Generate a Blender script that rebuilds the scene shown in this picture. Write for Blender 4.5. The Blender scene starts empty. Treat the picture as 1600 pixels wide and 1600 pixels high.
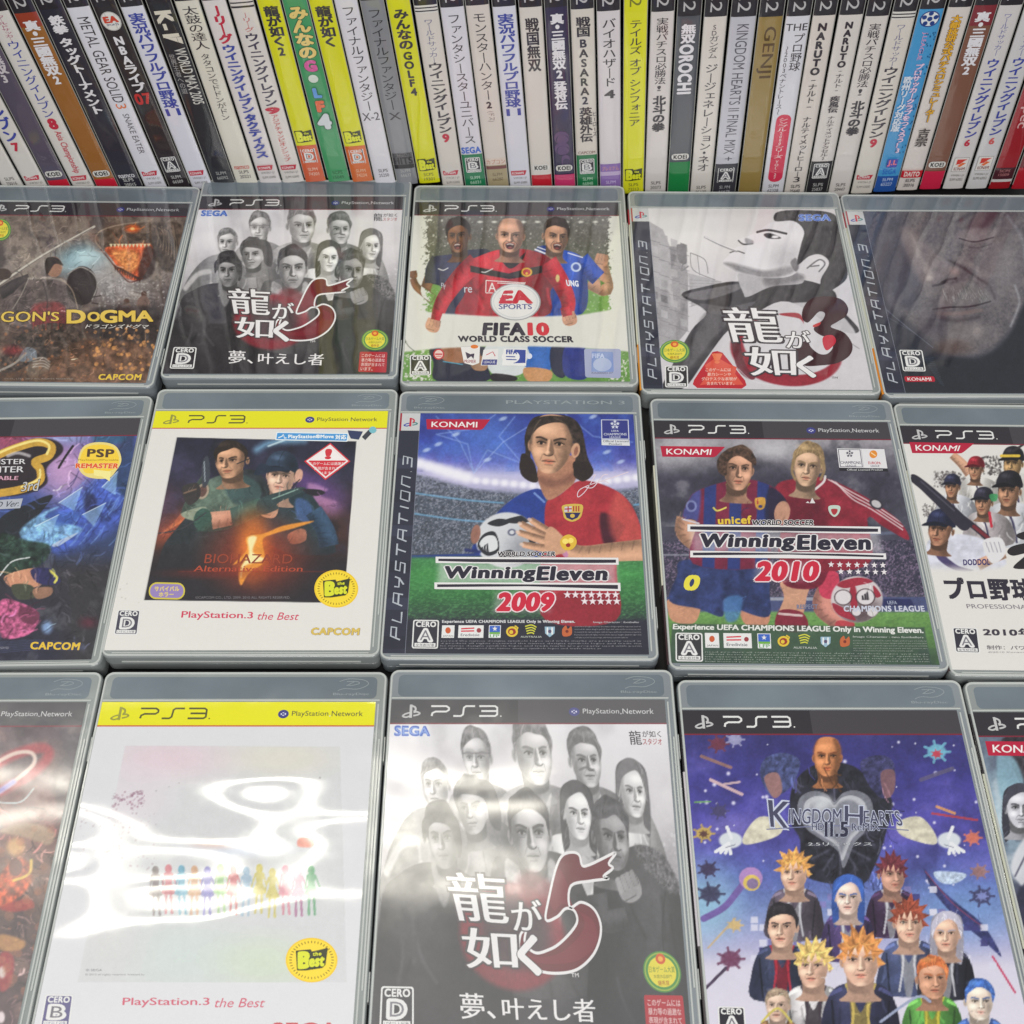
import bpy, math, random
import numpy as np
from mathutils import Vector, Matrix

S = bpy.context.scene
COL = S.collection
MM = 0.001
# ---------------------------------------------------------------- camera
FPX, PITCH, HCAM, ZT = 1945.0, math.radians(54.46), 529.0, 14.5      # focal length in photo px; mm
cd = bpy.data.cameras.new('camera'); cam = bpy.data.objects.new('camera', cd); COL.objects.link(cam)
cd.sensor_width = 36; cd.lens = 36 * FPX / 1600; cd.clip_start = 0.01; cd.clip_end = 50
cam.location = (0, 0, (HCAM + ZT) * MM); cam.rotation_euler = (math.pi / 2 - PITCH, 0, 0)
cd.dof.use_dof = True; cd.dof.focus_distance = 0.66; cd.dof.aperture_fstop = 22
S.camera = cam
# ---------------------------------------------------------------- light
S.view_settings.view_transform = 'Standard'; S.view_settings.look = 'None'
S.view_settings.exposure = 0.0; S.view_settings.gamma = 1
w = bpy.data.worlds.new('World'); S.world = w; w.use_nodes = True
bg = w.node_tree.nodes['Background']; bg.inputs[0].default_value = (0.92, 0.96, 1.0, 1); bg.inputs[1].default_value = 0.31
def area(name, loc, target, sx, sy, power, col):
    l = bpy.data.lights.new(name, 'AREA'); l.shape = 'RECTANGLE'; l.size = sx; l.size_y = sy; l.energy = power; l.color = col
    o = bpy.data.objects.new(name, l); COL.objects.link(o); o.location = loc
    o.rotation_euler = (Vector(target) - Vector(loc)).to_track_quat('-Z', 'Y').to_euler(); return o
LIGHTS = [('tube_lamp', (-0.60, 0.97, 2.05), (-0.60, 0.35, 0), 1.35, 0.05, 5.0, (1.0, 0.95, 0.82)),
          ('tube_lamp', (-0.60, 1.12, 2.05), (-0.60, 0.45, 0), 1.35, 0.05, 5.0, (1.0, 0.95, 0.82)),
          ('veil_fill', (-0.75, 0.62, 2.2), (-0.75, 0.62, 0), 1.75, 0.95, 3.6, (1.0, 0.96, 0.9)),  # added fill, mirrored in the near covers as a pale veil
          ('front_fill', (0.2, -1.25, 1.75), (0.05, 0.55, 0), 1.8, 0.9, 45, (1.0, 0.975, 0.93))]  # added fill behind the camera, brightens the upright spines
for a in LIGHTS: area(*a)

# ---------------------------------------------------------------- projection
CP, SP = math.cos(PITCH), math.sin(PITCH)
def ray(px, py):
    a = (np.asarray(px, float) - 800) / FPX; b = (800 - np.asarray(py, float)) / FPX
    return a, CP + SP * b, -SP + CP * b
def hit_top(px, py):                      # photo px -> mm on the plane of the case fronts
    x, y, z = ray(px, py); t = -HCAM / z; return x * t, y * t
def hit_wall(px, py, Y):
    x, y, z = ray(px, py); t = Y / y; return x * t, HCAM + ZT + z * t
def to_px(x, y, z=0.0):                   # mm relative to the plane of the case fronts
    dz = z - HCAM; d = y * CP - dz * SP; u = y * SP + dz * CP
    return 800 + FPX * x / d, 800 - FPX * u / d
def lin(c):
    c = np.asarray(c, float) / 255.0
    return np.where(c <= 0.04045, c / 12.92, ((c + 0.055) / 1.055) ** 2.4)
ALB = 1.04

# ---------------------------------------------------------------- materials
def new_mat(name):
    m = bpy.data.materials.new(name); m.use_nodes = True
    nt = m.node_tree; return m, nt, nt.nodes['Principled BSDF']
def noise_bump(nt, scale, dist, stretch=(1, 1, 1), detail=1.5):
    g = nt.nodes.new('ShaderNodeNewGeometry'); mp = nt.nodes.new('ShaderNodeMapping'); mp.inputs['Scale'].default_value = stretch
    n = nt.nodes.new('ShaderNodeTexNoise'); n.inputs['Scale'].default_value = scale; n.inputs['Detail'].default_value = detail
    b = nt.nodes.new('ShaderNodeBump'); b.inputs['Distance'].default_value = dist; b.inputs['Strength'].default_value = 1
    nt.links.new(g.outputs['Position'], mp.inputs[0]); nt.links.new(mp.outputs[0], n.inputs['Vector'])
    nt.links.new(n.outputs[0], b.inputs['Height']); return n, b
def print_mat(name, scale, dist, stretch=(1, 1, 1), coat=1.0, crough=0.04, detail=1.5, painted_veil=0.0):
    m, nt, p = new_mat(name)
    a = nt.nodes.new('ShaderNodeAttribute'); a.attribute_name = 'Col'
    p.inputs['Roughness'].default_value = 0.5; p.inputs['Specular IOR Level'].default_value = 0.2
    p.inputs['Coat Weight'].default_value = coat; p.inputs['Coat Roughness'].default_value = crough; p.inputs['Coat IOR'].default_value = 1.6
    cr = nt.nodes.new('ShaderNodeMapRange'); cr.inputs[1].default_value = .45; cr.inputs[2].default_value = .75; cr.inputs[3].default_value = crough; cr.inputs[4].default_value = crough + .12
    cn = nt.nodes.new('ShaderNodeTexNoise'); cn.inputs['Scale'].default_value = 34; cn.inputs['Detail'].default_value = 8; cn.inputs['Roughness'].default_value = .7
    nt.links.new(cn.outputs[0], cr.inputs[0]); nt.links.new(cr.outputs[0], p.inputs['Coat Roughness'])
    cg = nt.nodes.new('ShaderNodeNewGeometry'); nt.links.new(cg.outputs['Position'], cn.inputs['Vector'])
    g = nt.nodes.new('ShaderNodeTexNoise'); g.inputs['Scale'].default_value = 2500; g.inputs['Detail'].default_value = 2
    geo = nt.nodes.new('ShaderNodeNewGeometry'); nt.links.new(geo.outputs['Position'], g.inputs['Vector'])
    mr = nt.nodes.new('ShaderNodeMapRange'); mr.inputs[3].default_value = 0.955; mr.inputs[4].default_value = 1.045
    nt.links.new(g.outputs[0], mr.inputs[0])
    mx = nt.nodes.new('ShaderNodeVectorMath'); mx.operation = 'SCALE'
    nt.links.new(a.outputs['Color'], mx.inputs[0]); nt.links.new(mr.outputs[0], mx.inputs['Scale'])
    veil_mix = nt.nodes.new('ShaderNodeMix'); veil_mix.data_type = 'RGBA'; veil_mix.inputs['Factor'].default_value = painted_veil; veil_mix.inputs['B'].default_value = (.62, .63, .63, 1)  # pale grey mixed into the print colour, imitates reflected ceiling light
    nt.links.new(mx.outputs[0], veil_mix.inputs['A']); nt.links.new(veil_mix.outputs['Result'], p.inputs['Base Color'])
    n, b = noise_bump(nt, scale, dist, stretch, detail); nt.links.new(b.outputs[0], p.inputs['Coat Normal'])
    return m
PRINT = print_mat('printed_paper_under_film', 26, 0.0009, (1, .7, 1))
PRINT_WAVY = print_mat('printed_paper_under_wavy_film', 17, 0.0080, (.42, 1.0, 1), 1.0, 0.05, 1.0)
PRINT_SOFT = print_mat('printed_paper_under_film_painted_veil', 11, 0.0030, (.5, 1.0, 1), 1.0, 0.08, 1.2, .13)  # near covers: veil of ceiling reflection painted into the base colour
PRINT_SPINE = print_mat('printed_spine_under_film', 30, 0.0012, (1, 1, .35))
def plastic(name, col, rough=0.25, trans=0.0, scale=60, dist=0.0002, vary=.12):
    m, nt, p = new_mat(name); p.inputs['Roughness'].default_value = rough
    n, b = noise_bump(nt, scale, dist); nt.links.new(b.outputs[0], p.inputs['Normal'])
    r = nt.nodes.new('ShaderNodeMapRange'); r.inputs[3].default_value = 1 - vary; r.inputs[4].default_value = 1 + vary
    n2 = nt.nodes.new('ShaderNodeTexNoise'); n2.inputs['Scale'].default_value = 18; n2.inputs['Detail'].default_value = 5
    g = nt.nodes.new('ShaderNodeNewGeometry'); nt.links.new(g.outputs['Position'], n2.inputs['Vector']); nt.links.new(n2.outputs[0], r.inputs[0])
    v = nt.nodes.new('ShaderNodeVectorMath'); v.operation = 'SCALE'; v.inputs[0].default_value = col
    nt.links.new(r.outputs[0], v.inputs['Scale']); nt.links.new(v.outputs[0], p.inputs['Base Color'])
    p.inputs['Transmission Weight'].default_value = trans
    return m
SHELL = plastic('translucent_grey_plastic', (.27, .295, .295), .14, vary=.25)
SHELL_B = plastic('translucent_blue_grey_plastic', (.235, .262, .285), .14, vary=.25)
RIM = plastic('pale_frosted_plastic_rim', (.50, .525, .51), .12)
EMB = plastic('raised_moulding_plastic', (.30, .335, .355), .12)
PANEL = plastic('smoky_panel_plastic', (.16, .195, .225), .12, vary=.5)
BLACKP = plastic('black_case_plastic', (.012, .012, .014), .2)
TABLE = plastic('dark_table_laminate', (.012, .011, .012), .55)

# ---------------------------------------------------------------- mesh helpers
def link(name, me, mat, parent=None, mw=None):
    o = bpy.data.objects.new(name, me); COL.objects.link(o)
    if mat and not me.materials: me.materials.append(mat)
    if parent: o.parent = parent
    return o
def mesh_from(name, V, F, col=None, smooth=False):
    me = bpy.data.meshes.new(name)
    if isinstance(F, np.ndarray) and F.ndim == 2 and len(F):
        nv, nf, k = len(V), len(F), F.shape[1]
        me.vertices.add(nv); me.vertices.foreach_set('co', np.asarray(V, np.float32).ravel())
        me.loops.add(nf * k); me.loops.foreach_set('vertex_index', F.astype(np.int32).ravel())
        me.polygons.add(nf); me.polygons.foreach_set('loop_start', np.arange(0, nf * k, k, dtype=np.int32))
        me.polygons.foreach_set('loop_total', np.full(nf, k, np.int32)); me.update(calc_edges=True)
    else:
        me.from_pydata([tuple(v) for v in V], [], F)
    if col is not None:
        ca = me.color_attributes.new('Col', 'FLOAT_COLOR', 'POINT')
        c = np.ones((len(V), 4), np.float32); c[:, :3] = col; ca.data.foreach_set('color', c.ravel())
    if smooth: me.polygons.foreach_set('use_smooth', np.ones(len(me.polygons), bool))
    me.update(); return me
def rrect(w, h, r, n=6):
    pts = []
    for cx, cy, a0 in ((w - r, r, -90), (w - r, h - r, 0), (r, h - r, 90), (r, r, 180)):
        for i in range(n + 1):
            a = math.radians(a0 + 90 * i / n); pts.append((cx + r * math.cos(a), cy + r * math.sin(a)))
    return pts
def loft(rings, cap0=True, cap1=True):
    V, F = [], []; n = len(rings[0])
    for r in rings: V += r
    for k in range(len(rings) - 1):
        for i in range(n):
            j = (i + 1) % n; F.append((k * n + i, k * n + j, (k + 1) * n + j, (k + 1) * n + i))
    if cap0: F.append(tuple(range(n - 1, -1, -1)))
    if cap1: F.append(tuple((len(rings) - 1) * n + i for i in range(n)))
    return V, F
def catmull(p, n=6, closed=True):
    p = np.asarray(p, float); m = len(p); out = []
    for i in range(m if closed else m - 1):
        if closed: a, b, c, d = p[(i - 1) % m], p[i], p[(i + 1) % m], p[(i + 2) % m]
        else: a, b, c, d = p[max(i - 1, 0)], p[i], p[i + 1], p[min(i + 2, m - 1)]
        for k in range(n):
            t = k / n
            out.append(.5 * ((2 * b) + (-a + c) * t + (2 * a - 5 * b + 4 * c - d) * t * t + (-a + 3 * b - 3 * c + d) * t ** 3))
    if not closed: out.append(p[-1])
    return np.array(out)
def vnoise(X, Y, sc, seed=0, octv=3):
    out = np.zeros_like(X, dtype=float); amp, tot = 1.0, 0.0
    for o in range(octv):
        rs = np.random.RandomState(seed * 31 + o * 7 + 3); L = rs.rand(64, 64)
        x = X / sc * 2 ** o + 500; y = Y / sc * 2 ** o + 500
        xi = np.floor(x).astype(int); yi = np.floor(y).astype(int); fx = x - xi; fy = y - yi
        fx = fx * fx * (3 - 2 * fx); fy = fy * fy * (3 - 2 * fy)
        g = lambda a, b: L[b % 64, a % 64]
        v = (g(xi, yi) * (1 - fx) + g(xi + 1, yi) * fx) * (1 - fy) + (g(xi, yi + 1) * (1 - fx) + g(xi + 1, yi + 1) * fx) * fy
        out += amp * v; tot += amp; amp *= .55
    return out / tot
def sstep(a, b, x):
    t = np.clip((x - a) / (b - a), 0, 1); return t * t * (3 - 2 * t)

CW, CH = 135.5, 171.0
IU0, IU1, IV0, IV1 = 1.3, 130.4, 3.6, 154.6
class Pose:
    def __init__(s, x, y, a): s.x, s.y, s.a = x, y, math.radians(a); s.c, s.s = math.cos(s.a), math.sin(s.a)
    def fwd(s, u, v):                    # case mm -> photo px
        uu, vv = u - CW / 2, v - CH / 2
        return to_px(s.x + s.c * uu - s.s * vv, s.y + s.s * uu + s.c * vv)
    def inv(s, px, py):
        x, y = hit_top(px, py); x = x - s.x; y = y - s.y
        return x * s.c + y * s.s + CW / 2, -x * s.s + y * s.c + CH / 2

# a printed picture, painted as soft and hard shapes onto a fine grid of coloured vertices
class Art:
    def __init__(s, pose, fr, base=(220, 220, 220), res=.46):
        s.pose, s.fr = pose, fr
        nu, nv = int((IU1 - IU0) / res) + 1, int((IV1 - IV0) / res) + 1
        s.nu, s.nv = nu, nv
        s.U, s.V = np.meshgrid(np.linspace(IU0, IU1, nu), np.linspace(IV0, IV1, nv))
        px, py = pose.fwd(s.U, s.V)
        s.X = (px - fr[0]) * fr[2]; s.Y = (py - fr[1]) * fr[2]
        s.C = np.zeros(s.U.shape + (3,)); s.C[:] = base; s.aa = res * 3.0 * fr[2] * .55
    def blend(s, al, c):
        al = np.clip(al, 0, 1)[..., None]; s.C = s.C * (1 - al) + np.asarray(c, float) * al
    def mul(s, f): s.C = s.C * f[..., None]
    def add(s, al, c): s.C = np.clip(s.C + np.clip(al, 0, None)[..., None] * np.asarray(c, float), 0, 255)
    def grad(s, ys, cs, axis='Y', al=None):
        A = getattr(s, axis) if isinstance(axis, str) else axis
        c = np.stack([np.interp(A, ys, [q[k] for q in cs]) for k in range(3)], -1)
        s.blend(np.ones_like(A) if al is None else al, c)
    def sd(s, pts, closed=True, pad=20):
        x0, y0 = pts.min(0) - pad; x1, y1 = pts.max(0) + pad
        idx = np.nonzero((s.X > x0) & (s.X < x1) & (s.Y > y0) & (s.Y < y1))
        x, y = s.X[idx], s.Y[idx]; d2 = np.full(x.shape, 1e12); ins = np.zeros(x.shape, bool)
        n = len(pts)
        for i in range(n if closed else n - 1):
            ax, ay = pts[i]; bx, by = pts[(i + 1) % n]; ex, ey = bx - ax, by - ay
            L = ex * ex + ey * ey + 1e-9
            t = np.clip(((x - ax) * ex + (y - ay) * ey) / L, 0, 1)
            d2 = np.minimum(d2, (x - ax - t * ex) ** 2 + (y - ay - t * ey) ** 2)
            if closed and ay != by:
                cnd = ((ay > y) != (by > y)) & (x < (bx - ax) * (y - ay) / (by - ay) + ax); ins ^= cnd
        d = np.sqrt(d2)
        return idx, np.where(ins, -d, d)
    def poly(s, pts, c, soft=0, a=1, sm=True, clip=None, tex=0, tsc=30):
        pts = catmull(pts, 5) if sm else np.asarray(pts, float); sf = max(soft, s.aa)
        idx, d = s.sd(pts, True, sf + 4); al = a * sstep(sf, -sf, d)
        m = np.zeros(s.X.shape); m[idx] = al
        if clip is not None: m *= clip
        if tex:
            nz = vnoise(s.X, s.Y, tsc, 5) - .5
            s.blend(m, np.clip(np.asarray(c, float) * (1 + tex * nz[..., None] * 2), 0, 255))
        else: s.blend(m, c)
        return m
    def line(s, pts, wd, c, soft=0, a=1, sm=True, clip=None, taper=False):
        pts = catmull(pts, 5, False) if sm and len(pts) > 2 else np.asarray(pts, float); sf = max(soft, s.aa * .8)
        idx, d = s.sd(pts, False, wd + sf + 4); m = np.zeros(s.X.shape); m[idx] = a * sstep(wd / 2 + sf, wd / 2 - sf, d)
        if clip is not None: m *= clip
        s.blend(m, c); return m
    def ell(s, cx, cy, rx, ry, c, rot=0, soft=.04, a=1, clip=None):
        r = math.radians(rot); x = (s.X - cx); y = (s.Y - cy)
        X = (x * math.cos(r) + y * math.sin(r)) / rx; Y = (-x * math.sin(r) + y * math.cos(r)) / ry
        k = max(soft, s.aa / min(rx, ry)); m = a * sstep(1 + k, 1 - k, np.sqrt(X * X + Y * Y))
        if clip is not None: m = m * clip
        s.blend(m, c); return m
    def speckle(s, n, box, r, c, seed=1, a=.8, fall=None):
        rs = np.random.RandomState(seed)
        for i in range(n):
            x = rs.uniform(box[0], box[2]); y = rs.uniform(box[1], box[3]); q = r * rs.uniform(.4, 1.6)
            idx = np.nonzero((abs(s.X - x) < q * 2 + s.aa) & (abs(s.Y - y) < q * 2 + s.aa))
            if len(idx[0]):
                d = np.hypot(s.X[idx] - x, s.Y[idx] - y); m = (a * rs.uniform(.4, 1) * sstep(q + s.aa, q - s.aa * .5, d))[:, None]
                s.C[idx] = s.C[idx] * (1 - m) + np.asarray(c, float) * m
    def strands(s, m, T, c, n, seed, box=(-.5, -.65, .5, .1), a=.5, wd=1.):
        rs = np.random.RandomState(seed)
        for i in range(n):
            x = rs.uniform(box[0], box[2]); y = rs.uniform(box[1], box[3]); k = rs.uniform(.6, 1.5); dx = x * .28 + rs.uniform(-.07, .07)
            s.line(T([(x, y), (x + dx, y + .1), (x + dx * 1.4, y + .2)]), wd, np.clip(np.asarray(c) * k + (12 if k > 1.1 else 0), 0, 255), wd * .4, a, True, m)
    def head(s, cx, cy, w, h, skin, hair, turn=0., tilt=0., lit=-1, cap=None, mouth=0, style='short', con=1., beard=0, neck=1):
        skin = np.asarray(skin, float); hair = np.asarray(hair, float); seed = int(cx * 7 + cy) % 9999; rs = np.random.RandomState(seed)
        r = math.radians(tilt); cr, sr = math.cos(r), math.sin(r); jw = rs.uniform(.92, 1.06); ey = rs.uniform(-.015, .02)
        def T(p): return [(cx + (x * w * cr - y * h * sr), cy + (x * w * sr + y * h * cr)) for x, y in p]
        dk = np.clip(skin * (1 - .5 * con), 0, 255); lt = np.clip(skin * 1.2 + 12, 0, 255); vd = skin * (.34 + .1 * (1 - con))
        if style == 'long':
            m = s.poly(T([(-.5, -.5), (0, -.66), (.5, -.5), (.6, 0), (.6, .5), (.52, .86), (.3, .8), (-.3, .8), (-.5, .86), (-.6, .5), (-.6, 0)]), hair * .8)
            s.strands(m, T, hair, 26, seed, (-.6, -.5, .6, .75), .6, w * .03)
        if neck:
            m = s.poly(T([(-.3, .15), (.3, .15), (.33, .62), (.5, .8), (-.5, .8), (-.33, .62)]), skin * .8)
            s.poly(T([(-.36, .3), (.36, .3), (.3, .56), (0, .66), (-.3, .58)]), dk * .8, h * .03, .85, True, m); s.ell(*T([(-lit * .25, .6)])[0], w * .2, h * .25, dk * .9, 0, .8, .7, m)
        for sx in (-1, 1):
            if turn * sx < .3:
                x, y = T([(sx * .465 - turn * .05, .03)])[0]; s.ell(x, y, w * .06, h * .105, skin * .86, tilt + sx * 6); s.ell(x, y + h * .01, w * .028, h * .06, dk, tilt, .4, .8)
        tt = turn * .05
        f = s.poly(T([(-.44, -.25), (-.3, -.48), (0, -.54), (.3, -.48), (.44, -.25), (.445 + tt, .04), (.4 * jw + tt, .24), (.27 * jw + tt * 2, .41), (.1 + tt * 3, .495), (-.1 + tt * 3, .495), (-.27 * jw + tt * 2, .41), (-.4 * jw + tt, .24), (-.445 + tt, .04)]), skin)
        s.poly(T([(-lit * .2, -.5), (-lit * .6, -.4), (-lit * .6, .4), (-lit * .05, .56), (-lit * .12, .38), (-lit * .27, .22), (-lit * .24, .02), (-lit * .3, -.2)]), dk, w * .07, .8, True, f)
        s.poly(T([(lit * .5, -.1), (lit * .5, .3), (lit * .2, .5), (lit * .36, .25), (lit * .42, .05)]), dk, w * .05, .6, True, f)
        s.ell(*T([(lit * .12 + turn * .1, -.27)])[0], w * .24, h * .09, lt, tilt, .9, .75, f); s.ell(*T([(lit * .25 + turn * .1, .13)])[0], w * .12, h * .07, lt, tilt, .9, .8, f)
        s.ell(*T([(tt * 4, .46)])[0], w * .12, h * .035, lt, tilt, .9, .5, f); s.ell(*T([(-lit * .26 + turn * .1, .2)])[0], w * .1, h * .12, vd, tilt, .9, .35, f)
        t = turn * .17
        for sx in (-1, 1):
            q = 1 - .4 * max(0, sx * turn); ex = t + sx * .205 * q
            s.ell(*T([(ex - sx * .02, -.045 + ey)])[0], w * .13 * q, h * .062, dk * .86, tilt, .75, .95, f); s.ell(*T([(ex + .01, -.018 + ey)])[0], w * .075 * q, h * .022, np.clip(skin * 1.08 + 14, 0, 255), tilt, .3, .8, f)
            s.ell(*T([(ex + turn * .02, -.02 + ey)])[0], w * .036, h * .027, (26, 22, 24), tilt, .3, 1, f)
            s.line(T([(ex - .1 * q, -.025 + ey), (ex - .02, -.052 + ey), (ex + .1 * q, -.025 + ey)]), h * .02, vd * .6, 0, 1, True, f)
            s.line(T([(ex - .12 * q, -.098 + .016 * sx + ey), (ex + .02 * sx, -.12 + ey), (ex + .12 * q, -.098 - .016 * sx + ey)]), h * rs.uniform(.03, .042), hair * .75 + skin * .1, h * .008, .95, True, f)
            s.line(T([(ex - .08 * q, .045 + ey), (ex + .06 * q, .045 + ey)]), h * .014, dk, h * .012, .6, True, f)
        s.poly(T([(t * 1.2 - lit * .015, -.1), (t * 1.4 - lit * .09, .02), (t * 1.5 - lit * .12, .15), (t * 1.5, .19), (t * 1.5, .08)]), dk * .95, h * .014, .85, True, f)
        s.line(T([(t * 1.25 + lit * .015, -.07), (t * 1.55 + lit * .02, .12)]), w * .045, lt, w * .03, .85, False, f); s.ell(*T([(t * 1.6 + lit * .015, .135)])[0], w * .05, h * .028, lt, tilt, .7, .8, f)
        s.line(T([(t * 1.5 - .095, .165), (t * 1.5 - .04, .19), (t * 1.5 + .04, .19), (t * 1.5 + .095, .165)]), h * .02, vd, 0, .85, True, f)
        for sx in (-1, 1): s.line(T([(t * 1.4 + sx * .13, .17), (t + sx * .19, .28)]), h * .014, dk, h * .012, .6, True, f)
        if mouth:
            s.poly(T([(t - .15, .25), (t, .215), (t + .15, .25), (t + .12, .37), (t, .41), (t - .12, .37)]), (60, 18, 20), 0, 1, True, f)
            s.line(T([(t - .1, .262), (t, .245), (t + .1, .262)]), h * .034, (222, 212, 202), 0, .9, True, f); s.ell(*T([(t, .36)])[0], w * .07, h * .025, (170, 70, 70), tilt, .5, .8, f)
            s.line(T([(t - .17, .24), (t, .2), (t + .17, .24)]), h * .02, skin * np.array([.85, .6, .58]), 0, .9, True, f)
            for sx in (-1, 1): s.line(T([(t + sx * .13, .14), (t + sx * .24, .26), (t + sx * .2, .38)]), h * .022, dk * .85, h * .01, .8, True, f)
        else:
            lip = skin * np.array([.86, .66, .66]) if abs(skin[0] - skin[2]) > 12 else skin * .74
            s.ell(*T([(t, .272)])[0], w * .12, h * .022, lip, tilt, .4, .85, f); s.ell(*T([(t, .315)])[0], w * .1, h * .024, np.clip(lip * 1.18, 0, 255), tilt, .4, .85, f)
            s.line(T([(t - .14, .29), (t - .05, .287), (t, .295), (t + .05, .287), (t + .14, .29)]), h * .016, vd * .7, 0, .95, True, f); s.line(T([(t - .08, .352), (t + .08, .352)]), h * .02, dk, h * .014, .7, True, f)
        if beard: s.ell(*T([(t * .5, .38)])[0], w * .27, h * .14, hair * .8 + skin * .2, tilt, .6, beard, f)
        if style == 'bald':
            for sx in (-1, 1): s.line(T([(sx * .455, -.02), (sx * .46, -.22), (sx * .34, -.44)]), w * .07, hair, w * .05, .6)
        elif style == 'long':
            m = s.poly(T([(-.52, .1), (-.54, -.3), (-.3, -.6), (0, -.68), (.3, -.6), (.54, -.3), (.52, .1), (.44, -.1), (.33, -.32), (.08 + turn * .1, -.44), (-.28, -.3), (-.43, -.1)]), hair)
            s.strands(m, T, hair, 20, seed, (-.5, -.6, .5, 0), .6, w * .03)
        elif style == 'spiky':
            top = []; n = 17
            for i in range(n + 1):
                a = math.pi * (1.12 - 1.24 * i / n); k = rs.uniform(1.2, 1.5) if i % 2 else rs.uniform(.85, .98); top.append((.5 * k * math.cos(a), -.16 - .44 * k * math.sin(a)))
            low = [(.44, .1), (.4, -.12), (.32, .02), (.26, -.24), (.14, -.08), (.06, -.32), (-.06, -.1), (-.14, -.3), (-.26, -.04), (-.3, -.24), (-.4, .04), (-.42, -.12), (-.46, .12)]
            m = s.poly(T(top + low), hair, w * .012, 1, False, None, .35, w * .1)
            for i in range(0, n, 2): s.line(T([(top[i][0] * .2, -.35), (top[i][0] * .7, top[i][1] * .75), top[i + 1]]), w * .03, np.clip(hair * (.62 if i % 4 else 1.35), 0, 255), w * .02, .7, True, m)
        else:
            hv = rs.uniform(-.04, .04); n = 9; top = []
            for i in range(n + 1):
                a = math.pi * (1 - i / n); k = rs.uniform(.96, 1.07); top.append((.5 * k * math.cos(a) * (1 + hv * .6), -.2 - (.42 + hv) * k * math.sin(a)))
            low = [(.46, .02), (.425, -.1), (.4, -.2), (.3 + rs.uniform(-.03, .03), -.29), (.12, -.355 + rs.uniform(-.03, .05)), (-.1, -.35 + rs.uniform(-.03, .05)), (-.3, -.27), (-.4, -.2), (-.425, -.1), (-.46, .02)]
            m = s.poly(T(top + low), hair, w * .012, 1, True, None, .35, w * .1)
            s.strands(m, T, hair, 30, seed, (-.45, -.62, .45, -.1), .55, w * .028)
            s.ell(*T([(lit * .18, -.5)])[0], w * .2, h * .06, np.clip(hair * 1.6 + 16, 0, 255), tilt, .9, .4)
        if cap is not None:
            cap = np.asarray(cap, float); dx = 1 if turn >= 0 else -1
            m = s.poly(T([(-.53, -.13), (-.54, -.38), (-.34, -.62), (.05, -.69), (.38, -.58), (.54, -.34), (.53, -.13), (0, -.24)]), cap)
            s.ell(*T([(-lit * .35, -.35)])[0], w * .25, h * .3, cap * .45, tilt, .9, .7, m); s.ell(*T([(lit * .18, -.5)])[0], w * .18, h * .07, np.clip(cap * 1.7 + 22, 0, 255), tilt, .9, .6, m)
            s.line(T([(0, -.68), (dx * .12, -.45), (dx * .1, -.25)]), w * .02, cap * .5, 0, .8, True, m)
            s.poly(T([(dx * -.25, -.2), (dx * .2, -.27), (dx * .6, -.2), (dx * .76, -.09), (dx * .5, -.1), (dx * .1, -.13), (dx * -.2, -.12)]), cap * .55); s.poly(T([(dx * -.2, -.12), (dx * .2, -.13), (dx * .45, -.08), (dx * .2, -.04), (dx * -.2, -.06)]), vd, h * .02, .7, True, f)
        return T
    def strokes(s, n, box, ln, wd, seed=1, ang=None, lo=.5, hi=1.7, a=.7, clip=None):
        rs = np.random.RandomState(seed); iy = s.X.shape[0] - 1; ix = s.X.shape[1] - 1
        x0, x1 = s.X[iy // 2].min(), s.X[iy // 2].max(); y1, y0 = s.Y[:, 0].max(), s.Y[:, 0].min()
        for i in range(n):
            x = rs.uniform(box[0], box[2]); y = rs.uniform(box[1], box[3])
            j = np.argmin(abs(s.Y[:, ix // 2] - y)); k = np.argmin(abs(s.X[j] - x)); c = s.C[j, k]
            if clip is not None and clip[j, k] < .5: continue
            th = (ang if ang is not None else vnoise(np.array([[x]]), np.array([[y]]), 220, seed)[0, 0] * 9) + rs.uniform(-.35, .35); L = ln * rs.uniform(.5, 1.4); b = rs.uniform(-.5, .5)
            f = rs.uniform(lo, .85) if rs.rand() < .55 else rs.uniform(1.15, hi)
            s.line([(x, y), (x + L * .5 * math.cos(th), y + L * .5 * math.sin(th)), (x + L * math.cos(th + b), y + L * math.sin(th + b))], wd * rs.uniform(.5, 1.3), np.clip(c * f + (6 if f > 1 else 0), 0, 255), 0, a, True, clip)
    def finish(s, k=1.):
        n = vnoise(s.X, s.Y, 9, 77, 2) - .5; n2 = vnoise(s.X, s.Y, 42, 78, 3) - .5
        g = s.C.mean(-1, keepdims=True); dkk = np.clip((222 - g[..., 0]) / 90, .05, 1)
        s.C = s.C * (1 + k * dkk * (.17 * n + .17 * n2))[..., None]
        g = s.C.mean(-1, keepdims=True); s.C = g + (s.C - g) * .93
    def mesh(s, name):
        V = np.stack([s.U - CW / 2, s.V - CH / 2, np.zeros_like(s.U)], -1).reshape(-1, 3) * MM
        i = np.arange(s.nu * s.nv).reshape(s.nv, s.nu)
        F = np.stack([i[:-1, :-1], i[:-1, 1:], i[1:, 1:], i[1:, :-1]], -1).reshape(-1, 4)
        return mesh_from(name, V, F, np.clip(lin(np.clip(s.C, 0, 255)).reshape(-1, 3) * ALB, 0, .93), True)

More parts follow.
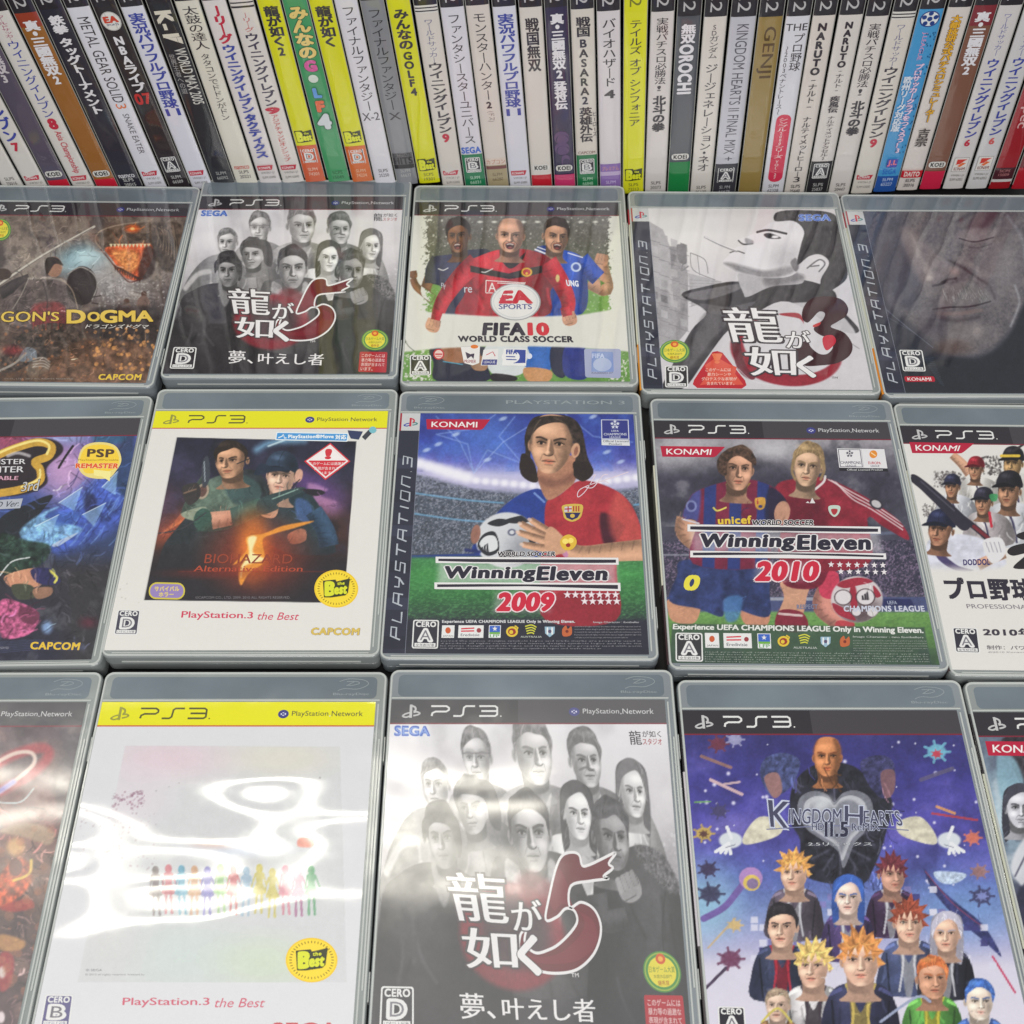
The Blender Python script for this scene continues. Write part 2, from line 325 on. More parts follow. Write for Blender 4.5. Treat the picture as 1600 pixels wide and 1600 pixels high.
# ---------------------------------------------------------------- lettering
_tc = {}
def glyphs(txt, off, ru=3, sp=1.0):
    k = (txt, round(off, 4), sp)
    if k not in _tc:
        c = bpy.data.curves.new('t', 'FONT'); c.body = txt; c.resolution_u = ru; c.offset = off; c.space_character = sp
        o = bpy.data.objects.new('t', c); COL.objects.link(o); bpy.context.view_layer.update()
        dg = bpy.context.evaluated_depsgraph_get(); m = bpy.data.meshes.new_from_object(o.evaluated_get(dg))
        V = np.array([v.co[:2] for v in m.vertices]).reshape(-1, 2); F = [tuple(p.vertices) for p in m.polygons]
        bpy.data.objects.remove(o); bpy.data.curves.remove(c); bpy.data.meshes.remove(m); _tc[k] = (V, F)
    return _tc[k]
def box4(b):
    if len(b) == 4 and not hasattr(b[0], '__len__'):
        x0, y0, x1, y1 = b; return [(x0, y0), (x1, y0), (x1, y1), (x0, y1)]
    return b
def tess(pts):
    from mathutils.geometry import tessellate_polygon
    return [tuple(t) for t in tessellate_polygon([[Vector((float(a), float(b), 0)) for a, b in pts]])]
def OFFS(w):
    if w < .012: return [(0, 0)]
    if w < .03: return [(-w / 2, 0), (w / 2, 0)]
    v = w * .8
    return [(-w, -v), (w, -v), (w, v), (-w, v), (0, 0)] if w < .05 else [(w * math.cos(i * math.pi / 5), v * math.sin(i * math.pi / 5)) for i in range(10)] + [(0, 0), (w * .5, 0), (-w * .5, 0)]
class Ink:
    "crisp printed shapes and letters; to(pts Nx2)->Nx2 case mm"
    def __init__(s, to, z0=.02, dz=.003): s.to, s.z, s.dz, s.V, s.F, s.C = to, z0, dz, [], [], []; s.n = 0
    def put(s, pts, faces, col):
        uv = s.to(np.asarray(pts, float)); k = len(uv)
        if faces:
            ar = 0.
            for f in faces[:8]:
                q = uv[list(f)]; ar += float(np.sum(q[:, 0] * np.roll(q[:, 1], -1) - q[:, 1] * np.roll(q[:, 0], -1)))
            if ar < 0: faces = [tuple(reversed(f)) for f in faces]
        s.V.append(np.column_stack([uv, np.full(k, s.z)])); s.F += [tuple(i + s.n for i in f) for f in faces]
        s.C.append(np.tile(np.clip(lin(col) * ALB, 0, .93), (k, 1))); s.n += k; s.z += s.dz
    def poly(s, pts, col, sm=False):
        pts = catmull(pts, 5) if sm else np.asarray(pts, float); s.put(pts, tess(pts), col)
    def ell(s, cx, cy, rx, ry, col, n=40):
        a = np.linspace(0, 2 * np.pi, n, endpoint=False); s.put(np.column_stack([cx + rx * np.cos(a), cy + ry * np.sin(a)]), [tuple(range(n))], col)
    def rr(s, b, col, r=.18):
        q = np.array(box4(b), float); P = []
        W, H = np.linalg.norm(q[1] - q[0]), np.linalg.norm(q[3] - q[0])
        for x, y in rrect(W, H, r * min(W, H), 5): P.append((x / W, y / H))
        s.put(s.bil(q, np.array(P)), [tuple(range(len(P)))], col)
    def star(s, cx, cy, r, col, k=.42, ysc=1):
        P = [(cx + (r if i % 2 == 0 else r * k) * math.sin(i * math.pi / 5), cy - ysc * (r if i % 2 == 0 else r * k) * math.cos(i * math.pi / 5)) for i in range(10)]
        s.put(P + [(cx, cy)], [(i, (i + 1) % 10, 10) for i in range(10)], col)
    def bil(s, q, P):
        a, b = P[:, :1], P[:, 1:]
        return (q[0] * (1 - a) + q[1] * a) * (1 - b) + (q[3] * (1 - a) + q[2] * a) * b
    def line(s, pts, wd, col, sm=False):
        p = catmull(pts, 6, False) if sm and len(pts) > 2 else np.asarray(pts, float)
        d = np.gradient(p, axis=0); 
        if len(p) > 2:
            e = np.diff(p, axis=0); e /= np.linalg.norm(e, axis=1)[:, None] + 1e-9
            d = np.vstack([e[:1], e[:-1] + e[1:], e[-1:]])
        d /= np.linalg.norm(d, axis=1)[:, None] + 1e-9; n = np.column_stack([-d[:, 1], d[:, 0]]) * wd / 2
        k = len(p); s.put(np.vstack([p + n, p - n]), [(i, i + 1, k + i + 1, k + i) for i in range(k - 1)], col)
    def text(s, t, b, col, w=.0, ol=None, slant=0, ru=3):
        "ink box b = (x0,y0,x1,y1) or TL,TR,BR,BL; slant shifts the top by a share of the box height; ol=(colour, share)"
        q = np.array(box4(b), float)
        if slant:
            d = np.array([slant * np.linalg.norm(q[3] - q[0]), 0]); q = q.copy(); q[0] = q[0] + d; q[1] = q[1] + d
        V0, F = glyphs(t, 0, ru, 1.0 if w < .05 else 1.1)
        if not len(V0): return
        lo, hi = V0.min(0), V0.max(0); hi = np.maximum(hi, lo + 1e-3)
        for off, c in ([(w + ol[1], ol[0])] if ol else []) + [(w, col)]:
            k = .72 if off < .07 else .8
            for ox, oy in OFFS(off * k):
                P = (V0 + np.array([ox, oy]) - lo) / (hi - lo); P[:, 1] = 1 - P[:, 1]
                s.put(s.bil(q, P), F, c)
    def mesh(s, name, post=None):
        if not s.n: return None
        V = np.vstack(s.V); V = post(V) if post else np.column_stack([V[:, 0] - CW / 2, V[:, 1] - CH / 2, V[:, 2]])
        return mesh_from(name, V * MM, s.F, np.vstack(s.C))
def tag(o, label, cat, group=None, kind=None):
    if label: o['label'] = label
    if cat: o['category'] = cat
    if group: o['group'] = group
    if kind: o['kind'] = kind
    return o
# ---------------------------------------------------------------- clear cases lying face up
GROUP_FLAT = 'clear game cases lying face up in rows'
def emboss(name, pts_list, wd, parent, z=.1):
    k = Ink(lambda p: p, z, .004)
    for p in pts_list: k.line(p, wd, (200, 205, 205), True)
    return link(name, k.mesh(name), EMB, parent)
def shell_mesh():
    prof = [(1.6, -14.5), (.95, -13.9), (.75, -13.2), (.7, -8.0), (1.2, -7.7), (1.2, -7.1), (.15, -6.8), (.12, -1.3), (.4, -.5), (1.0, 0)]
    rings = []
    for ins, z in prof:
        rings.append([((x + ins - CW / 2) * MM, (y + ins - CH / 2) * MM, z * MM) for x, y in rrect(CW - 2 * ins, CH - 2 * ins, 4.6 - ins)])
    V, F = loft(rings); return V, F
def ring_mesh(u0, v0, u1, v1, r, w=1.2, h=.42, n=6):
    P = []
    for ins, z in ((0, 0.02), (.25, h), (w - .25, h), (w, .02)):
        P.append([((x + u0 + ins - CW / 2) * MM, (y + v0 + ins - CH / 2) * MM, z * MM) for x, y in rrect(u1 - u0 - 2 * ins, v1 - v0 - 2 * ins, max(r - ins, .3), n)])
    return loft(P, False, False)
_sh = {}
def shared(key, fn, mat):
    if key not in _sh:
        V, F = fn(); me = mesh_from(key, V, F, None, False); me.materials.append(mat); _sh[key] = me
    return _sh[key]
def boxes(bs):
    V, F = [], []
    for x0, y0, z0, x1, y1, z1 in bs:
        b = len(V)
        V += [(x * MM, y * MM, z * MM) for x in (x0, x1) for y in (y0, y1) for z in (z0, z1)]
        F += [tuple(b + i for i in f) for f in ((0, 1, 3, 2), (4, 6, 7, 5), (0, 4, 5, 1), (2, 3, 7, 6), (0, 2, 6, 4), (1, 5, 7, 3))]
    return V, F
def case(pose, art, label, mat=None, spine=None, shell=SHELL, inks=(), disc='right', mesh=None):
    root = bpy.data.objects.new('game_case', None); COL.objects.link(root); root.empty_display_size = .02
    root.location = (pose.x * MM, pose.y * MM, ZT * MM); root.rotation_euler = (0, 0, pose.a)
    tag(root, label, 'game case', GROUP_FLAT)
    sh = link('case_shell', shared('case_shell' + shell.name, shell_mesh, shell), None, root)
    link('raised_rim', shared('raised_rim', lambda: ring_mesh(.55, .55, CW - .55, CH - .55, 4.1), RIM), None, sh)
    link('top_panel', shared('top_panel', lambda: ([((x + 4.5 - CW / 2) * MM, (y + 156.4 - CH / 2) * MM, .05 * MM) for x, y in rrect(126, 11.4, 2.5)], [tuple(range(28))]), PANEL), None, sh)
    link('clear_ledge', shared('clear_ledge', lambda: boxes([(-66, 69.6, 0, 64.5, 70.3, .35)]), RIM), None, sh)
    link('opening_groove', shared('opening_groove', lambda: boxes([(63.6, -80, 0.01, 64.3, 68, .3), (65.1, -62, 0.01, 65.8, 50, .55), (67.3, -66, -6.6, 68.1, -54, -1.6), (67.3, 40, -6.6, 68.1, 52, -1.6)]), RIM), None, sh)
    link('bottom_ledge', shared('bottom_ledge', lambda: boxes([(-62, -83.6, 0.01, 62, -83.1, .4), (-58, -85.7, -5.2, 58, -85.2, -4.4)]), RIM), None, sh)
    if disc:
        x0 = 110 if disc == 'right' else 9
        sw = [[(x0 + 2, 160.5), (x0 + 5, 161.6), (x0 + 11, 161.4), (x0 + 15, 162.8), (x0 + 16.3, 164.6), (x0 + 13.5, 166.3), (x0 + 7, 166.8), (x0 + 2.5, 165.4)],
              [(x0 + 6, 165.3), (x0 + 10.5, 165.4), (x0 + 12, 164.4), (x0 + 9, 163.4), (x0 + 6.5, 163.4)], [(x0 + 6, 163.2), (x0 + 9.5, 165.2)]]
        e = emboss('embossed_disc_mark', sw, .3, sh)
        k = Ink(lambda p: p, .09, .004); k.text('Blu-rayDisc', [(x0, 159.4), (x0 + 17, 159.4), (x0 + 17, 157.8), (x0, 157.8)], (200, 205, 205), .02)
        if disc == 'left':
            k.text('PLAYSTATION 3', [(60, 164.4), (126, 164.4), (126, 161.8), (60, 161.8)], (200, 205, 205), .02)
        link('embossed_lettering', k.mesh('embossed_lettering'), EMB, sh)
    ins = link('cover_sheet', mesh or (art.finish(), art.mesh('cover_sheet'))[1], mat or PRINT, root); ins.location.z = .12 * MM
    for name, ink in inks:
        me = ink if isinstance(ink, bpy.types.Mesh) else ink.mesh(name)
        if me: link(name, me, mat or PRINT, ins)
    if spine:
        V, F, Cc = [], [], []
        for v0, v1, c in spine:
            b = len(V); V += [(-67.75 * MM, (v - 85.5) * MM, z * MM) for v in (v0, v1) for z in (-13.2, -1.0)]; F.append((b, b + 1, b + 3, b + 2)); Cc += [lin(c) * ALB] * 4
            b = len(V); V += [(x * MM, (v - 85.5) * MM, (-.9 + (x + 68) * .75) * MM) for v in (v0, v1) for x in (-68.0, -66.8)]; F.append((b, b + 1, b + 3, b + 2)); Cc += [lin(c) * ALB] * 4
        link('spine_sheet', mesh_from('spine_sheet', V, F, np.array(Cc)), PRINT, root)
    return root, ins
# ---- marks shared by the covers
def cropink(art_or, fr=None, z0=.02):
    pose, f = (art_or.pose, art_or.fr) if fr is None else (art_or, fr)
    def to(P): return np.column_stack(pose.inv(P[:, 0] / f[2] + f[0], P[:, 1] / f[2] + f[1]))
    return Ink(to, z0)
def uvink(z0=.02): return Ink(lambda P: P, z0)
def ub(u0, v0, u1, v1): return [(u0, v1), (u1, v1), (u1, v0), (u0, v0)]
def ps_mark(k, u, v, s, c1, c2=None, c3=None):
    c2, c3 = c2 or c1, c3 or c1
    k.line([(u - .50 * s, v - .28 * s), (u - .62 * s, v - .42 * s), (u - .35 * s, v - .50 * s), (u - .05 * s, v - .38 * s)], .13 * s, c2, True)
    k.line([(u - .62 * s, v - .36 * s), (u - .40 * s, v - .22 * s), (u - .12 * s, v - .13 * s)], .12 * s, c2, True)
    k.line([(u + .18 * s, v - .38 * s), (u + .5 * s, v - .30 * s), (u + .66 * s, v - .18 * s), (u + .45 * s, v - .06 * s), (u + .18 * s, v - .1 * s)], .13 * s, c3, True)
    k.line([(u - .02 * s, v - .55 * s), (u - .02 * s, v + .55 * s)], .2 * s, c1)
    k.line([(u - .02 * s, v + .47 * s), (u + .28 * s, v + .33 * s), (u + .33 * s, v + .08 * s), (u + .2 * s, v - .03 * s)], .15 * s, c1, True)
def ps3_word(k, u, v, w, h, c, t=.95):
    a = w / 31.5
    def l(p, sm=False): k.line([(u + x * a, v + y * h) for x, y in p], t, c, sm)
    l([(0, 1), (7.2, 1), (8.4, .82), (8.4, .62), (7.2, .45), (2.2, .45), (.7, .3), (.4, 0)])
    l([(10.5, 0), (14, 0), (15, .15), (15.4, .85), (16.4, 1), (20.6, 1)])
    l([(22.6, 1), (30, 1), (31, .85), (31, .15), (30, 0), (22.6, 0)]); l([(23.6, .5), (31, .5)])
def header(kind='dark', net=True, netcol=None):
    k = uvink(); y = kind == 'yellow'
    fg = (84, 84, 40) if y else (222, 222, 222)
    k.put(ub(IU0, 142.6, IU1, IV1), [(0, 1, 2, 3)], (226, 222, 20) if y else (46, 42, 48))
    if not y: k.put(ub(IU0 + 60, 142.6, IU1, IV1), [(0, 1, 2, 3)], (66, 62, 68))
    k.put(ub(IU0, 141.9, IU1, 142.6), [(0, 1, 2, 3)], (196, 90, 60) if y else (120, 34, 52))
    ps_mark(k, 11.2, 148.6, 6.2, (150, 150, 60) if y else (190, 190, 192))
    ps3_word(k, 20.5, 146.1, 31.5, 5.1, fg); k.ell(53.2, 146, .35, .35, fg)
    if net:
        k.ell(87.6, 148.3, 2.5, 2.2, (60, 60, 130)); k.ell(87.6, 148.3, 1.3, .9, (215, 215, 240)); k.line([(86, 147), (89.2, 149.8)], .5, (60, 60, 130)); k.line([(86, 149.6), (89.2, 147)], .5, (60, 60, 130))
        k.text('PlayStation', ub(91.6, 146.6, 108.6, 149.9), (70, 70, 60) if y else (205, 205, 208), .012)
        k.ell(109.4, 147.3, .3, .3, (205, 205, 208)); k.text('Network', ub(110.2, 147.2, 124.8, 149.9), (70, 70, 60) if y else (205, 205, 208), .012)
    return ('header_band', k)
def side_band():
    "dark strip down the left edge with vertical lettering"
    k = uvink(); k.put(ub(IU0, IV0, 12.7, IV1), [(0, 1, 2, 3)], (44, 46, 62))
    for i in range(6): k.put(ub(IU0, 6 + i * 22, 12.7, 13 + i * 22), [(0, 1, 2, 3)], (54, 57, 76) if i % 2 else (38, 40, 54))
    k.put(ub(IU0, 142.2, 12.7, IV1), [(0, 1, 2, 3)], (196, 198, 200)); k.put(ub(IU0, 142.2, 2.6, IV1), [(0, 1, 2, 3)], (160, 30, 50))
    ps_mark(k, 7.6, 148.2, 5.6, (190, 40, 60), (60, 70, 160), (60, 130, 130))
    k.put(ub(12.5, IV0, 12.75, 142.2), [(0, 1, 2, 3)], (120, 124, 140))
    # angular letters drawn as strokes, each in a unit cell (x right, y up), turned to read upwards
    G = dict(P=[[(0, 0), (.1, 1), (.8, 1), (.85, .45), (.1, .45)]], L=[[(.05, 1), (0, 0), (.85, 0)]], A=[[(0, 0), (.1, 1), (.85, 1), (.9, 0)], [(.05, .45), (.85, .45)]],
             Y=[[(.05, 1), (.1, .5), (.85, .5)], [(.85, 1), (.8, .5), (.4, 0)]], S=[[(.85, 1), (.1, 1), (.1, .52), (.8, .5), (.8, 0), (0, 0)]],
             T=[[(0, 1), (.95, 1)], [(.5, 1), (.45, 0)]], I=[[(.4, 1), (.4, 0)]], O=[[(.05, 0), (.1, 1), (.85, 1), (.85, 0), (.05, 0)]], N=[[(0, 0), (.1, 1), (.85, 1), (.85, 0)]])
    G['.'] = [[(.3, 0), (.4, 0)]]; G['3'] = [[(.05, 1), (.85, 1), (.85, 0), (0, 0)], [(.2, .5), (.85, .5)]]
    t = 11.0
    for ch in 'PLAYSTATION.3':
        wd = {'I': 5, '.': 3.2, 'T': 9.8}.get(ch, 9.6); cw = wd * .76
        for st in G[ch]:
            k.line([(9.7 - 4.9 * y + (.25 * y), t + x * cw + 1.4 * y) for x, y in st], .85, (176, 182, 192))
        t += wd if ch not in 'I.' else wd + .6
    return ('edge_band', k)
def badge(k, q, letter, dark=(52, 50, 62)):
    q = np.array(box4(q), float)
    def b(x0, y0, x1, y1): return s2(q, [(x0, y0), (x1, y0), (x1, y1), (x0, y1)])
    k.rr(q, (225, 225, 225), .08); k.rr(b(.05, .04, .95, .96), dark, .06)
    k.text('CERO', b(.12, .06, .88, .24), (225, 225, 225), .05)
    k.text(letter, b(.26, .33, .74, .74), (225, 225, 225), .13)
    k.text(letter, b(.29, .36, .71, .71), (120, 118, 126), .012)
    k.rr(b(.1, .81, .9, .94), (225, 225, 225), .1)
    k.text({'A': '全年齢対象', 'B': '12才以上対象', 'C': '15才以上対象', 'D': '17才以上対象'}[letter], b(.14, .83, .86, .925), dark, .0)
def s2(q, pts):
    P = np.array(pts, float); a, c = P[:, :1], P[:, 1:]
    return (q[0] * (1 - a) + q[1] * a) * (1 - c) + (q[3] * (1 - a) + q[2] * a) * c
def sub(q, x0, y0, x1, y1): return s2(np.array(box4(q), float), [(x0, y0), (x1, y0), (x1, y1), (x0, y1)])
def best_seal(k, cx, cy, r):
    k.ell(cx, cy, r, r * .86, (238, 200, 40)); k.ell(cx, cy, r * .93, r * .8, (246, 214, 52))
    for i in range(40):
        a = i * math.pi / 20; k.line([(cx + r * .76 * math.cos(a), cy + r * .65 * math.sin(a)), (cx + r * .86 * math.cos(a), cy + r * .74 * math.sin(a))], r * .035, (150, 120, 20))
    best_word(k, [(cx - r * .56, cy - r * .36), (cx + r * .6, cy - r * .44), (cx + r * .52, cy + r * .34), (cx - r * .56, cy + r * .4)])
def best_word(k, q):
    k.put(s2(np.array(q, float), [(-.04, 0), (.45, -.02), (.5, .1), (1.02, -.03), (1, .8), (.9, .95), (.3, 1.03), (0, 1.0)]), [tuple(range(8))], (52, 56, 30))
    dk = (52, 56, 30); c = (218, 222, 44)
    k.text('B', sub(q, .08, .12, .42, .88), c, .1, (dk, .05)); k.text('est', sub(q, .44, .42, .93, .84), c, .09, (dk, .05)); k.text('the', sub(q, .54, .14, .82, .32), c, .05)
def seal(k, cx, cy, rx, ry, body=True):
    k.ell(cx, cy, rx, ry, (70, 130, 60)); k.ell(cx, cy, rx * .93, ry * .93, (150, 175, 70)); k.ell(cx, cy, rx * .86, ry * .86, (74, 140, 66))
    k.ell(cx, cy, rx * .74, ry * .74, (222, 208, 60)); k.ell(cx, cy - ry * .62, rx * .26, ry * .26, (208, 90, 40)); k.ell(cx, cy - ry * .62, rx * .13, ry * .13, (235, 170, 70))
    k.text('日本ゲーム大賞', (cx - rx * .68, cy - ry * .26, cx + rx * .68, cy + ry * .04), (90, 130, 50), .02)
    k.text('年間作品部門', (cx - rx * .48, cy + ry * .14, cx + rx * .48, cy + ry * .32), (110, 120, 40)); k.text('優秀賞', (cx - rx * .3, cy + ry * .42, cx + rx * .3, cy + ry * .66), (170, 90, 30), .03)
def konami(k, q, col=(178, 24, 58)):
    q = np.array(box4(q), float); k.put(s2(q, [(0, 0), (1, 0), (.9, .85), (.87, .97), (.84, 1), (.02, 1)]), [tuple(range(6))], col)
    k.text('KONAMI', sub(q, .09, .24, .8, .78), (235, 232, 232), .035)
def sega(k, b):
    q = box4(b); k.text('SEGA', q, (52, 92, 190), .06, ((190, 205, 235), .05)); k.text('SEGA', sub(q, .02, .1, .98, .9), (120, 155, 225), .0)
def capcom(k, b, big=True):
    q = box4(b); k.text('CAPCOM', q, (226, 190, 60), .05, ((70, 62, 110), .035))
def smallprint(k, q, rows, col, seed=0, fill=.9):
    rs = random.Random(seed); q = np.array(box4(q), float)
    src = 'official licensed product all rights reserved the names designs symbols logos and trade marks are property used with permission developed and distributed '
    for r in range(rows):
        y0 = r / rows; n = rs.randint(0, 60); t = (src * 3)[n:n + 74]; x1 = 1 if r < rows - 1 else .8
        k.text(t.strip(), sub(q, 0, y0 + .12 / rows, x1, y0 + .78 / rows), col, .0, ru=1)
# ================================================================ the covers
RS = np.random.RandomState
def stadium_haze(A, y0, y1, seed=2): return vnoise(A.X, A.Y, 60, seed)
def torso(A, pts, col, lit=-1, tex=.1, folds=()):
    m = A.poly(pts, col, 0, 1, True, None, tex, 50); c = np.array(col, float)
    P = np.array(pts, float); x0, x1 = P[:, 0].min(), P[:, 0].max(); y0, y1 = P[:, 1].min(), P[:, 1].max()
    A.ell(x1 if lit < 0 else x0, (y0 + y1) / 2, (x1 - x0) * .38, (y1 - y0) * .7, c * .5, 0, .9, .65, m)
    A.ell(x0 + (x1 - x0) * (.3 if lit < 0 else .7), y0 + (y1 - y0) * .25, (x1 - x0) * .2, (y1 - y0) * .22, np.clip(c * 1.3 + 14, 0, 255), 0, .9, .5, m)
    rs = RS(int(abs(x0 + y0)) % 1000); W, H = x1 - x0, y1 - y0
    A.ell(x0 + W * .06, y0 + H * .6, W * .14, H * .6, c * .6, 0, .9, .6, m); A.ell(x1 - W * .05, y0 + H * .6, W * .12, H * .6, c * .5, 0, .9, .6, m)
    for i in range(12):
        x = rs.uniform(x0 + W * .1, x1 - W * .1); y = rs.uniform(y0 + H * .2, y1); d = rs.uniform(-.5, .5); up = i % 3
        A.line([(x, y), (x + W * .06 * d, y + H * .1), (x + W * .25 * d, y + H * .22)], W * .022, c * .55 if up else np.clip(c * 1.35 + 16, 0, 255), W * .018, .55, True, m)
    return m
def limb(A, pts, w0, w1, col, shade=.6):
    p = catmull(pts, 6, False); n = len(p); e = np.gradient(p, axis=0); e /= np.linalg.norm(e, axis=1)[:, None] + 1e-9
    nn = np.column_stack([-e[:, 1], e[:, 0]]); w = np.linspace(w0, w1, n)[:, None] / 2
    m = A.poly(np.vstack([p + nn * w, (p - nn * w)[::-1]]), col, 0, 1, False)
    A.line(list(map(tuple, p + nn * w * .75)), w0 * .35, np.array(col, float) * shade, w0 * .2, .7, False, m)
    for i in range(2, n - 1, max(2, n // 7)): A.line([tuple(p[i] + nn[i] * w[i] * .9), tuple(p[i] + nn[i] * w[i] * .1 + e[i] * w0 * .12)], w0 * .05, np.array(col, float) * .55, w0 * .05, .6, False, m)
    A.line(list(map(tuple, p - nn * w * .45)), w0 * .22, np.clip(np.array(col, float) * 1.18 + 6, 0, 255), w0 * .2, .5, False, m)
    return m
def fist(A, cx, cy, r, skin, rot=0, flip=1):
    skin = np.array(skin, float); c, s_ = math.cos(math.radians(rot)), math.sin(math.radians(rot))
    def T(x, y): x *= flip; return (cx + (x * c - y * s_) * r, cy + (x * s_ + y * c) * r)
    A.poly([T(-.9, -.5), T(-.2, -.9), T(.8, -.7), T(1, .1), T(.7, .8), T(-.3, .9), T(-.95, .4)], skin)
    for i in range(4):
        x = -.7 + i * .45
        A.poly([T(x - .2, -.8), T(x + .2, -.85), T(x + .22, .0), T(x, .15), T(x - .2, .0)], skin * (1.04 - .05 * i), 0, 1)
        A.line([T(x + .23, -.8), T(x + .24, .05)], r * .07, skin * .5, 0, .8)
    A.poly([T(-.8, .15), T(-.1, .1), T(.5, .3), T(.3, .6), T(-.6, .6)], skin * .95); A.line([T(-.7, .62), T(.3, .62)], r * .08, skin * .5, 0, .7)

# ---------- 1: grey group portrait, twice
P_Y5 = Pose(-132, 556, -.1)
def art_group():
    A = Art(P_Y5, (240, 280, 3.81))
    A.grad([180, 420, 620, 800, 1000, 1180], [(226, 224, 230), (206, 202, 208), (172, 168, 174), (96, 92, 98), (60, 58, 62), (46, 42, 48)])
    n = vnoise(A.X, A.Y, 160, 4); A.blend(.35 * sstep(.5, .8, n) * sstep(700, 300, A.Y), (238, 236, 240)); A.blend(.3 * sstep(.5, .2, n), (150, 145, 152))
    A.speckle(300, (160, 520, 1480, 720), 5, (225, 225, 228), 3, .35)
    g = lambda v: (v, v - 2, v + 1)
    # back row, pale
    for cx, cy, wd, h, t, sk, hr, sh in ((440, 378, 120, 150, -.5, 196, 120, 176), (632, 290, 130, 165, -.3, 196, 112, 172), (880, 278, 170, 200, .5, 192, 120, 164), (1105, 300, 140, 170, .5, 186, 104, 150)):
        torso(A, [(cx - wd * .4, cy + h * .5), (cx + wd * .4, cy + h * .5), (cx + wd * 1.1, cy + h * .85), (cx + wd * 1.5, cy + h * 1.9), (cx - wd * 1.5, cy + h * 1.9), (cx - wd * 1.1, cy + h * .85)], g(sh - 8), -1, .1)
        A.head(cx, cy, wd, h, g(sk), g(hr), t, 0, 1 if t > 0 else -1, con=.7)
        A.poly([(cx - wd * .35, cy + h * .62), (cx, cy + h * .95), (cx + wd * .35, cy + h * .62), (cx + wd * .1, cy + h * 1.2), (cx - wd * .1, cy + h * 1.2)], g(215), 0, .6)
    A.line([(1075, 330), (1105, 322), (1135, 332)], 8, g(100), 2, .8)
    A.line([(575, 276), (690, 276)], 5, g(90)); A.ell(603, 276, 26, 16, g(160), a=.5); A.ell(660, 276, 26, 16, g(160), a=.5)
    torso(A, [(1190, 540), (1300, 450), (1370, 500), (1400, 700), (1180, 700)], g(206), -1); A.head(1292, 400, 120, 160, g(212), g(112), .6, 5, 1, style='long', con=.6)
    # middle row
    torso(A, [(190, 620), (300, 480), (420, 450), (540, 520), (560, 760), (170, 760)], g(150), 1)
    A.line([(190, 650), (260, 570), (330, 550)], 30, g(200), 8, .8)
    torso(A, [(520, 560), (600, 500), (700, 490), (760, 560), (760, 800), (500, 800)], g(140), -1)
    A.head(590, 450, 140, 165, g(172), g(74), -.5, -4, 1, con=.9); A.poly([(530, 400), (580, 360), (680, 370), (710, 450), (700, 520), (660, 500), (640, 420)], g(72), 0, .9)
    torso(A, [(900, 560), (980, 530), (1080, 540), (1150, 640), (1150, 720), (880, 720)], g(222), -1)
    A.head(1042, 470, 125, 160, g(222), g(82), .35, 4, 1, style='long', con=.5)
    # front row, dark
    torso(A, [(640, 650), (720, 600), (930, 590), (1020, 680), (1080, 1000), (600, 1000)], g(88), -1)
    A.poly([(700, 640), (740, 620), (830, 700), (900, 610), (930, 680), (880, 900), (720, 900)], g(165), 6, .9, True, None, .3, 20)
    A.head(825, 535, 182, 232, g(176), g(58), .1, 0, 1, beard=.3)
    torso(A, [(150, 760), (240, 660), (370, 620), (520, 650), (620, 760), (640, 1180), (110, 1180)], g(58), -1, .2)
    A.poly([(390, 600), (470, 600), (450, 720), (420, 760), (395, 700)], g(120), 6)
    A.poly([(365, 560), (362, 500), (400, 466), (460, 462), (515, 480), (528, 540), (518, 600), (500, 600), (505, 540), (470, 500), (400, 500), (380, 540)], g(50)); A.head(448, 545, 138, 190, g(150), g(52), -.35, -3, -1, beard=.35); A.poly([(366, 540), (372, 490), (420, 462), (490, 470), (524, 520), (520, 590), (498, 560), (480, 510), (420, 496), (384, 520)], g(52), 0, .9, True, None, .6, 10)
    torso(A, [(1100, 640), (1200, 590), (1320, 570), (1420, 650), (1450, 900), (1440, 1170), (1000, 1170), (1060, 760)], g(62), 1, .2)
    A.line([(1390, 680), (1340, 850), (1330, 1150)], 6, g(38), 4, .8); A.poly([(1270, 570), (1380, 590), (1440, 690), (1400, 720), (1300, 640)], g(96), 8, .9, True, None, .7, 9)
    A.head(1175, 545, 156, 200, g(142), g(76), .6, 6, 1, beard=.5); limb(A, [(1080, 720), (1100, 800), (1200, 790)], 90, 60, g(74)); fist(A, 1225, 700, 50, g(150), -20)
    A.blend(.75 * sstep(930, 1150, A.Y), (44, 40, 46))
    A.ell(700, 850, 225, 165, (140, 40, 52), 0, .08, .9); A.ell(715, 840, 150, 110, (70, 62, 68), 0, .3, .85)
    A.ell(830, 720, 90, 60, (130, 40, 50), 30, .3, .7)
    return A
A1 = art_group()
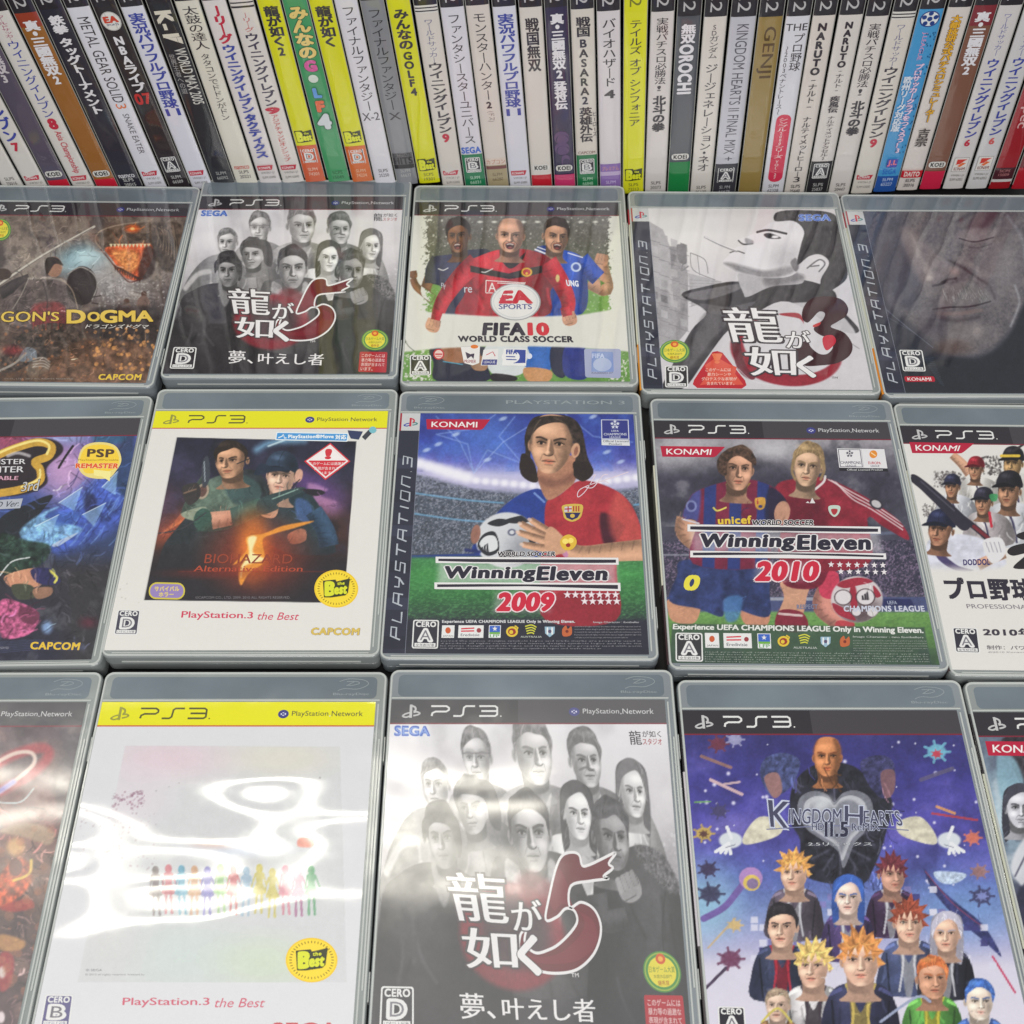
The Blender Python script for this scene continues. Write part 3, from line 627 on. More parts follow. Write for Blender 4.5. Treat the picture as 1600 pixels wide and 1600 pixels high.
def ink_group():
    L = []; k = cropink(A1, z0=.05); sega(k, [(290, 188), (440, 190), (436, 220), (284, 219)])
    k.text('龍', (1310, 205, 1362, 250), (40, 36, 40), .03); k.text('が如く', (1368, 205, 1450, 226), (60, 50, 55), .02); k.text('スタジオ', (1366, 230, 1450, 250), (170, 50, 60), .02); L.append(('publisher_mark', k))
    k = cropink(A1, z0=.05); wh = (228, 226, 228); ol = ((70, 62, 66), .03)
    # brushed numeral
    N5 = [(955, 600), (1000, 590), (1028, 600), (1035, 632), (1070, 628), (1120, 612), (1185, 592), (1150, 625), (1165, 640), (1120, 665), (1140, 672), (1060, 680), (975, 695), (960, 760),
          (1010, 745), (1060, 765), (1082, 810), (1070, 860), (1030, 910), (960, 950), (880, 962), (800, 955), (745, 925), (722, 890), (735, 845), (760, 830), (750, 870), (790, 900), (850, 890), (900, 870), (960, 830), (985, 800), (975, 770), (940, 765), (900, 790), (850, 798), (880, 720), (920, 640)]
    c = np.mean(N5, 0)
    k.poly(N5, (104, 24, 36), True); k.poly([(880, 720), (930, 640), (960, 690), (975, 760), (1050, 800), (1060, 860), (1010, 905), (930, 930), (800, 930), (745, 900), (790, 912), (880, 905), (970, 860), (1015, 810), (985, 765), (930, 750), (890, 770)], (118, 32, 44), True)
    k.line(list(catmull(N5, 5)) + [N5[0]], 9, wh)
    pass
    k.text('龍', [(440, 650), (695, 660), (690, 812), (470, 800)], wh, .034, ol); k.text('が', (708, 738, 835, 832), wh, .04, ol)
    k.text('如', [(485, 822), (715, 830), (705, 950), (495, 945)], wh, .04, ol); k.text('く', (720, 850, 800, 965), wh, .07, ol)
    k.text('TM', (930, 962, 962, 974), wh); L.append(('title_lettering', k))
    k = cropink(A1, z0=.05); k.text('夢、', [(450, 1020), (590, 1025), (590, 1100), (445, 1098)], wh, .04); k.text('叶えし者', [(625, 1035), (1015, 1040), (1010, 1110), (622, 1100)], wh, .04); L.append(('subtitle_lettering', k))
    k = cropink(A1, z0=.05); badge(k, [(120, 1000), (258, 1002), (240, 1130), (95, 1128)], 'D', (40, 36, 42)); L.append(('rating_badge', k))
    k = cropink(A1, z0=.05); seal(k, 1318, 958, 80, 63); L.append(('award_seal', k))
    k = cropink(A1, z0=.05); q = [(1228, 1028), (1392, 1030), (1385, 1152), (1218, 1148)]; k.rr(q, (172, 28, 44), .06)
    for i, t in enumerate(('このゲームには', '暴力等の過激な', '表現が含まれて', 'います。')): k.text(t, sub(q, .08, .1 + i * .22, .92 if i < 3 else .5, .27 + i * .22), (226, 200, 200), .02)
    L.append(('warning_label', k)); L.append(header('dark')); return L
g_ink = [(n, k.mesh(n)) for n, k in ink_group()]; A1.finish(); g_mesh = A1.mesh('cover_sheet')
case(P_Y5, None, 'clear case with grey group portrait cover in the row nearest the standing spines', None, None, SHELL_B, g_ink, False, g_mesh)
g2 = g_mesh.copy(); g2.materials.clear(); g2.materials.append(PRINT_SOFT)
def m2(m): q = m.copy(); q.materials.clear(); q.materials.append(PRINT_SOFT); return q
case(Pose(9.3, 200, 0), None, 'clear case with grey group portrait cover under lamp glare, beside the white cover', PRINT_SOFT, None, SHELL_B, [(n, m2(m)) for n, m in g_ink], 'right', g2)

# ---------- 2: three footballers
P_FI = Pose(4.4, 550.4, -.2)
def art_fifa():
    A = Art(P_FI, (610, 280, 4), (214, 214, 206)); X, Y = A.X, A.Y
    n = vnoise(X, Y, 16, 1, 2); n2 = vnoise(X, Y, 7, 6, 2)
    inside = np.minimum(np.minimum(sstep(120, 330, X + 0 * Y), sstep(1440, 1300, X)), 1) * sstep(200, 235, Y)
    inside = np.where(Y > 1040, np.maximum(inside, .62), inside)
    m = sstep(.42, .58, inside * .95 + (n - .5) * .5 + (n2 - .5) * .35)
    c = np.zeros(X.shape + (3,)); c[:] = (92, 90, 82)
    c[:] = np.stack([np.interp(Y, [215, 330, 540, 600, 700, 1250], [q[k] for q in ((108, 106, 104), (86, 84, 78), (84, 88, 70), (104, 140, 78), (110, 158, 72), (98, 146, 66))]) for k in range(3)], -1)
    A.blend(m, c); A.blend(m * .25 * sstep(.5, .7, vnoise(X, Y, 12, 9)) * (Y < 560), (160, 158, 150))
    for i in range(9): A.ell(560 + i * 90, 268, 16, 7, (240, 240, 230), soft=.8, a=.8)
    A.speckle(700, (150, 225, 1430, 1250), 4, (222, 222, 214), 5, .6)
    # left player
    sk = (128, 84, 56); nv = (44, 48, 78)
    limb(A, [(270, 560), (220, 700), (270, 750), (170, 680), (140, 620)], 70, 40, sk); fist(A, 143, 598, 26, sk, -10)
    torso(A, [(380, 470), (250, 500), (245, 640), (320, 680), (300, 830), (640, 850), (640, 480), (520, 440)], nv, -1)
    limb(A, [(300, 500), (265, 570), (260, 650)], 90, 90, nv)
    A.head(425, 360, 150, 195, sk, (34, 26, 24), -.4, -4, -1, mouth=1); A.line([(300, 560), (330, 570), (360, 556)], 6, (215, 215, 215))
    # right player
    bl = (32, 72, 172); s3 = (190, 140, 110)
    limb(A, [(1240, 640), (1350, 690), (1330, 560), (1320, 530)], 90, 62, s3); fist(A, 1320, 506, 42, s3, 10)
    torso(A, [(900, 450), (1060, 440), (1200, 490), (1230, 620), (1200, 840), (900, 850)], bl, 1)
    limb(A, [(1190, 500), (1240, 560), (1300, 620)], 110, 105, bl); A.line([(1110, 462), (1200, 490)], 6, (225, 225, 235)); A.line([(905, 440), (980, 470)], 10, (225, 225, 235)); A.line([(920, 425), (990, 450)], 6, (225, 225, 235))
    A.head(1035, 360, 165, 200, s3, (48, 36, 30), .5, 6, -1, mouth=1)
    # centre player
    rd = (186, 34, 50); s2_ = (206, 152, 124)
    torso(A, [(560, 480), (690, 440), (850, 440), (990, 490), (1060, 600), (1000, 700), (960, 860), (430, 860), (470, 700), (420, 560)], rd, -1, .15)
    limb(A, [(540, 520), (430, 620), (330, 760), (290, 870)], 130, 74, rd); limb(A, [(980, 520), (1060, 640), (1110, 760), (1105, 850)], 130, 74, rd)
    A.poly([(690, 430), (750, 520), (840, 460), (850, 420), (830, 500), (750, 560), (690, 500)], (36, 30, 32))
    A.head(750, 355, 178, 205, s2_, (96, 74, 62), 0, 2, -1, mouth=1, style='bald')
    A.poly([(500, 540), (620, 565), (740, 590), (850, 560), (950, 540), (950, 585), (850, 610), (740, 625), (620, 605), (500, 580)], (38, 30, 34), 0, 1, False)
    A.line([(570, 580), (595, 582), (640, 560)], 6, (220, 220, 220)); A.ell(852, 582, 34, 28, (226, 180, 50)); A.ell(852, 582, 24, 19, (190, 40, 50)); A.ell(852, 590, 8, 8, (226, 180, 50))
    A.ell(1160, 550, 32, 30, (190, 205, 235)); A.ell(1160, 550, 20, 19, (50, 80, 170)); A.ell(1045, 620, 12, 24, (210, 190, 120))
    # lower half: shorts and legs
    A.poly([(265, 1050), (590, 1050), (610, 1170), (600, 1262), (290, 1262), (270, 1150)], (40, 42, 60)); A.poly([(325, 1050), (520, 1060), (560, 1120), (430, 1150), (330, 1130)], (150, 98, 66)); A.line([(330, 1140), (450, 1158)], 6, (70, 160, 190))
    A.poly([(600, 1040), (860, 1040), (850, 1180), (780, 1230), (630, 1210)], (206, 212, 214)); A.poly([(640, 1215), (780, 1232), (775, 1262), (640, 1262)], (40, 36, 40)); A.poly([(500, 1120), (600, 1110), (600, 1190), (520, 1190)], (160, 120, 90))
    A.poly([(865, 1040), (1010, 1040), (1005, 1180), (950, 1205), (840, 1170), (870, 1100)], (44, 100, 184)); A.poly([(838, 1180), (1000, 1195), (990, 1262), (860, 1262)], (196, 140, 92)); A.poly([(1005, 1050), (1110, 1050), (1090, 1235), (1010, 1200)], (26, 32, 60)); A.poly([(1090, 1050), (1215, 1050), (1230, 1240), (1090, 1225)], (34, 48, 130))
    # white band
    b = sstep(-8, 8, Y - np.interp(X, [60, 300, 600, 900, 1180, 1480], [806, 838, 856, 860, 850, 800])) * sstep(8, -8, Y - np.interp(X, [60, 300, 600, 900, 1180, 1480], [1084, 1058, 1046, 1046, 1054, 1078]))
    A.blend(b, (216, 215, 208)); fist(A, 265, 915, 46, s2_, 15); fist(A, 1120, 875, 46, s2_, -15); limb(A, [(296, 820), (282, 880)], 70, 56, rd); limb(A, [(1095, 800), (1108, 855)], 72, 60, rd)
    A.line([(85, 990), (110, 1040), (150, 1075)], 4, (70, 80, 60)); A.line([(95, 1010), (80, 1060)], 4, (70, 80, 60))
    return A
A2 = art_fifa()
L = [header('dark')]
k = cropink(A2, z0=.05); k.ell(782, 768, 158, 116, (150, 152, 156)); k.ell(782, 768, 150, 110, (216, 216, 216)); k.ell(782, 768, 138, 100, (196, 198, 202)); k.ell(782, 768, 134, 96, (222, 221, 219))
k.text('EA', [(716, 702), (846, 700), (880, 774), (688, 774)], (192, 30, 50), .09); k.line([(684, 748), (740, 748)], 8, (192, 30, 50)); k.line([(704, 722), (760, 722)], 6, (222, 221, 219)); k.text('SPORTS', (678, 782, 884, 814), (54, 58, 132), .04); L.append(('round_logo', k))
k = cropink(A2, z0=.05); k.text('FIFA', [(588, 902), (835, 902), (838, 974), (580, 974)], (44, 38, 52), .075); k.text('10', [(865, 902), (980, 902), (986, 974), (868, 974)], (200, 36, 52), .09)
k.text('WORLD CLASS SOCCER', [(424, 982), (1138, 984), (1142, 1020), (426, 1016)], (44, 38, 52), .07); L.append(('title_lettering', k))
k = cropink(A2, z0=.05); badge(k, (122, 1100, 254, 1226), 'A', (44, 44, 46)); L.append(('rating_badge', k))
k = cropink(A2, z0=.05)
k.text('A', (612, 648, 660, 705), (226, 214, 214), .02)
for p in (((598, 634), (845, 650)), ((598, 634), (596, 712)), ((598, 712), (640, 712)), ((668, 650), (840, 656))): k.line(p, 5, (226, 214, 214))
k.text('Fly', (318, 650, 345, 690), (200, 205, 215)); k.text('re', (462, 676, 510, 710), (200, 205, 215), .02); k.text('UNG', [(1098, 632), (1172, 638), (1176, 672), (1104, 668)], (222, 226, 238), .07); L.append(('shirt_lettering', k))
k = cropink(A2, z0=.05)
k.ell(302, 1095, 34, 34, (190, 40, 50)); k.ell(302, 1095, 26, 26, (226, 200, 190)); k.line([(280, 1095), (325, 1095)], 9, (190, 40, 50)); k.line([(284, 1108), (318, 1108)], 4, (190, 40, 50))
k.poly([(440, 1050), (560, 1045), (555, 1150), (515, 1165), (460, 1150)], (226, 224, 222)); k.poly([(468, 1080), (500, 1095), (525, 1090), (520, 1125), (505, 1108), (480, 1125)], (60, 50, 70)); k.text('PREMIER', (462, 1130, 535, 1150), (150, 30, 60), .04); k.ell(525, 1048, 24, 12, (220, 120, 50))
k.put([(582, 1068), (675, 1060), (668, 1165), (565, 1165)], [(0, 1, 2, 3)], (226, 224, 224)); k.put([(578, 1128), (668, 1128), (664, 1162), (570, 1162)], [(0, 1, 2, 3)], (52, 58, 130)); k.line([(600, 1100), (640, 1080), (655, 1108)], 5, (190, 40, 60)); k.text('LEAGUE', (585, 1136, 655, 1152), (220, 220, 230), .03)
k.put([(708, 1060), (852, 1062), (848, 1168), (698, 1165)], [(0, 1, 2, 3)], (228, 228, 228)); k.put([(780, 1066), (846, 1068), (844, 1150), (770, 1152)], [(0, 1, 2, 3)], (44, 66, 150)); k.ell(752, 1112, 56, 40, (228, 228, 228)); k.text('FIFA', (725, 1068, 790, 1094), (44, 66, 150), .08); k.line([(722, 1110), (780, 1112)], 6, (44, 66, 150)); k.line([(724, 1128), (788, 1130)], 6, (44, 66, 150)); k.ell(868, 1108, 18, 18, (215, 220, 235))
L.append(('league_marks', k))
k = cropink(A2, z0=.05); k.rr([(1210, 1060), (1440, 1062), (1440, 1245), (1218, 1240)], (160, 166, 196), .08); k.put([(1258, 1078), (1390, 1080), (1396, 1205), (1256, 1205)], [(0, 1, 2, 3)], (128, 148, 200)); k.ell(1325, 1160, 58, 42, (168, 180, 214)); k.text('FIFA', (1262, 1092, 1336, 1118), (185, 196, 226), .06); k.text('RA00000137', (1258, 1206, 1390, 1218), (90, 90, 120)); L.append(('hologram_sticker', k))
case(P_FI, A2, 'clear case with three shouting footballers in navy, red and blue above a white title band', None, None, SHELL, L, False)

# ---------- 3: grey profile of a smoking man
P_Y3 = Pose(140.6, 544.4, -.45)
def art_profile():
    A = Art(P_Y3, (970, 280, 3.81), (214, 210, 216)); g = lambda v: (v, v - 3, v + 3)
    A.grad([180, 600, 1280], [(216, 212, 214), (206, 202, 208), (204, 200, 206)]); A.ell(420, 330, 260, 180, (226, 224, 224), 0, .9, .7)
    rs = RS(4)
    for pts, c in (([(165, 250), (250, 300), (300, 420), (330, 980), (200, 980)], 176), ([(290, 400), (340, 400), (400, 560), (400, 900), (330, 980)], 150), ([(400, 560), (600, 610), (560, 700), (420, 760)], 176), ([(160, 640), (280, 660), (330, 800), (330, 980), (200, 1000)], 160)):
        A.poly(pts, g(c), 0, 1, False)
    for i in range(26):
        x = 180 + (i % 4) * 58; y = 300 + (i // 4) * 90 + (i % 4) * 26
        A.poly([(x, y), (x + 40, y + 14), (x + 42, y + 56), (x + 3, y + 44)], g(rs.randint(118, 205)), 0, .8, False)
        A.line([(x - 8, y + 62), (x + 52, y + 80)], 4, g(130), 0, .8, False)
    for i in range(9): A.line([(410, 600 + i * 20), (600, 612 + i * 12)], 3, g(140), 0, .7, False)
    A.poly([(332, 400), (352, 388), (384, 396), (392, 500), (345, 490)], g(122)); A.line([(372, 500), (362, 545), (400, 520)], 9, g(130)); A.line([(415, 440), (500, 480), (520, 560)], 4, g(110)); A.line([(415, 440), (430, 540), (560, 600)], 4, g(120)); A.line([(455, 455), (470, 570)], 3, g(130))
    # coat
    A.poly([(360, 690), (500, 640), (700, 610), (820, 680), (1050, 600), (1260, 660), (1300, 760), (1420, 900), (1300, 900), (1000, 730), (800, 800), (640, 900), (500, 1080), (380, 1240), (240, 1270), (300, 1120), (420, 900), (510, 790)], g(54), 0, 1, True, None, .35, 60)
    A.poly([(700, 600), (790, 640), (1040, 600), (1200, 640), (1230, 690), (1000, 650), (860, 690), (740, 710)], g(52)); A.poly([(380, 690), (540, 650), (700, 625), (700, 660), (500, 720)], g(130), 6, .7); A.poly([(470, 740), (640, 760), (800, 730), (700, 800), (540, 800)], g(96), 6, .8)
    A.poly([(500, 800), (700, 790), (560, 940), (420, 1120), (330, 1200), (400, 1040)], g(110), 14, .6); A.line([(880, 850), (1060, 800), (1420, 1010)], 5, g(130), 0, .7); A.poly([(800, 800), (1000, 740), (1250, 760), (1400, 960), (1000, 900), (860, 870)], g(202), 6, .9)
    # face looking up to the left
    A.poly([(700, 560), (860, 570), (1050, 560), (1080, 620), (900, 640), (760, 700), (730, 680)], g(176)); A.poly([(860, 570), (1050, 560), (1080, 600), (880, 640)], g(96), 20, .7)
    f = A.poly([(930, 250), (1000, 240), (1090, 300), (1080, 420), (1040, 560), (900, 590), (760, 570), (690, 555), (620, 520), (608, 490), (640, 458), (668, 430), (690, 405), (735, 395), (700, 375), (696, 360), (740, 345), (800, 320), (830, 300), (880, 265)], g(222))
    A.poly([(612, 500), (640, 520), (720, 560), (860, 590), (980, 575), (1040, 540), (1000, 520), (860, 545), (740, 520), (660, 500)], g(120), 14, .8, True, f); A.ell(980, 470, 90, 80, g(160), 0, .8, .5, f)
    A.line([(700, 366), (730, 388), (784, 384)], 9, g(70)); A.poly([(740, 352), (786, 366), (788, 386), (750, 388)], g(150), 6, .8); A.line([(650, 438), (690, 428), (735, 442)], 7, g(90)); A.line([(500, 345), (590, 390), (690, 430)], 12, g(150)); A.line([(500, 343), (600, 390), (690, 424)], 5, g(236))
    A.line([(812, 316), (880, 304), (985, 325)], 13, g(52)); A.poly([(850, 330), (890, 322), (955, 352), (880, 354)], g(60)); A.ell(918, 344, 22, 8, g(225)); A.ell(888, 338, 12, 12, g(25))
    A.ell(1172, 510, 62, 40, g(216), -25, .12); A.poly([(1060, 500), (1120, 470), (1200, 560), (1080, 560), (1040, 540)], g(206)); A.line([(1110, 530), (1180, 480), (1215, 505), (1180, 550)], 9, g(110)); A.line([(1130, 520), (1180, 515)], 7, g(90))
    h = A.poly([(918, 250), (935, 195), (1100, 185), (1270, 210), (1305, 320), (1340, 480), (1345, 590), (1260, 660), (1200, 690), (1190, 600), (1240, 500), (1190, 450), (1120, 460), (1050, 510), (1070, 400), (1090, 310), (1030, 250)], g(52), 0, 1, True, None, .3, 25)
    for i in range(14): A.line([(960 + i * 20, 205), (1080 + i * 14, 260 + i * 8), (1120 + i * 14, 380 + i * 14)], 3, g(92), 3, .35, True, h)
    A.poly([(1010, 500), (1040, 470), (1060, 520), (1040, 550)], g(90), 6, .8)
    # red brush ring
    A.ell(985, 1025, 335, 205, (150, 34, 50), 8, .03); A.ell(1010, 985, 285, 178, g(208), 8, .03); A.ell(760, 1000, 120, 120, (92, 38, 48), 0, .6, .75, sstep(.4, .6, ((A.X < 820) & (A.Y > 940)).astype(float) * (A.poly([(655, 940), (700, 940), (740, 1100), (800, 1180), (760, 1190), (690, 1120)], (110, 34, 48), 0, .9))))
    A.poly([(950, 800), (1060, 800), (1090, 860), (1060, 830), (960, 812)], (160, 50, 60)); A.line([(700, 1130), (780, 1200), (900, 1225)], 4, g(220), 0, .8)
    return A
A3 = art_profile(); L = [side_band()]
k = cropink(A3, z0=.05); sega(k, [(1062, 212), (1242, 212), (1246, 248), (1064, 248)]); L.append(('publisher_mark', k))
k = cropink(A3, z0=.05); dk = (58, 26, 34); wh = (230, 228, 230); ol = ((60, 52, 58), .035)
k.poly([(1080, 830), (1085, 770), (1130, 715), (1220, 698), (1310, 715), (1352, 765), (1340, 815), (1290, 850), (1250, 880), (1330, 915), (1378, 985), (1362, 1050), (1290, 1095), (1190, 1110), (1090, 1110), (1040, 1060), (1050, 1000), (1110, 960), (1130, 1000), (1180, 1040), (1230, 1040), (1262, 1000), (1240, 950), (1190, 930), (1150, 900), (1160, 870), (1200, 840), (1215, 800), (1180, 790), (1140, 830), (1110, 855)], dk, True)
k.poly([(1205, 940), (1260, 930), (1280, 970), (1230, 1020), (1205, 990)], (190, 40, 60), True); k.poly([(1145, 870), (1190, 852), (1180, 872), (1150, 882)], (190, 60, 60), True)
k.text('龍', [(598, 762), (920, 770), (965, 975), (655, 970)], wh, .034, ol); k.text('が', [(980, 900), (1120, 905), (1130, 1010), (985, 1005)], wh, .04, ol); k.text('如', [(728, 1000), (1035, 1005), (1040, 1175), (780, 1170)], wh, .04, ol); k.text('く', [(1050, 1050), (1140, 1060), (1155, 1180), (1060, 1170)], wh, .07, ol)
k.text('TM', (1255, 1178, 1290, 1190), (90, 80, 90)); L.append(('title_lettering', k))
k = cropink(A3, z0=.05); badge(k, [(262, 1112), (398, 1112), (402, 1242), (264, 1240)], 'D', (44, 42, 44)); L.append(('rating_badge', k)); k = cropink(A3, z0=.05); seal(k, 320, 1026, 90, 68); L.append(('award_seal', k))
k = cropink(A3, z0=.05); k.poly([(545, 1030), (575, 1024), (605, 1034), (740, 1200), (748, 1228), (720, 1248), (455, 1244), (428, 1222), (436, 1196)], (186, 34, 46))
k.put([(570, 1060), (640, 1100), (690, 1120), (680, 1160), (730, 1225), (640, 1225), (570, 1215), (470, 1228), (520, 1160), (500, 1110)], [tuple(range(10))], (214, 84, 66)); k.text('！', [(556, 1042), (590, 1042), (580, 1096), (566, 1096)], (226, 120, 80), .08)
for i, (t, x0, x1) in enumerate((('このゲームには', 505, 655), ('暴力シーンや', 515, 655), ('グロテスクな表現が', 480, 690), ('含まれています。', 510, 675))): k.text(t, (x0, 1126 + i * 27, x1, 1146 + i * 27), (240, 214, 200), .03)
L.append(('warning_label', k))
case(P_Y3, A3, 'clear case with pale profile of a smoking dark-haired man and red warning triangle', None, [(3, 38, (226, 150, 50)), (38, 140, (222, 222, 200)), (140, 154, (180, 30, 50))], SHELL, L, False)

# ---------- 4: close-up of an old face
P_MG = Pose(276, 541.5, -.3)
def art_face():
    A = Art(P_MG, (1300, 280, 4.444), (52, 56, 70)); X, Y = A.X, A.Y
    A.grad([160, 1450], [(56, 58, 74), (38, 42, 54)]); A.grad([200, 500], [(50, 58, 84), (60, 60, 70)], 'X', .5 * (X < 520))
    f = A.poly([(250, 100), (1290, 100), (1360, 400), (1350, 800), (1290, 980), (1160, 1140), (1010, 1225), (840, 1215), (680, 1120), (520, 980), (350, 760), (270, 420)], (98, 94, 100), 40)
    n = vnoise(X + Y * .3, Y, 70, 8, 4); n3 = vnoise(X, Y, 18, 9, 3); A.blend(f * .4 * sstep(.5, .75, n), (124, 114, 116)); A.blend(f * .4 * sstep(.5, .25, n), (74, 70, 80)); A.blend(f * .3 * sstep(.5, .7, n3), (122, 114, 114)); A.blend(f * .35 * sstep(.5, .3, n3), (72, 68, 76))
    A.poly([(250, 120), (470, 120), (520, 380), (560, 560), (620, 740), (560, 900), (420, 860), (300, 640)], (66, 66, 82), 60, .85)
    A.poly([(470, 360), (560, 340), (680, 470), (820, 590), (840, 660), (760, 700), (700, 745), (620, 715), (540, 560)], (120, 110, 114), 30, .85); A.poly([(540, 385), (572, 395), (625, 520), (700, 665), (688, 700), (650, 660), (590, 540)], (150, 141, 141), 22, .8); A.ell(672, 690, 22, 18, (178, 168, 164), 0, .7, .8)
    A.ell(848, 640, 34, 26, (142, 120, 120), 20, .7, .8); A.line([(700, 742), (760, 728), (800, 700), (860, 690)], 14, (50, 42, 50), 7, .9); A.ell(775, 716, 26, 12, (40, 32, 40), -20, .5, .8)
    A.line([(810, 565), (900, 610), (1000, 680), (1090, 740), (1130, 830)], 16, (54, 46, 54), 12, .85); A.line([(850, 540), (960, 600), (1080, 680)], 34, (136, 126, 128), 22, .6)
    A.poly([(730, 860), (800, 760), (900, 715), (1010, 740), (1100, 810), (1110, 860), (960, 870), (800, 895)], (112, 108, 112), 18, .9)
    rs = RS(3)
    for i in range(120):
        x = rs.uniform(760, 1070); y = 720 + abs(x - 900) * .22 + rs.uniform(0, 90); k = rs.choice([176, 150, 88, 76]); A.line([(x, y), (x + 14 + (x - 880) * .06, y + 36)], 2.5, (k, k, k), 2, .5, False)
    A.line([(700, 905), (820, 890), (960, 885), (1100, 850)], 10, (44, 38, 46), 6, .95); A.line([(720, 930), (860, 935), (1040, 910)], 26, (124, 108, 108), 12, .8); A.line([(760, 970), (880, 985), (1020, 960)], 24, (52, 48, 56), 16, .8)
    A.ell(930, 1070, 150, 80, (120, 112, 114), 0, .9, .85); A.ell(1010, 1050, 40, 40, (150, 142, 142), 0, .9, .7); A.ell(820, 1170, 130, 50, (92, 74, 70), 0, .8, .8); A.ell(700, 1010, 90, 110, (62, 58, 70), 0, .9, .7)
    A.ell(1180, 600, 130, 200, (132, 126, 130), 10, .9, .7); A.poly([(940, 330), (1050, 200), (1180, 190), (1120, 290), (980, 390)], (74, 54, 66), 30, .85); A.poly([(860, 370), (980, 340), (1140, 360), (1080, 440), (900, 430)], (128, 118, 122), 20, .75); A.line([(885, 412), (990, 436), (1120, 405)], 9, (48, 40, 50), 5, .9); A.line([(900, 455), (1000, 478), (1110, 450)], 6, (70, 62, 72), 6, .7); A.line([(930, 490), (1010, 505), (1100, 480)], 5, (82, 74, 84), 6, .6); A.line([(860, 300), (960, 240), (1080, 170)], 26, (60, 54, 66), 16, .7)
    A.line([(1220, 260), (1320, 420), (1350, 640)], 16, (150, 150, 160), 16, .5); A.line([(1270, 740), (1300, 860), (1240, 1020)], 14, (190, 192, 200), 12, .5)
    A.poly([(1360, 860), (1360, 1500), (380, 1500), (420, 1330), (800, 1245), (1040, 1245), (1220, 1110)], (36, 38, 46), 20, .97)
    for i in range(16): A.line([(640 + i * 7, 1250 + i * 11), (700 + i * 5, 1240 + i * 13)], 3, (74, 96, 114), 0, .6, False)
    A.line([(370, 900), (500, 1010), (700, 1170)], 5, (108, 112, 130), 3, .8); A.line([(390, 960), (560, 1060)], 4, (84, 88, 106), 3, .8); return A
A4 = art_face(); L = [side_band()]
k = cropink(A4, z0=.05); badge(k, [(464, 1186), (626, 1188), (652, 1336), (494, 1334)], 'D', (40, 44, 54)); L.append(('rating_badge', k))
k = cropink(A4, z0=.05); k.rr([(500, 1370), (708, 1370), (718, 1408), (508, 1408)], (176, 28, 48), .3); k.text('KONAMI', [(522, 1378), (684, 1378), (690, 1402), (526, 1400)], (232, 226, 226), .04); L.append(('publisher_mark', k))
case(P_MG, A4, 'clear case with dark close-up of a wrinkled moustached face on its cover', None, [(3, 38, (226, 140, 40)), (38, 140, (206, 208, 190)), (140, 154, (170, 30, 50))], SHELL_B, L, False)

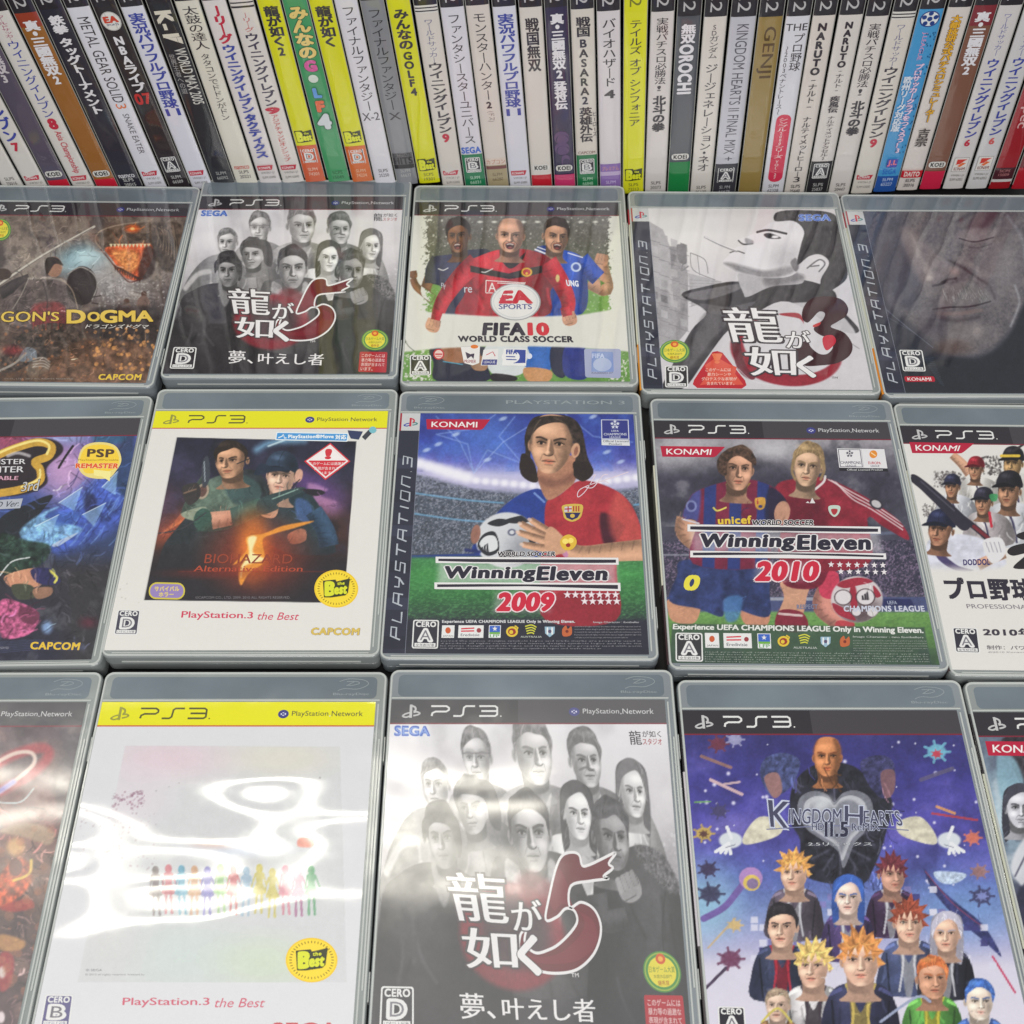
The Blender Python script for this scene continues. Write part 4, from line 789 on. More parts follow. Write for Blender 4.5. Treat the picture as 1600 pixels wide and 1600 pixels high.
# ---------- 5: dragon fight
P_DR = Pose(-268, 550, -.8)
def art_dragon():
    A = Art(P_DR, (0, 280, 4.444), (96, 84, 78)); X, Y = A.X, A.Y; n = vnoise(X, Y, 110, 11, 4); n2 = vnoise(X, Y, 34, 12, 3)
    A.grad([250, 600, 900, 1400], [(120, 104, 92), (140, 128, 122), (84, 70, 68), (96, 68, 50)]); A.blend(.6 * sstep(.5, .8, n), (160, 146, 128)); A.blend(.7 * sstep(.5, .25, n), (58, 50, 52)); A.blend(.4 * sstep(.52, .75, n2), (60, 50, 48))
    A.ell(570, 560, 160, 90, (140, 190, 206), -10, .9, .9); A.ell(760, 700, 220, 130, (170, 168, 170), 20, .9, .7); A.ell(600, 540, 90, 40, (196, 224, 230), -10, .8, .7)
    for i in range(3): A.line([(760 + i * 14, 790 + i * 26), (900, 775 + i * 26), (1080, 800 + i * 24)], 7, (186, 182, 180), 12, .4)
    A.speckle(160, (680, 700, 1150, 900), 5, (206, 202, 200), 12, .5)
    # dragon head in smoke
    A.ell(820, 420, 170, 110, (104, 84, 76), 0, .3); A.poly([(660, 400), (740, 330), (900, 310), (1060, 300), (1260, 320), (1230, 560), (1050, 560), (980, 460), (780, 470), (700, 480)], (92, 76, 66), 10, .95, True, None, .6, 30)
    A.poly([(730, 480), (860, 460), (1040, 450), (1060, 540), (990, 680), (900, 700), (830, 640), (780, 560)], (206, 90, 54), 6, 1, True, None, .5, 26); A.poly([(780, 500), (940, 500), (960, 600), (880, 660), (820, 580)], (232, 160, 90), 20, .7, True, None, .5, 14)
    for i in range(11):
        x = 760 + i * 26; A.poly([(x, 450), (x + 12, 476), (x + 22, 450)], (226, 210, 170), 0, 1, False)
        A.poly([(790 + i * 16, 590 + i * 9), (800 + i * 17, 640 + i * 8), (812 + i * 17, 600 + i * 9)], (66, 44, 40), 0, .9, False)
    A.ell(920, 345, 44, 26, (232, 96, 40), 0, .7); A.ell(920, 345, 16, 10, (250, 200, 120), 0, .6)
    A.poly([(1060, 400), (1230, 420), (1240, 620), (1140, 640), (1080, 520)], (66, 56, 50), 14, .9, True, None, .6, 24); A.poly([(1000, 480), (1080, 500), (1060, 660), (960, 690)], (52, 40, 40), 12, .8)
    for i in range(16): A.line([(1060 + i * 10, 320 + (i % 3) * 16), (1100 + i * 9, 380 + (i % 4) * 30), (1090 + i * 10, 460 + i * 8)], 6, (44, 36, 34) if i % 2 else (150, 130, 110), 3, .6)
    A.line([(700, 480), (660, 420), (700, 360), (820, 320), (960, 300)], 9, (170, 150, 130), 4, .7); A.line([(700, 490), (760, 560), (830, 650), (900, 715), (990, 690)], 9, (90, 40, 34), 3, .8)
    # fighters
    A.line([(0, 730), (280, 540), (655, 330)], 15, (196, 190, 178)); A.line([(0, 740), (280, 548), (640, 342)], 5, (110, 100, 96))
    A.ell(20, 660, 60, 40, (70, 56, 50)); limb(A, [(0, 800), (100, 740), (210, 700)], 80, 90, (66, 58, 58)); A.poly([(90, 800), (230, 690), (420, 680), (520, 760), (560, 900), (300, 1020), (60, 1000)], (92, 80, 78), 0, 1, True, None, .5, 40)
    A.ell(375, 610, 58, 72, (150, 110, 88)); A.poly([(310, 600), (330, 545), (400, 550), (440, 600), (380, 590), (330, 660)], (46, 36, 34)); A.line([(200, 690), (380, 690), (500, 730)], 16, (170, 160, 150), 8, .7)
    A.ell(570, 740, 108, 135, (50, 42, 42)); A.line([(470, 660), (560, 612), (650, 660), (675, 740), (640, 840)], 8, (150, 144, 140)); A.line([(640, 820), (700, 810)], 9, (60, 52, 50)); A.line([(640, 860), (680, 866)], 9, (60, 52, 50))
    A.poly([(230, 880), (420, 860), (470, 1000), (400, 1050), (240, 1040)], (130, 44, 46), 16, .7, True, None, .4, 20)
    A.poly([(200, 1040), (420, 1000), (580, 1080), (520, 1200), (260, 1260), (120, 1330), (0, 1340), (0, 1230)], (72, 60, 54), 0, 1, True, None, .7, 24)
    A.poly([(130, 1260), (180, 1170), (250, 1190), (240, 1260)], (110, 116, 124)); A.line([(0, 1330), (100, 1280), (180, 1210)], 16, (150, 142, 134), 4)
    for i in range(4): A.line([(230, 1250 + i * 18), (300, 1240 + i * 20), (345, 1270 + i * 18)], 9, (176, 168, 158), 4, .8)
    for cx, cy in ((880, 850), (1000, 800)):
        A.ell(cx, cy, 20, 22, (84, 60, 52)); A.poly([(cx - 30, cy + 20), (cx + 20, cy + 15), (cx + 45, cy + 90), (cx - 50, cy + 90)], (120, 96, 88), 4)
    A.poly([(620, 920), (1000, 880), (1150, 940), (1120, 1160), (700, 1160)], (54, 46, 46), 20, .9, True, None, .4, 30)
    A.poly([(520, 1130), (800, 1120), (1050, 1180), (1030, 1420), (300, 1420), (360, 1300)], (112, 80, 62), 20, .8, True, None, .6, 34)
    A.speckle(90, (640, 1030, 1100, 1330), 9, (232, 160, 90), 4, .8); A.speckle(60, (0, 1000, 700, 1400), 7, (200, 120, 70), 6, .6); A.ell(90, 1190, 60, 30, (140, 36, 40), 0, .9, .7)
    A.strokes(420, (0, 260, 1250, 1420), 60, 6, 5, None, .6, 1.5, .55); A.strokes(160, (100, 680, 560, 1300), 34, 5, 6, None, .4, 2.1)
    A.line([(200, 690), (150, 800), (90, 900)], 7, (160, 150, 140), 2, .8); A.line([(420, 690), (500, 770), (540, 900)], 6, (170, 150, 130), 2, .8); A.line([(300, 720), (330, 860), (300, 1000)], 7, (44, 38, 40), 3, .8)
    for i in range(6): A.line([(240 + i * 40, 900), (230 + i * 44, 1040)], 6, (96, 36, 40) if i % 2 else (160, 70, 64), 3, .7)
    return A
A5 = art_dragon(); L = [header('dark')]
k = cropink(A5, z0=.05); go = (222, 190, 84); o5 = ((74, 54, 40), .03)
k.text("DRAGON'S", [(-260, 912), (412, 922), (408, 986), (-270, 1000)], go, .04, o5); k.text('D', (470, 912, 590, 1000), go, .05, o5); k.text('O', (612, 926, 692, 988), go, .05, o5); k.text('G', (702, 914, 810, 998), go, .05, o5); k.text('MA', (830, 918, 1060, 990), go, .045, o5)
k.text('ドラゴンズドグマ', [(600, 1010), (1030, 1012), (1022, 1042), (592, 1040)], (226, 222, 216), .03, None, .3); L.append(('title_lettering', k))
k = cropink(A5, z0=.05); capcom(k, [(690, 1356), (985, 1356), (975, 1396), (684, 1394)]); k.text('©CO., LTD. 2012 ALL RIGHTS RESERVED.', (30, 1382, 515, 1394), (150, 140, 130)); L.append(('publisher_mark', k))
k = cropink(A5, z0=.05); seal(k, 5, 352, 72, 76); L.append(('award_seal', k))
case(P_DR, A5, 'clear case with brown dragon battle cover, gold title lettering, left of the grey portrait', None, None, SHELL_B, L, False)

# ---------- 6: blue and purple hunting scene
P_MO = Pose(-266.5, 371.5, .9)
def art_hunt():
    A = Art(P_MO, (0, 590, 3.265), (60, 60, 80)); X, Y = A.X, A.Y; n = vnoise(X + Y * .5, Y - X * .4, 80, 21, 4); n2 = vnoise(X * 1.5, Y, 22, 22, 3)
    A.grad([270, 420, 600, 850, 1000, 1420], [(80, 70, 130), (110, 90, 160), (60, 80, 150), (50, 64, 104), (52, 50, 58), (44, 44, 62)])
    A.ell(60, 330, 160, 60, (170, 70, 90), 0, .9, .8); A.ell(330, 480, 130, 130, (206, 160, 206), 0, .9, .85); A.ell(330, 300, 140, 40, (150, 170, 220), 0, .9, .7)
    A.poly([(420, 560), (640, 380), (700, 300), (640, 700), (430, 850), (300, 900), (180, 820), (330, 640)], (66, 92, 190), 40, .85, True, None, .5, 40)
    for i in range(60):
        r = RS(i); x = r.uniform(380, 640); y = r.uniform(380, 800); A.line([(x, y), (x - 20, y + 40), (x - 50, y + 70)], 5, (120, 160, 226) if i % 3 else (30, 36, 90), 4, .5)
    A.poly([(640, 280), (690, 280), (660, 560), (620, 600), (560, 470)], (40, 60, 90), 20, .8); A.poly([(480, 290), (640, 290), (600, 340), (500, 340)], (40, 100, 130), 16, .7)
    A.poly([(430, 620), (480, 600), (500, 700), (450, 740)], (30, 32, 66), 14, .8)
    A.poly([(0, 720), (150, 640), (270, 600), (200, 700), (130, 800), (0, 850)], (34, 38, 46), 4); A.poly([(100, 790), (200, 700), (300, 660), (230, 720), (420, 770), (300, 840), (180, 870)], (126, 180, 228), 8, .85, True, None, .5, 18); A.poly([(250, 690), (420, 700), (300, 760)], (60, 96, 180), 10, .7)
    A.poly([(0, 800), (130, 830), (260, 860), (200, 960), (0, 1000)], (40, 62, 50), 8, .9, True, None, .7, 22); A.poly([(270, 850), (400, 790), (300, 860)], (180, 196, 220), 3, .9)
    A.blend(.85 * sstep(900, 1050, Y) * sstep(250, 420, X), (52, 50, 54)); A.blend(.4 * sstep(.55, .8, n) * (Y > 900), (110, 112, 122))
    A.line([(0, 1010), (60, 940), (150, 918)], 7, (200, 204, 206)); A.poly([(20, 1020), (120, 980), (200, 980), (200, 1060), (80, 1080)], (200, 140, 110)); A.poly([(160, 980), (260, 975), (310, 1040), (250, 1060), (180, 1040)], (46, 44, 90)); A.line([(255, 985), (290, 1020), (280, 1045)], 12, (214, 206, 90))
    A.poly([(60, 1060), (160, 1060), (180, 1120), (90, 1130)], (70, 74, 60)); A.poly([(170, 1080), (260, 1070), (260, 1110), (190, 1130)], (150, 110, 90)); A.poly([(0, 1140), (110, 1150), (200, 1210), (150, 1310), (0, 1320)], (170, 80, 120), 4, 1, True, None, .6, 18); A.poly([(110, 1170), (200, 1200), (170, 1260), (100, 1230)], (110, 50, 76), 6)
    A.ell(240, 1275, 26, 30, (130, 160, 206), 0, .6); A.ell(450, 1250, 40, 24, (110, 40, 60), 0, .9, .6)
    for i in range(7): A.line([(0, 1350 + i * 9), (200, 1340 + i * 8), (430, 1360 + i * 5)], 3, (90, 100, 150), 3, .5)
    A.strokes(420, (0, 290, 690, 1400), 50, 7, 9, None, .5, 1.7, .5)
    for P in ([(300, 640), (420, 560), (380, 680)], [(420, 700), (540, 640), (480, 760)], [(180, 760), (300, 700), (260, 800)], [(520, 560), (600, 480), (590, 600)]): A.poly(P, (150, 196, 236), 0, .55, False); A.line([P[0], P[1]], 4, (220, 236, 246), 0, .8, False)
    # gold numeral
    A.poly([(20, 400), (100, 340), (210, 310), (300, 330), (320, 380), (240, 460), (240, 540), (150, 590), (0, 600), (-40, 480)], (44, 34, 40), 6)
    A.line([(-20, 400), (80, 360), (190, 330), (262, 350), (250, 400), (180, 430), (205, 470), (200, 530), (110, 570), (0, 590)], 40, (206, 160, 56)); A.line([(-20, 392), (80, 350), (190, 322), (250, 345), (240, 390)], 12, (246, 224, 130)); A.line([(205, 470), (196, 520), (110, 558)], 10, (244, 226, 140)); A.line([(300, 460), (330, 410), (372, 350)], 12, (36, 30, 36)); A.line([(40, 400), (90, 385), (150, 400)], 16, (220, 216, 220), 6, .7)
    return A
A6 = art_hunt(); L = [header('dark', False)]
k = cropink(A6, z0=.05)
k.text('MONSTER', [(-130, 418), (132, 416), (130, 442), (-130, 446)], (214, 212, 216), .04, ((40, 34, 40), .03)); k.text('HUNTER', [(-130, 456), (124, 454), (120, 484), (-130, 488)], (214, 212, 216), .04, ((40, 34, 40), .03)); k.text('PORTABLE', [(-130, 504), (96, 504), (92, 524), (-130, 526)], (216, 170, 190), .04, ((90, 24, 40), .03)); k.text('3rd', [(120, 536), (205, 520), (192, 580), (108, 582)], (196, 196, 196), .03, ((40, 34, 40), .03))
k.put([(-60, 630), (118, 618), (104, 668), (-60, 676)], [(0, 1, 2, 3)], (176, 180, 190)); k.text('HD Ver.', [(-50, 638), (104, 628), (94, 658), (-54, 668)], (56, 60, 74), .02, None, .3); L.append(('title_lettering', k))
k = cropink(A6, z0=.05); k.poly([(398, 420), (430, 350), (510, 330), (590, 350), (620, 420), (590, 480), (550, 515), (460, 512), (410, 480)], (232, 214, 130), True); k.poly([(408, 420), (436, 360), (510, 342), (582, 360), (608, 420), (580, 470), (450, 490), (420, 460)], (244, 206, 62), True)
k.poly([(478, 470), (566, 480), (560, 530), (520, 505), (480, 500)], (246, 232, 150)); k.text('PSP', [(450, 366), (582, 368), (578, 408), (446, 404)], (80, 60, 40), .05); k.text('PlayStation®Portable', (400, 416, 604, 428), (140, 110, 30), .01); k.text('REMASTER', [(390, 440), (606, 440), (600, 464), (388, 462)], (226, 92, 40), .07, ((246, 226, 190), .05)); L.append(('remaster_sticker', k))
k = cropink(A6, z0=.05); capcom(k, [(160, 1350), (410, 1354), (402, 1390), (156, 1386)]); k.text('RIGHTS RESERVED', (-60, 1374, 46, 1386), (150, 150, 165)); L.append(('publisher_mark', k))
case(P_MO, A6, 'clear case with blue and purple hunting scene and round yellow sticker', None, None, SHELL, L, 'right')
# ---------- 7: two armed agents in a square picture on white
P_BI = Pose(-131.3, 377.5, 0)
def art_agents():
    A = Art(P_BI, (150, 590, 3.265), (222, 220, 216)); X, Y = A.X, A.Y
    q = np.array([(412, 305), (1328, 326), (1265, 1150), (245, 1136)], float); clip = A.poly(q, (38, 36, 48), 0, 1, False)
    n = vnoise(X, Y, 110, 31, 4)
    B = A.C.copy()
    A.grad([300, 500, 760, 900, 1150], [(34, 36, 56), (46, 44, 66), (70, 46, 44), (60, 40, 38), (38, 36, 42)], 'Y', clip); A.blend(clip * .5 * sstep(.5, .8, n), (70, 66, 100)); A.blend(clip * .5 * sstep(.5, .2, n), (24, 24, 32))
    A.line([(820, 370), (900, 330), (1060, 320)], 26, (130, 190, 230), 26, .8, True, clip); A.line([(880, 350), (960, 320)], 8, (210, 236, 246), 6, .9, True, clip)
    A.ell(1120, 560, 150, 60, (110, 70, 150), 30, .9, .7, clip); A.poly([(1080, 540), (1180, 570), (1140, 600), (1230, 640), (1120, 640)], (196, 140, 190), 12, .7, True, clip); A.ell(1180, 660, 60, 40, (170, 110, 150), 20, .9, .6, clip)
    A.ell(400, 780, 130, 60, (190, 84, 50), -30, .9, .8, clip)
    for i in range(7): A.line([(330 + i * 10, 800 - i * 6), (400 + i * 14, 740 - i * 5), (440 + i * 10, 690)], 6, (226, 120, 70), 5, .6, True, clip)
    A.ell(330, 660, 60, 110, (96, 60, 80), 0, .9, .5, clip)
    # man behind
    sk = (200, 150, 116); gr = (86, 104, 94)
    A.poly([(640, 520), (800, 470), (880, 560), (900, 700), (860, 900), (700, 1100), (330, 1120), (330, 900), (420, 760)], (44, 50, 54), 4, 1, True, clip, .3, 40)
    limb(A, [(600, 560), (540, 620), (480, 720)], 170, 110, gr); A.poly([(580, 520), (700, 500), (760, 600), (700, 680), (560, 690), (500, 620)], (96, 116, 102), 6, .9, True, clip, .3, 30); A.poly([(640, 500), (760, 500), (840, 560), (820, 640), (700, 640)], (60, 84, 84), 10, .9, True, clip)
    A.ell(545, 580, 30, 42, (168, 150, 130), 20); A.ell(545, 580, 20, 30, (100, 72, 66), 20); A.poly([(440, 690), (560, 660), (540, 730), (460, 720)], (140, 150, 130), 3, 1)
    A.poly([(545, 430), (572, 404), (582, 500), (560, 560), (540, 540)], (60, 66, 76)); A.line([(552, 430), (556, 530)], 5, (150, 160, 170)); A.poly([(440, 560), (520, 540), (530, 610), (470, 650)], (56, 52, 52)); A.line([(450, 590), (510, 570)], 8, (140, 110, 90), 3, .8)
    A.head(690, 425, 165, 175, sk, (44, 34, 28), -.85, -4, -1); A.line([(720, 440), (790, 412)], 5, (40, 40, 46))
    # woman in a cap
    A.poly([(960, 620), (1060, 570), (1130, 640), (1190, 760), (1220, 860), (1200, 900), (1000, 900), (860, 820), (880, 680)], (40, 58, 66), 4, 1, True, clip, .2, 40); A.poly([(1020, 620), (1090, 640), (1110, 740), (1030, 720)], (66, 96, 150), 8, .8, True, clip); limb(A, [(1110, 680), (1170, 780), (1190, 860)], 90, 100, (50, 76, 104))
    s2_ = (226, 180, 156)
    A.head(945, 505, 150, 190, s2_, (60, 46, 40), -.25, 6, -1, cap=(46, 62, 84), style='short', con=.6); A.poly([(806, 492), (840, 440), (900, 455), (1000, 470), (900, 480), (830, 498)], (34, 46, 64))
    A.ell(1035, 500, 20, 34, (210, 160, 140), 10); A.line([(1000, 560), (1040, 520)], 5, (40, 40, 46))
    limb(A, [(520, 730), (640, 730), (760, 690), (850, 650)], 110, 80, (60, 92, 86)); limb(A, [(590, 730), (690, 715)], 90, 76, (206, 150, 124)); A.ell(545, 725, 46, 58, (56, 88, 78), 10)
    fist(A, 880, 670, 50, (206, 160, 130), 10); A.poly([(820, 640), (880, 600), (1040, 560), (1060, 580), (930, 640), (930, 670), (840, 700)], (52, 70, 72)); A.poly([(1060, 570), (1140, 572), (1170, 590), (1120, 605), (1070, 590)], (40, 36, 44)); A.line([(900, 620), (1030, 570)], 6, (130, 160, 150))
    A.poly([(980, 800), (1060, 770), (1070, 830), (1000, 850)], (160, 110, 90)); A.line([(320, 795), (440, 770), (560, 690)], 6, (60, 60, 66))
    A.strokes(160, (330, 560, 1250, 860), 34, 5, 7, None, .6, 1.5, .45, clip)
    A.blend(clip * .9 * sstep(780, 1000, Y), (40, 36, 42)); A.ell(820, 900, 190, 150, (190, 60, 30), 0, .95, .75, clip); A.ell(800, 860, 70, 140, (240, 130, 40), 0, .9, .8, clip)
    A.poly([(1110, 732), (1040, 760), (900, 800), (850, 830), (860, 920), (820, 930), (850, 950), (780, 1000), (740, 1060), (728, 990), (760, 930), (700, 955), (770, 880), (768, 815), (860, 795), (960, 755)], (240, 150, 50), 5, .95); A.poly([(775, 820), (820, 815), (800, 890), (860, 930), (760, 960), (740, 1020), (745, 960), (780, 900)], (252, 240, 180), 8, .9)
    A.line([(420, 990), (1240, 990)], 4, (150, 50, 36), 3, .6); A.ell(600, 1000, 200, 22, (130, 40, 30), 0, .9, .5, clip)
    A.C = A.C * clip[..., None] + np.array((222, 220, 216)) * (1 - clip[..., None])
    A.speckle(6, (40, 1050, 240, 1160), 3, (150, 145, 140), 3, .7); return A
A7 = art_agents(); L = [header('yellow')]
k = cropink(A7, z0=.05); k.text('BIOHAZARD', [(560, 900), (1005, 902), (1000, 950), (552, 948)], (150, 66, 44), .015, ((90, 34, 28), .02)); k.text('Alternative Edition', [(505, 960), (1056, 962), (1052, 990), (498, 990)], (176, 74, 50), .03)
k.text('©CAPCOM CO., LTD. 2009, 2010 ALL RIGHTS RESERVED.', (508, 1116, 992, 1131), (120, 116, 122)); L.append(('title_lettering', k))
k = cropink(A7, z0=.05); k.rr([(920, 278), (1290, 284), (1284, 328), (914, 320)], (226, 236, 240), .12); k.rr([(925, 283), (1284, 289), (1279, 323), (920, 315)], (70, 150, 214), .12); k.line([(930, 308), (950, 300), (956, 290), (962, 310), (972, 308)], 5, (236, 242, 246)); k.text('PlayStation®Move', (982, 292, 1212, 315), (236, 242, 246), .05); k.text('対応', (1222, 293, 1276, 316), (236, 242, 246), .05)
k.put([(1284, 270), (1362, 276), (1350, 300), (1340, 318), (1300, 312), (1290, 292)], [tuple(range(6))], (52, 60, 96)); k.line([(1365, 312), (1400, 275)], 24, (60, 62, 72)); k.ell(1412, 268, 19, 17, (120, 186, 200)); L.append(('blue_sticker', k))
k = cropink(A7, z0=.05); k.put([(1196, 334), (1298, 428), (1170, 524), (1062, 428)], [(0, 1, 2, 3)], (208, 50, 62)); k.put([(1195, 342), (1288, 427), (1171, 515), (1072, 427)], [(0, 1, 2, 3)], (234, 226, 226)); k.put([(1194, 352), (1276, 427), (1172, 506), (1084, 427)], [(0, 1, 2, 3)], (208, 50, 62)); k.put([(1194, 352), (1272, 424), (1088, 424)], [(0, 1, 2)], (238, 232, 232)); k.text('!', [(1180, 368), (1196, 368), (1190, 414), (1176, 414)], (208, 50, 62), .1)
for t, b in (('このゲームには過激な', (1090, 432, 1268, 448)), ('表現が含まれて', (1112, 456, 1238, 472)), ('います', (1142, 480, 1200, 494))): k.text(t, b, (240, 224, 224), .03)
L.append(('warning_label', k))
k = cropink(A7, z0=.05); k.text('PlayStation.3', [(440, 1192), (802, 1196), (798, 1240), (434, 1236)], (206, 60, 92), .04); k.text('the Best', [(822, 1198), (1034, 1200), (1028, 1238), (818, 1236)], (206, 60, 92), .01, None, .25); L.append(('range_lettering', k))
k = cropink(A7, z0=.05); best_seal(k, 1226, 1078, 112); L.append(('round_seal', k))
k = cropink(A7, z0=.05); k.rr([(274, 1044), (456, 1048), (452, 1134), (266, 1130)], (206, 190, 70), .45); k.rr([(280, 1052), (448, 1056), (444, 1126), (274, 1122)], (150, 130, 186), .45); k.text('サバイバル', (300, 1066, 424, 1090), (226, 206, 110), .05); k.text('ホラー', (322, 1096, 396, 1118), (226, 206, 110), .05); L.append(('genre_sticker', k))
k = cropink(A7, z0=.05); badge(k, [(112, 1184), (228, 1186), (212, 1314), (90, 1312)], 'D', (70, 68, 84)); L.append(('rating_badge', k)); k = cropink(A7, z0=.05); k.text('CAPCOM', [(1102, 1278), (1345, 1280), (1340, 1314), (1098, 1312)], (214, 186, 90), .06, ((100, 84, 110), .03)); L.append(('publisher_mark', k))
case(P_BI, A7, 'white clear case with yellow top band and two armed agents in a square picture', None, None, SHELL, L, 'right')

# ---------- 8: footballer holding a ball
P_W9 = Pose(4, 375.5, -.35)
def art_ball():
    A = Art(P_W9, (590, 590, 3.265), (60, 60, 120)); X, Y = A.X, A.Y; n = vnoise(X, Y, 90, 41, 4)
    A.grad([190, 330, 430, 500, 560, 620, 880, 935], [(44, 56, 140), (52, 70, 168), (96, 100, 190), (190, 186, 224), (170, 168, 206), (84, 92, 112), (78, 84, 96), (60, 70, 84)])
    A.blend(.5 * (Y < 480) * sstep(.5, .8, n), (70, 110, 206)); A.blend(.4 * (Y < 480) * sstep(.5, .2, n), (34, 36, 110)); A.ell(560, 300, 220, 120, (90, 140, 226), 20, .95, .5)
    for P in ([(600, 190), (500, 260), (300, 290), (460, 340), (490, 490), (560, 370), (740, 440), (620, 300), (700, 200)], [(960, 190), (1100, 300), (1300, 330)], [(300, 200), (420, 330), (490, 480)]): A.line(P, 5, (140, 170, 236), 6, .65, False)
    A.line([(490, 490), (640, 330), (800, 230)], 4, (170, 190, 240), 5, .6, False)
    for i, (x, y) in enumerate(((250, 370), (400, 290), (1170, 380), (1240, 430), (310, 340), (1100, 200), (640, 210), (560, 420))): A.ell(x, y, 20, 9, (190, 210, 240), -20, .6, .7)
    # floodlights and stand
    dip = np.interp(X, [170, 500, 900, 1400], [430, 520, 560, 500])
    A.blend(.85 * np.exp(-((Y - dip) / 34) ** 2), (200, 196, 226))
    for i in range(24):
        x = 215 + i * 48; y = np.interp(x, [170, 500, 900, 1400], [425, 525, 562, 500]); r = 34 - abs(i - 3) * .9 if i < 6 else 20
        A.ell(x, y, r, r * .8, (240, 238, 248), 0, .7, .85)
    stand = sstep(dip + 40, dip + 70, Y) * (Y < 900); A.blend(stand * .75, (84, 92, 108)); A.blend(stand * .6 * sstep(.5, .65, vnoise(X, Y, 7, 43, 2)), (150, 154, 170)); A.blend(stand * .5 * sstep(.5, .3, vnoise(X, Y, 9, 44, 2)), (46, 52, 60))
    for dy in (0, 105): A.line([(190, 590 + dy), (450, 625 + dy), (640, 640 + dy * .9)], 8, (110, 170, 214), 5, .8); A.line([(1310, 650), (1400, 640)], 8, (110, 170, 214), 5, .7)
    A.line([(170, 915), (640, 900)], 14, (40, 60, 130), 3); A.grad([920, 1000, 1120, 1240], [(60, 122, 74), (64, 140, 72), (52, 108, 62), (48, 60, 60)], 'Y', sstep(905, 930, Y)); A.blend(.5 * (Y > 925) * (Y < 1250) * sstep(.4, .8, vnoise(X, Y * 2, 12, 46, 3)), (92, 164, 96))
    A.blend(sstep(1215, 1250, Y), (44, 44, 58))
    A.poly([(310, 945), (1216, 945), (1226, 1050), (306, 1050)], (214, 216, 214), 30, .0)
    # player
    sk = (206, 156, 124); rd = (170, 44, 56)
    b = A.poly([(640, 660), (740, 590), (830, 570), (860, 640), (860, 900), (500, 900), (540, 780)], (38, 62, 146), 4); A.poly([(560, 720), (640, 700), (620, 880), (500, 880)], (26, 36, 96), 20, .7, True, b); A.line([(800, 590), (850, 635)], 10, (110, 140, 206))
    t = A.poly([(860, 640), (930, 600), (1020, 530), (1130, 540), (1250, 600), (1320, 700), (1345, 830), (1230, 850), (1220, 1000), (1215, 1240), (860, 1240), (830, 1000), (850, 800)], rd, 4, 1, True, None, .1, 60)
    A.poly([(1140, 690), (1260, 760), (1200, 850), (1150, 840)], (60, 24, 40), 10, .9, True, t); A.poly([(1230, 580), (1320, 700), (1345, 830), (1220, 840), (1180, 700)], (196, 80, 74), 24, .8, True, t); A.ell(980, 640, 90, 70, (190, 60, 66), 0, .9, .6, t)
    A.blend(t * .7 * sstep(1060, 1150, Y), (140, 36, 50))
    limb(A, [(1350, 880), (1200, 890), (1040, 900), (940, 860)], 110, 70, sk); A.line([(945, 880), (960, 905)], 26, (196, 130, 170), 4)
    A.poly([(840, 430), (1000, 400), (1010, 520), (940, 590), (870, 625), (830, 560), (815, 480)], (176, 122, 96)); A.poly([(820, 500), (920, 520), (1000, 480), (1000, 530), (900, 560), (830, 540)], (128, 84, 70), 16, .8)
    A.poly([(750, 300), (790, 210), (880, 190), (980, 200), (1040, 260), (1070, 400), (1100, 480), (1060, 525), (1000, 500), (1010, 380), (960, 270), (820, 290), (780, 400), (820, 520), (780, 530), (725, 470), (735, 400), (755, 380)], (48, 38, 34), 0, 1, True, None, .4, 20)
    A.head(888, 345, 236, 290, sk, (54, 42, 36), -.22, 4, -1, style='bald', neck=0, con=.8)
    A.poly([(762, 330), (765, 250), (820, 205), (900, 195), (990, 215), (1040, 300), (1060, 400), (1010, 350), (985, 290), (960, 240), (900, 230), (830, 250), (790, 290)], (50, 40, 36), 0, 1, True, None, .5, 16); A.line([(830, 215), (800, 260), (780, 330)], 6, (120, 100, 84), 4, .6); A.line([(900, 205), (960, 240), (1000, 320)], 6, (104, 86, 72), 4, .6)
    A.ell(1010, 372, 22, 38, sk, 10); A.ell(1012, 376, 10, 24, (160, 104, 84), 10)
    A.poly([(1000, 430), (1080, 440), (1100, 490), (1050, 530), (1010, 505)], (44, 34, 32)); A.poly([(735, 390), (790, 420), (815, 500), (790, 535), (730, 490)], (44, 34, 32))
    # ball
    m = A.ell(660, 830, 158, 142, (206, 208, 214)); A.ell(760, 900, 90, 100, (120, 124, 136), 0, .9, .7, m)
    for P in ([(560, 745), (620, 720), (680, 735), (620, 760)], [(640, 730), (760, 700), (790, 730), (700, 745)], [(540, 800), (600, 790), (620, 880), (560, 910), (510, 860)], [(770, 760), (810, 790), (800, 860), (770, 830)], [(620, 900), (680, 880), (720, 920), (640, 940)]): A.poly(P, (44, 46, 52), 0, 1, True, m)
    A.poly([(552, 810), (600, 812), (612, 870), (560, 890), (520, 850)], (216, 218, 222), 0, 1, True, m)
    for i in range(3): A.poly([(532 + i * 13, 892), (542 + i * 13, 892), (538 + i * 12, 862 - i * 9), (530 + i * 12, 868 - i * 8)], (40, 40, 48), 0, 1, False, m)
    A.ell(685, 790, 22, 18, (90, 94, 120), 0, .2, .9, m); A.ell(685, 790, 12, 10, (206, 208, 214), 0, .2, 1, m)
    for P, wd in (([(930, 830), (860, 780), (780, 725)], 36), ([(920, 850), (830, 800), (730, 745)], 38), ([(930, 860), (840, 830), (720, 790)], 38), ([(920, 880), (840, 870), (740, 852)], 36)): limb(A, P, wd * 1.5, wd * .8, sk, .55); A.ell(P[-1][0] - 4, P[-1][1], 12, 9, (232, 196, 176), 20, .3, .8)
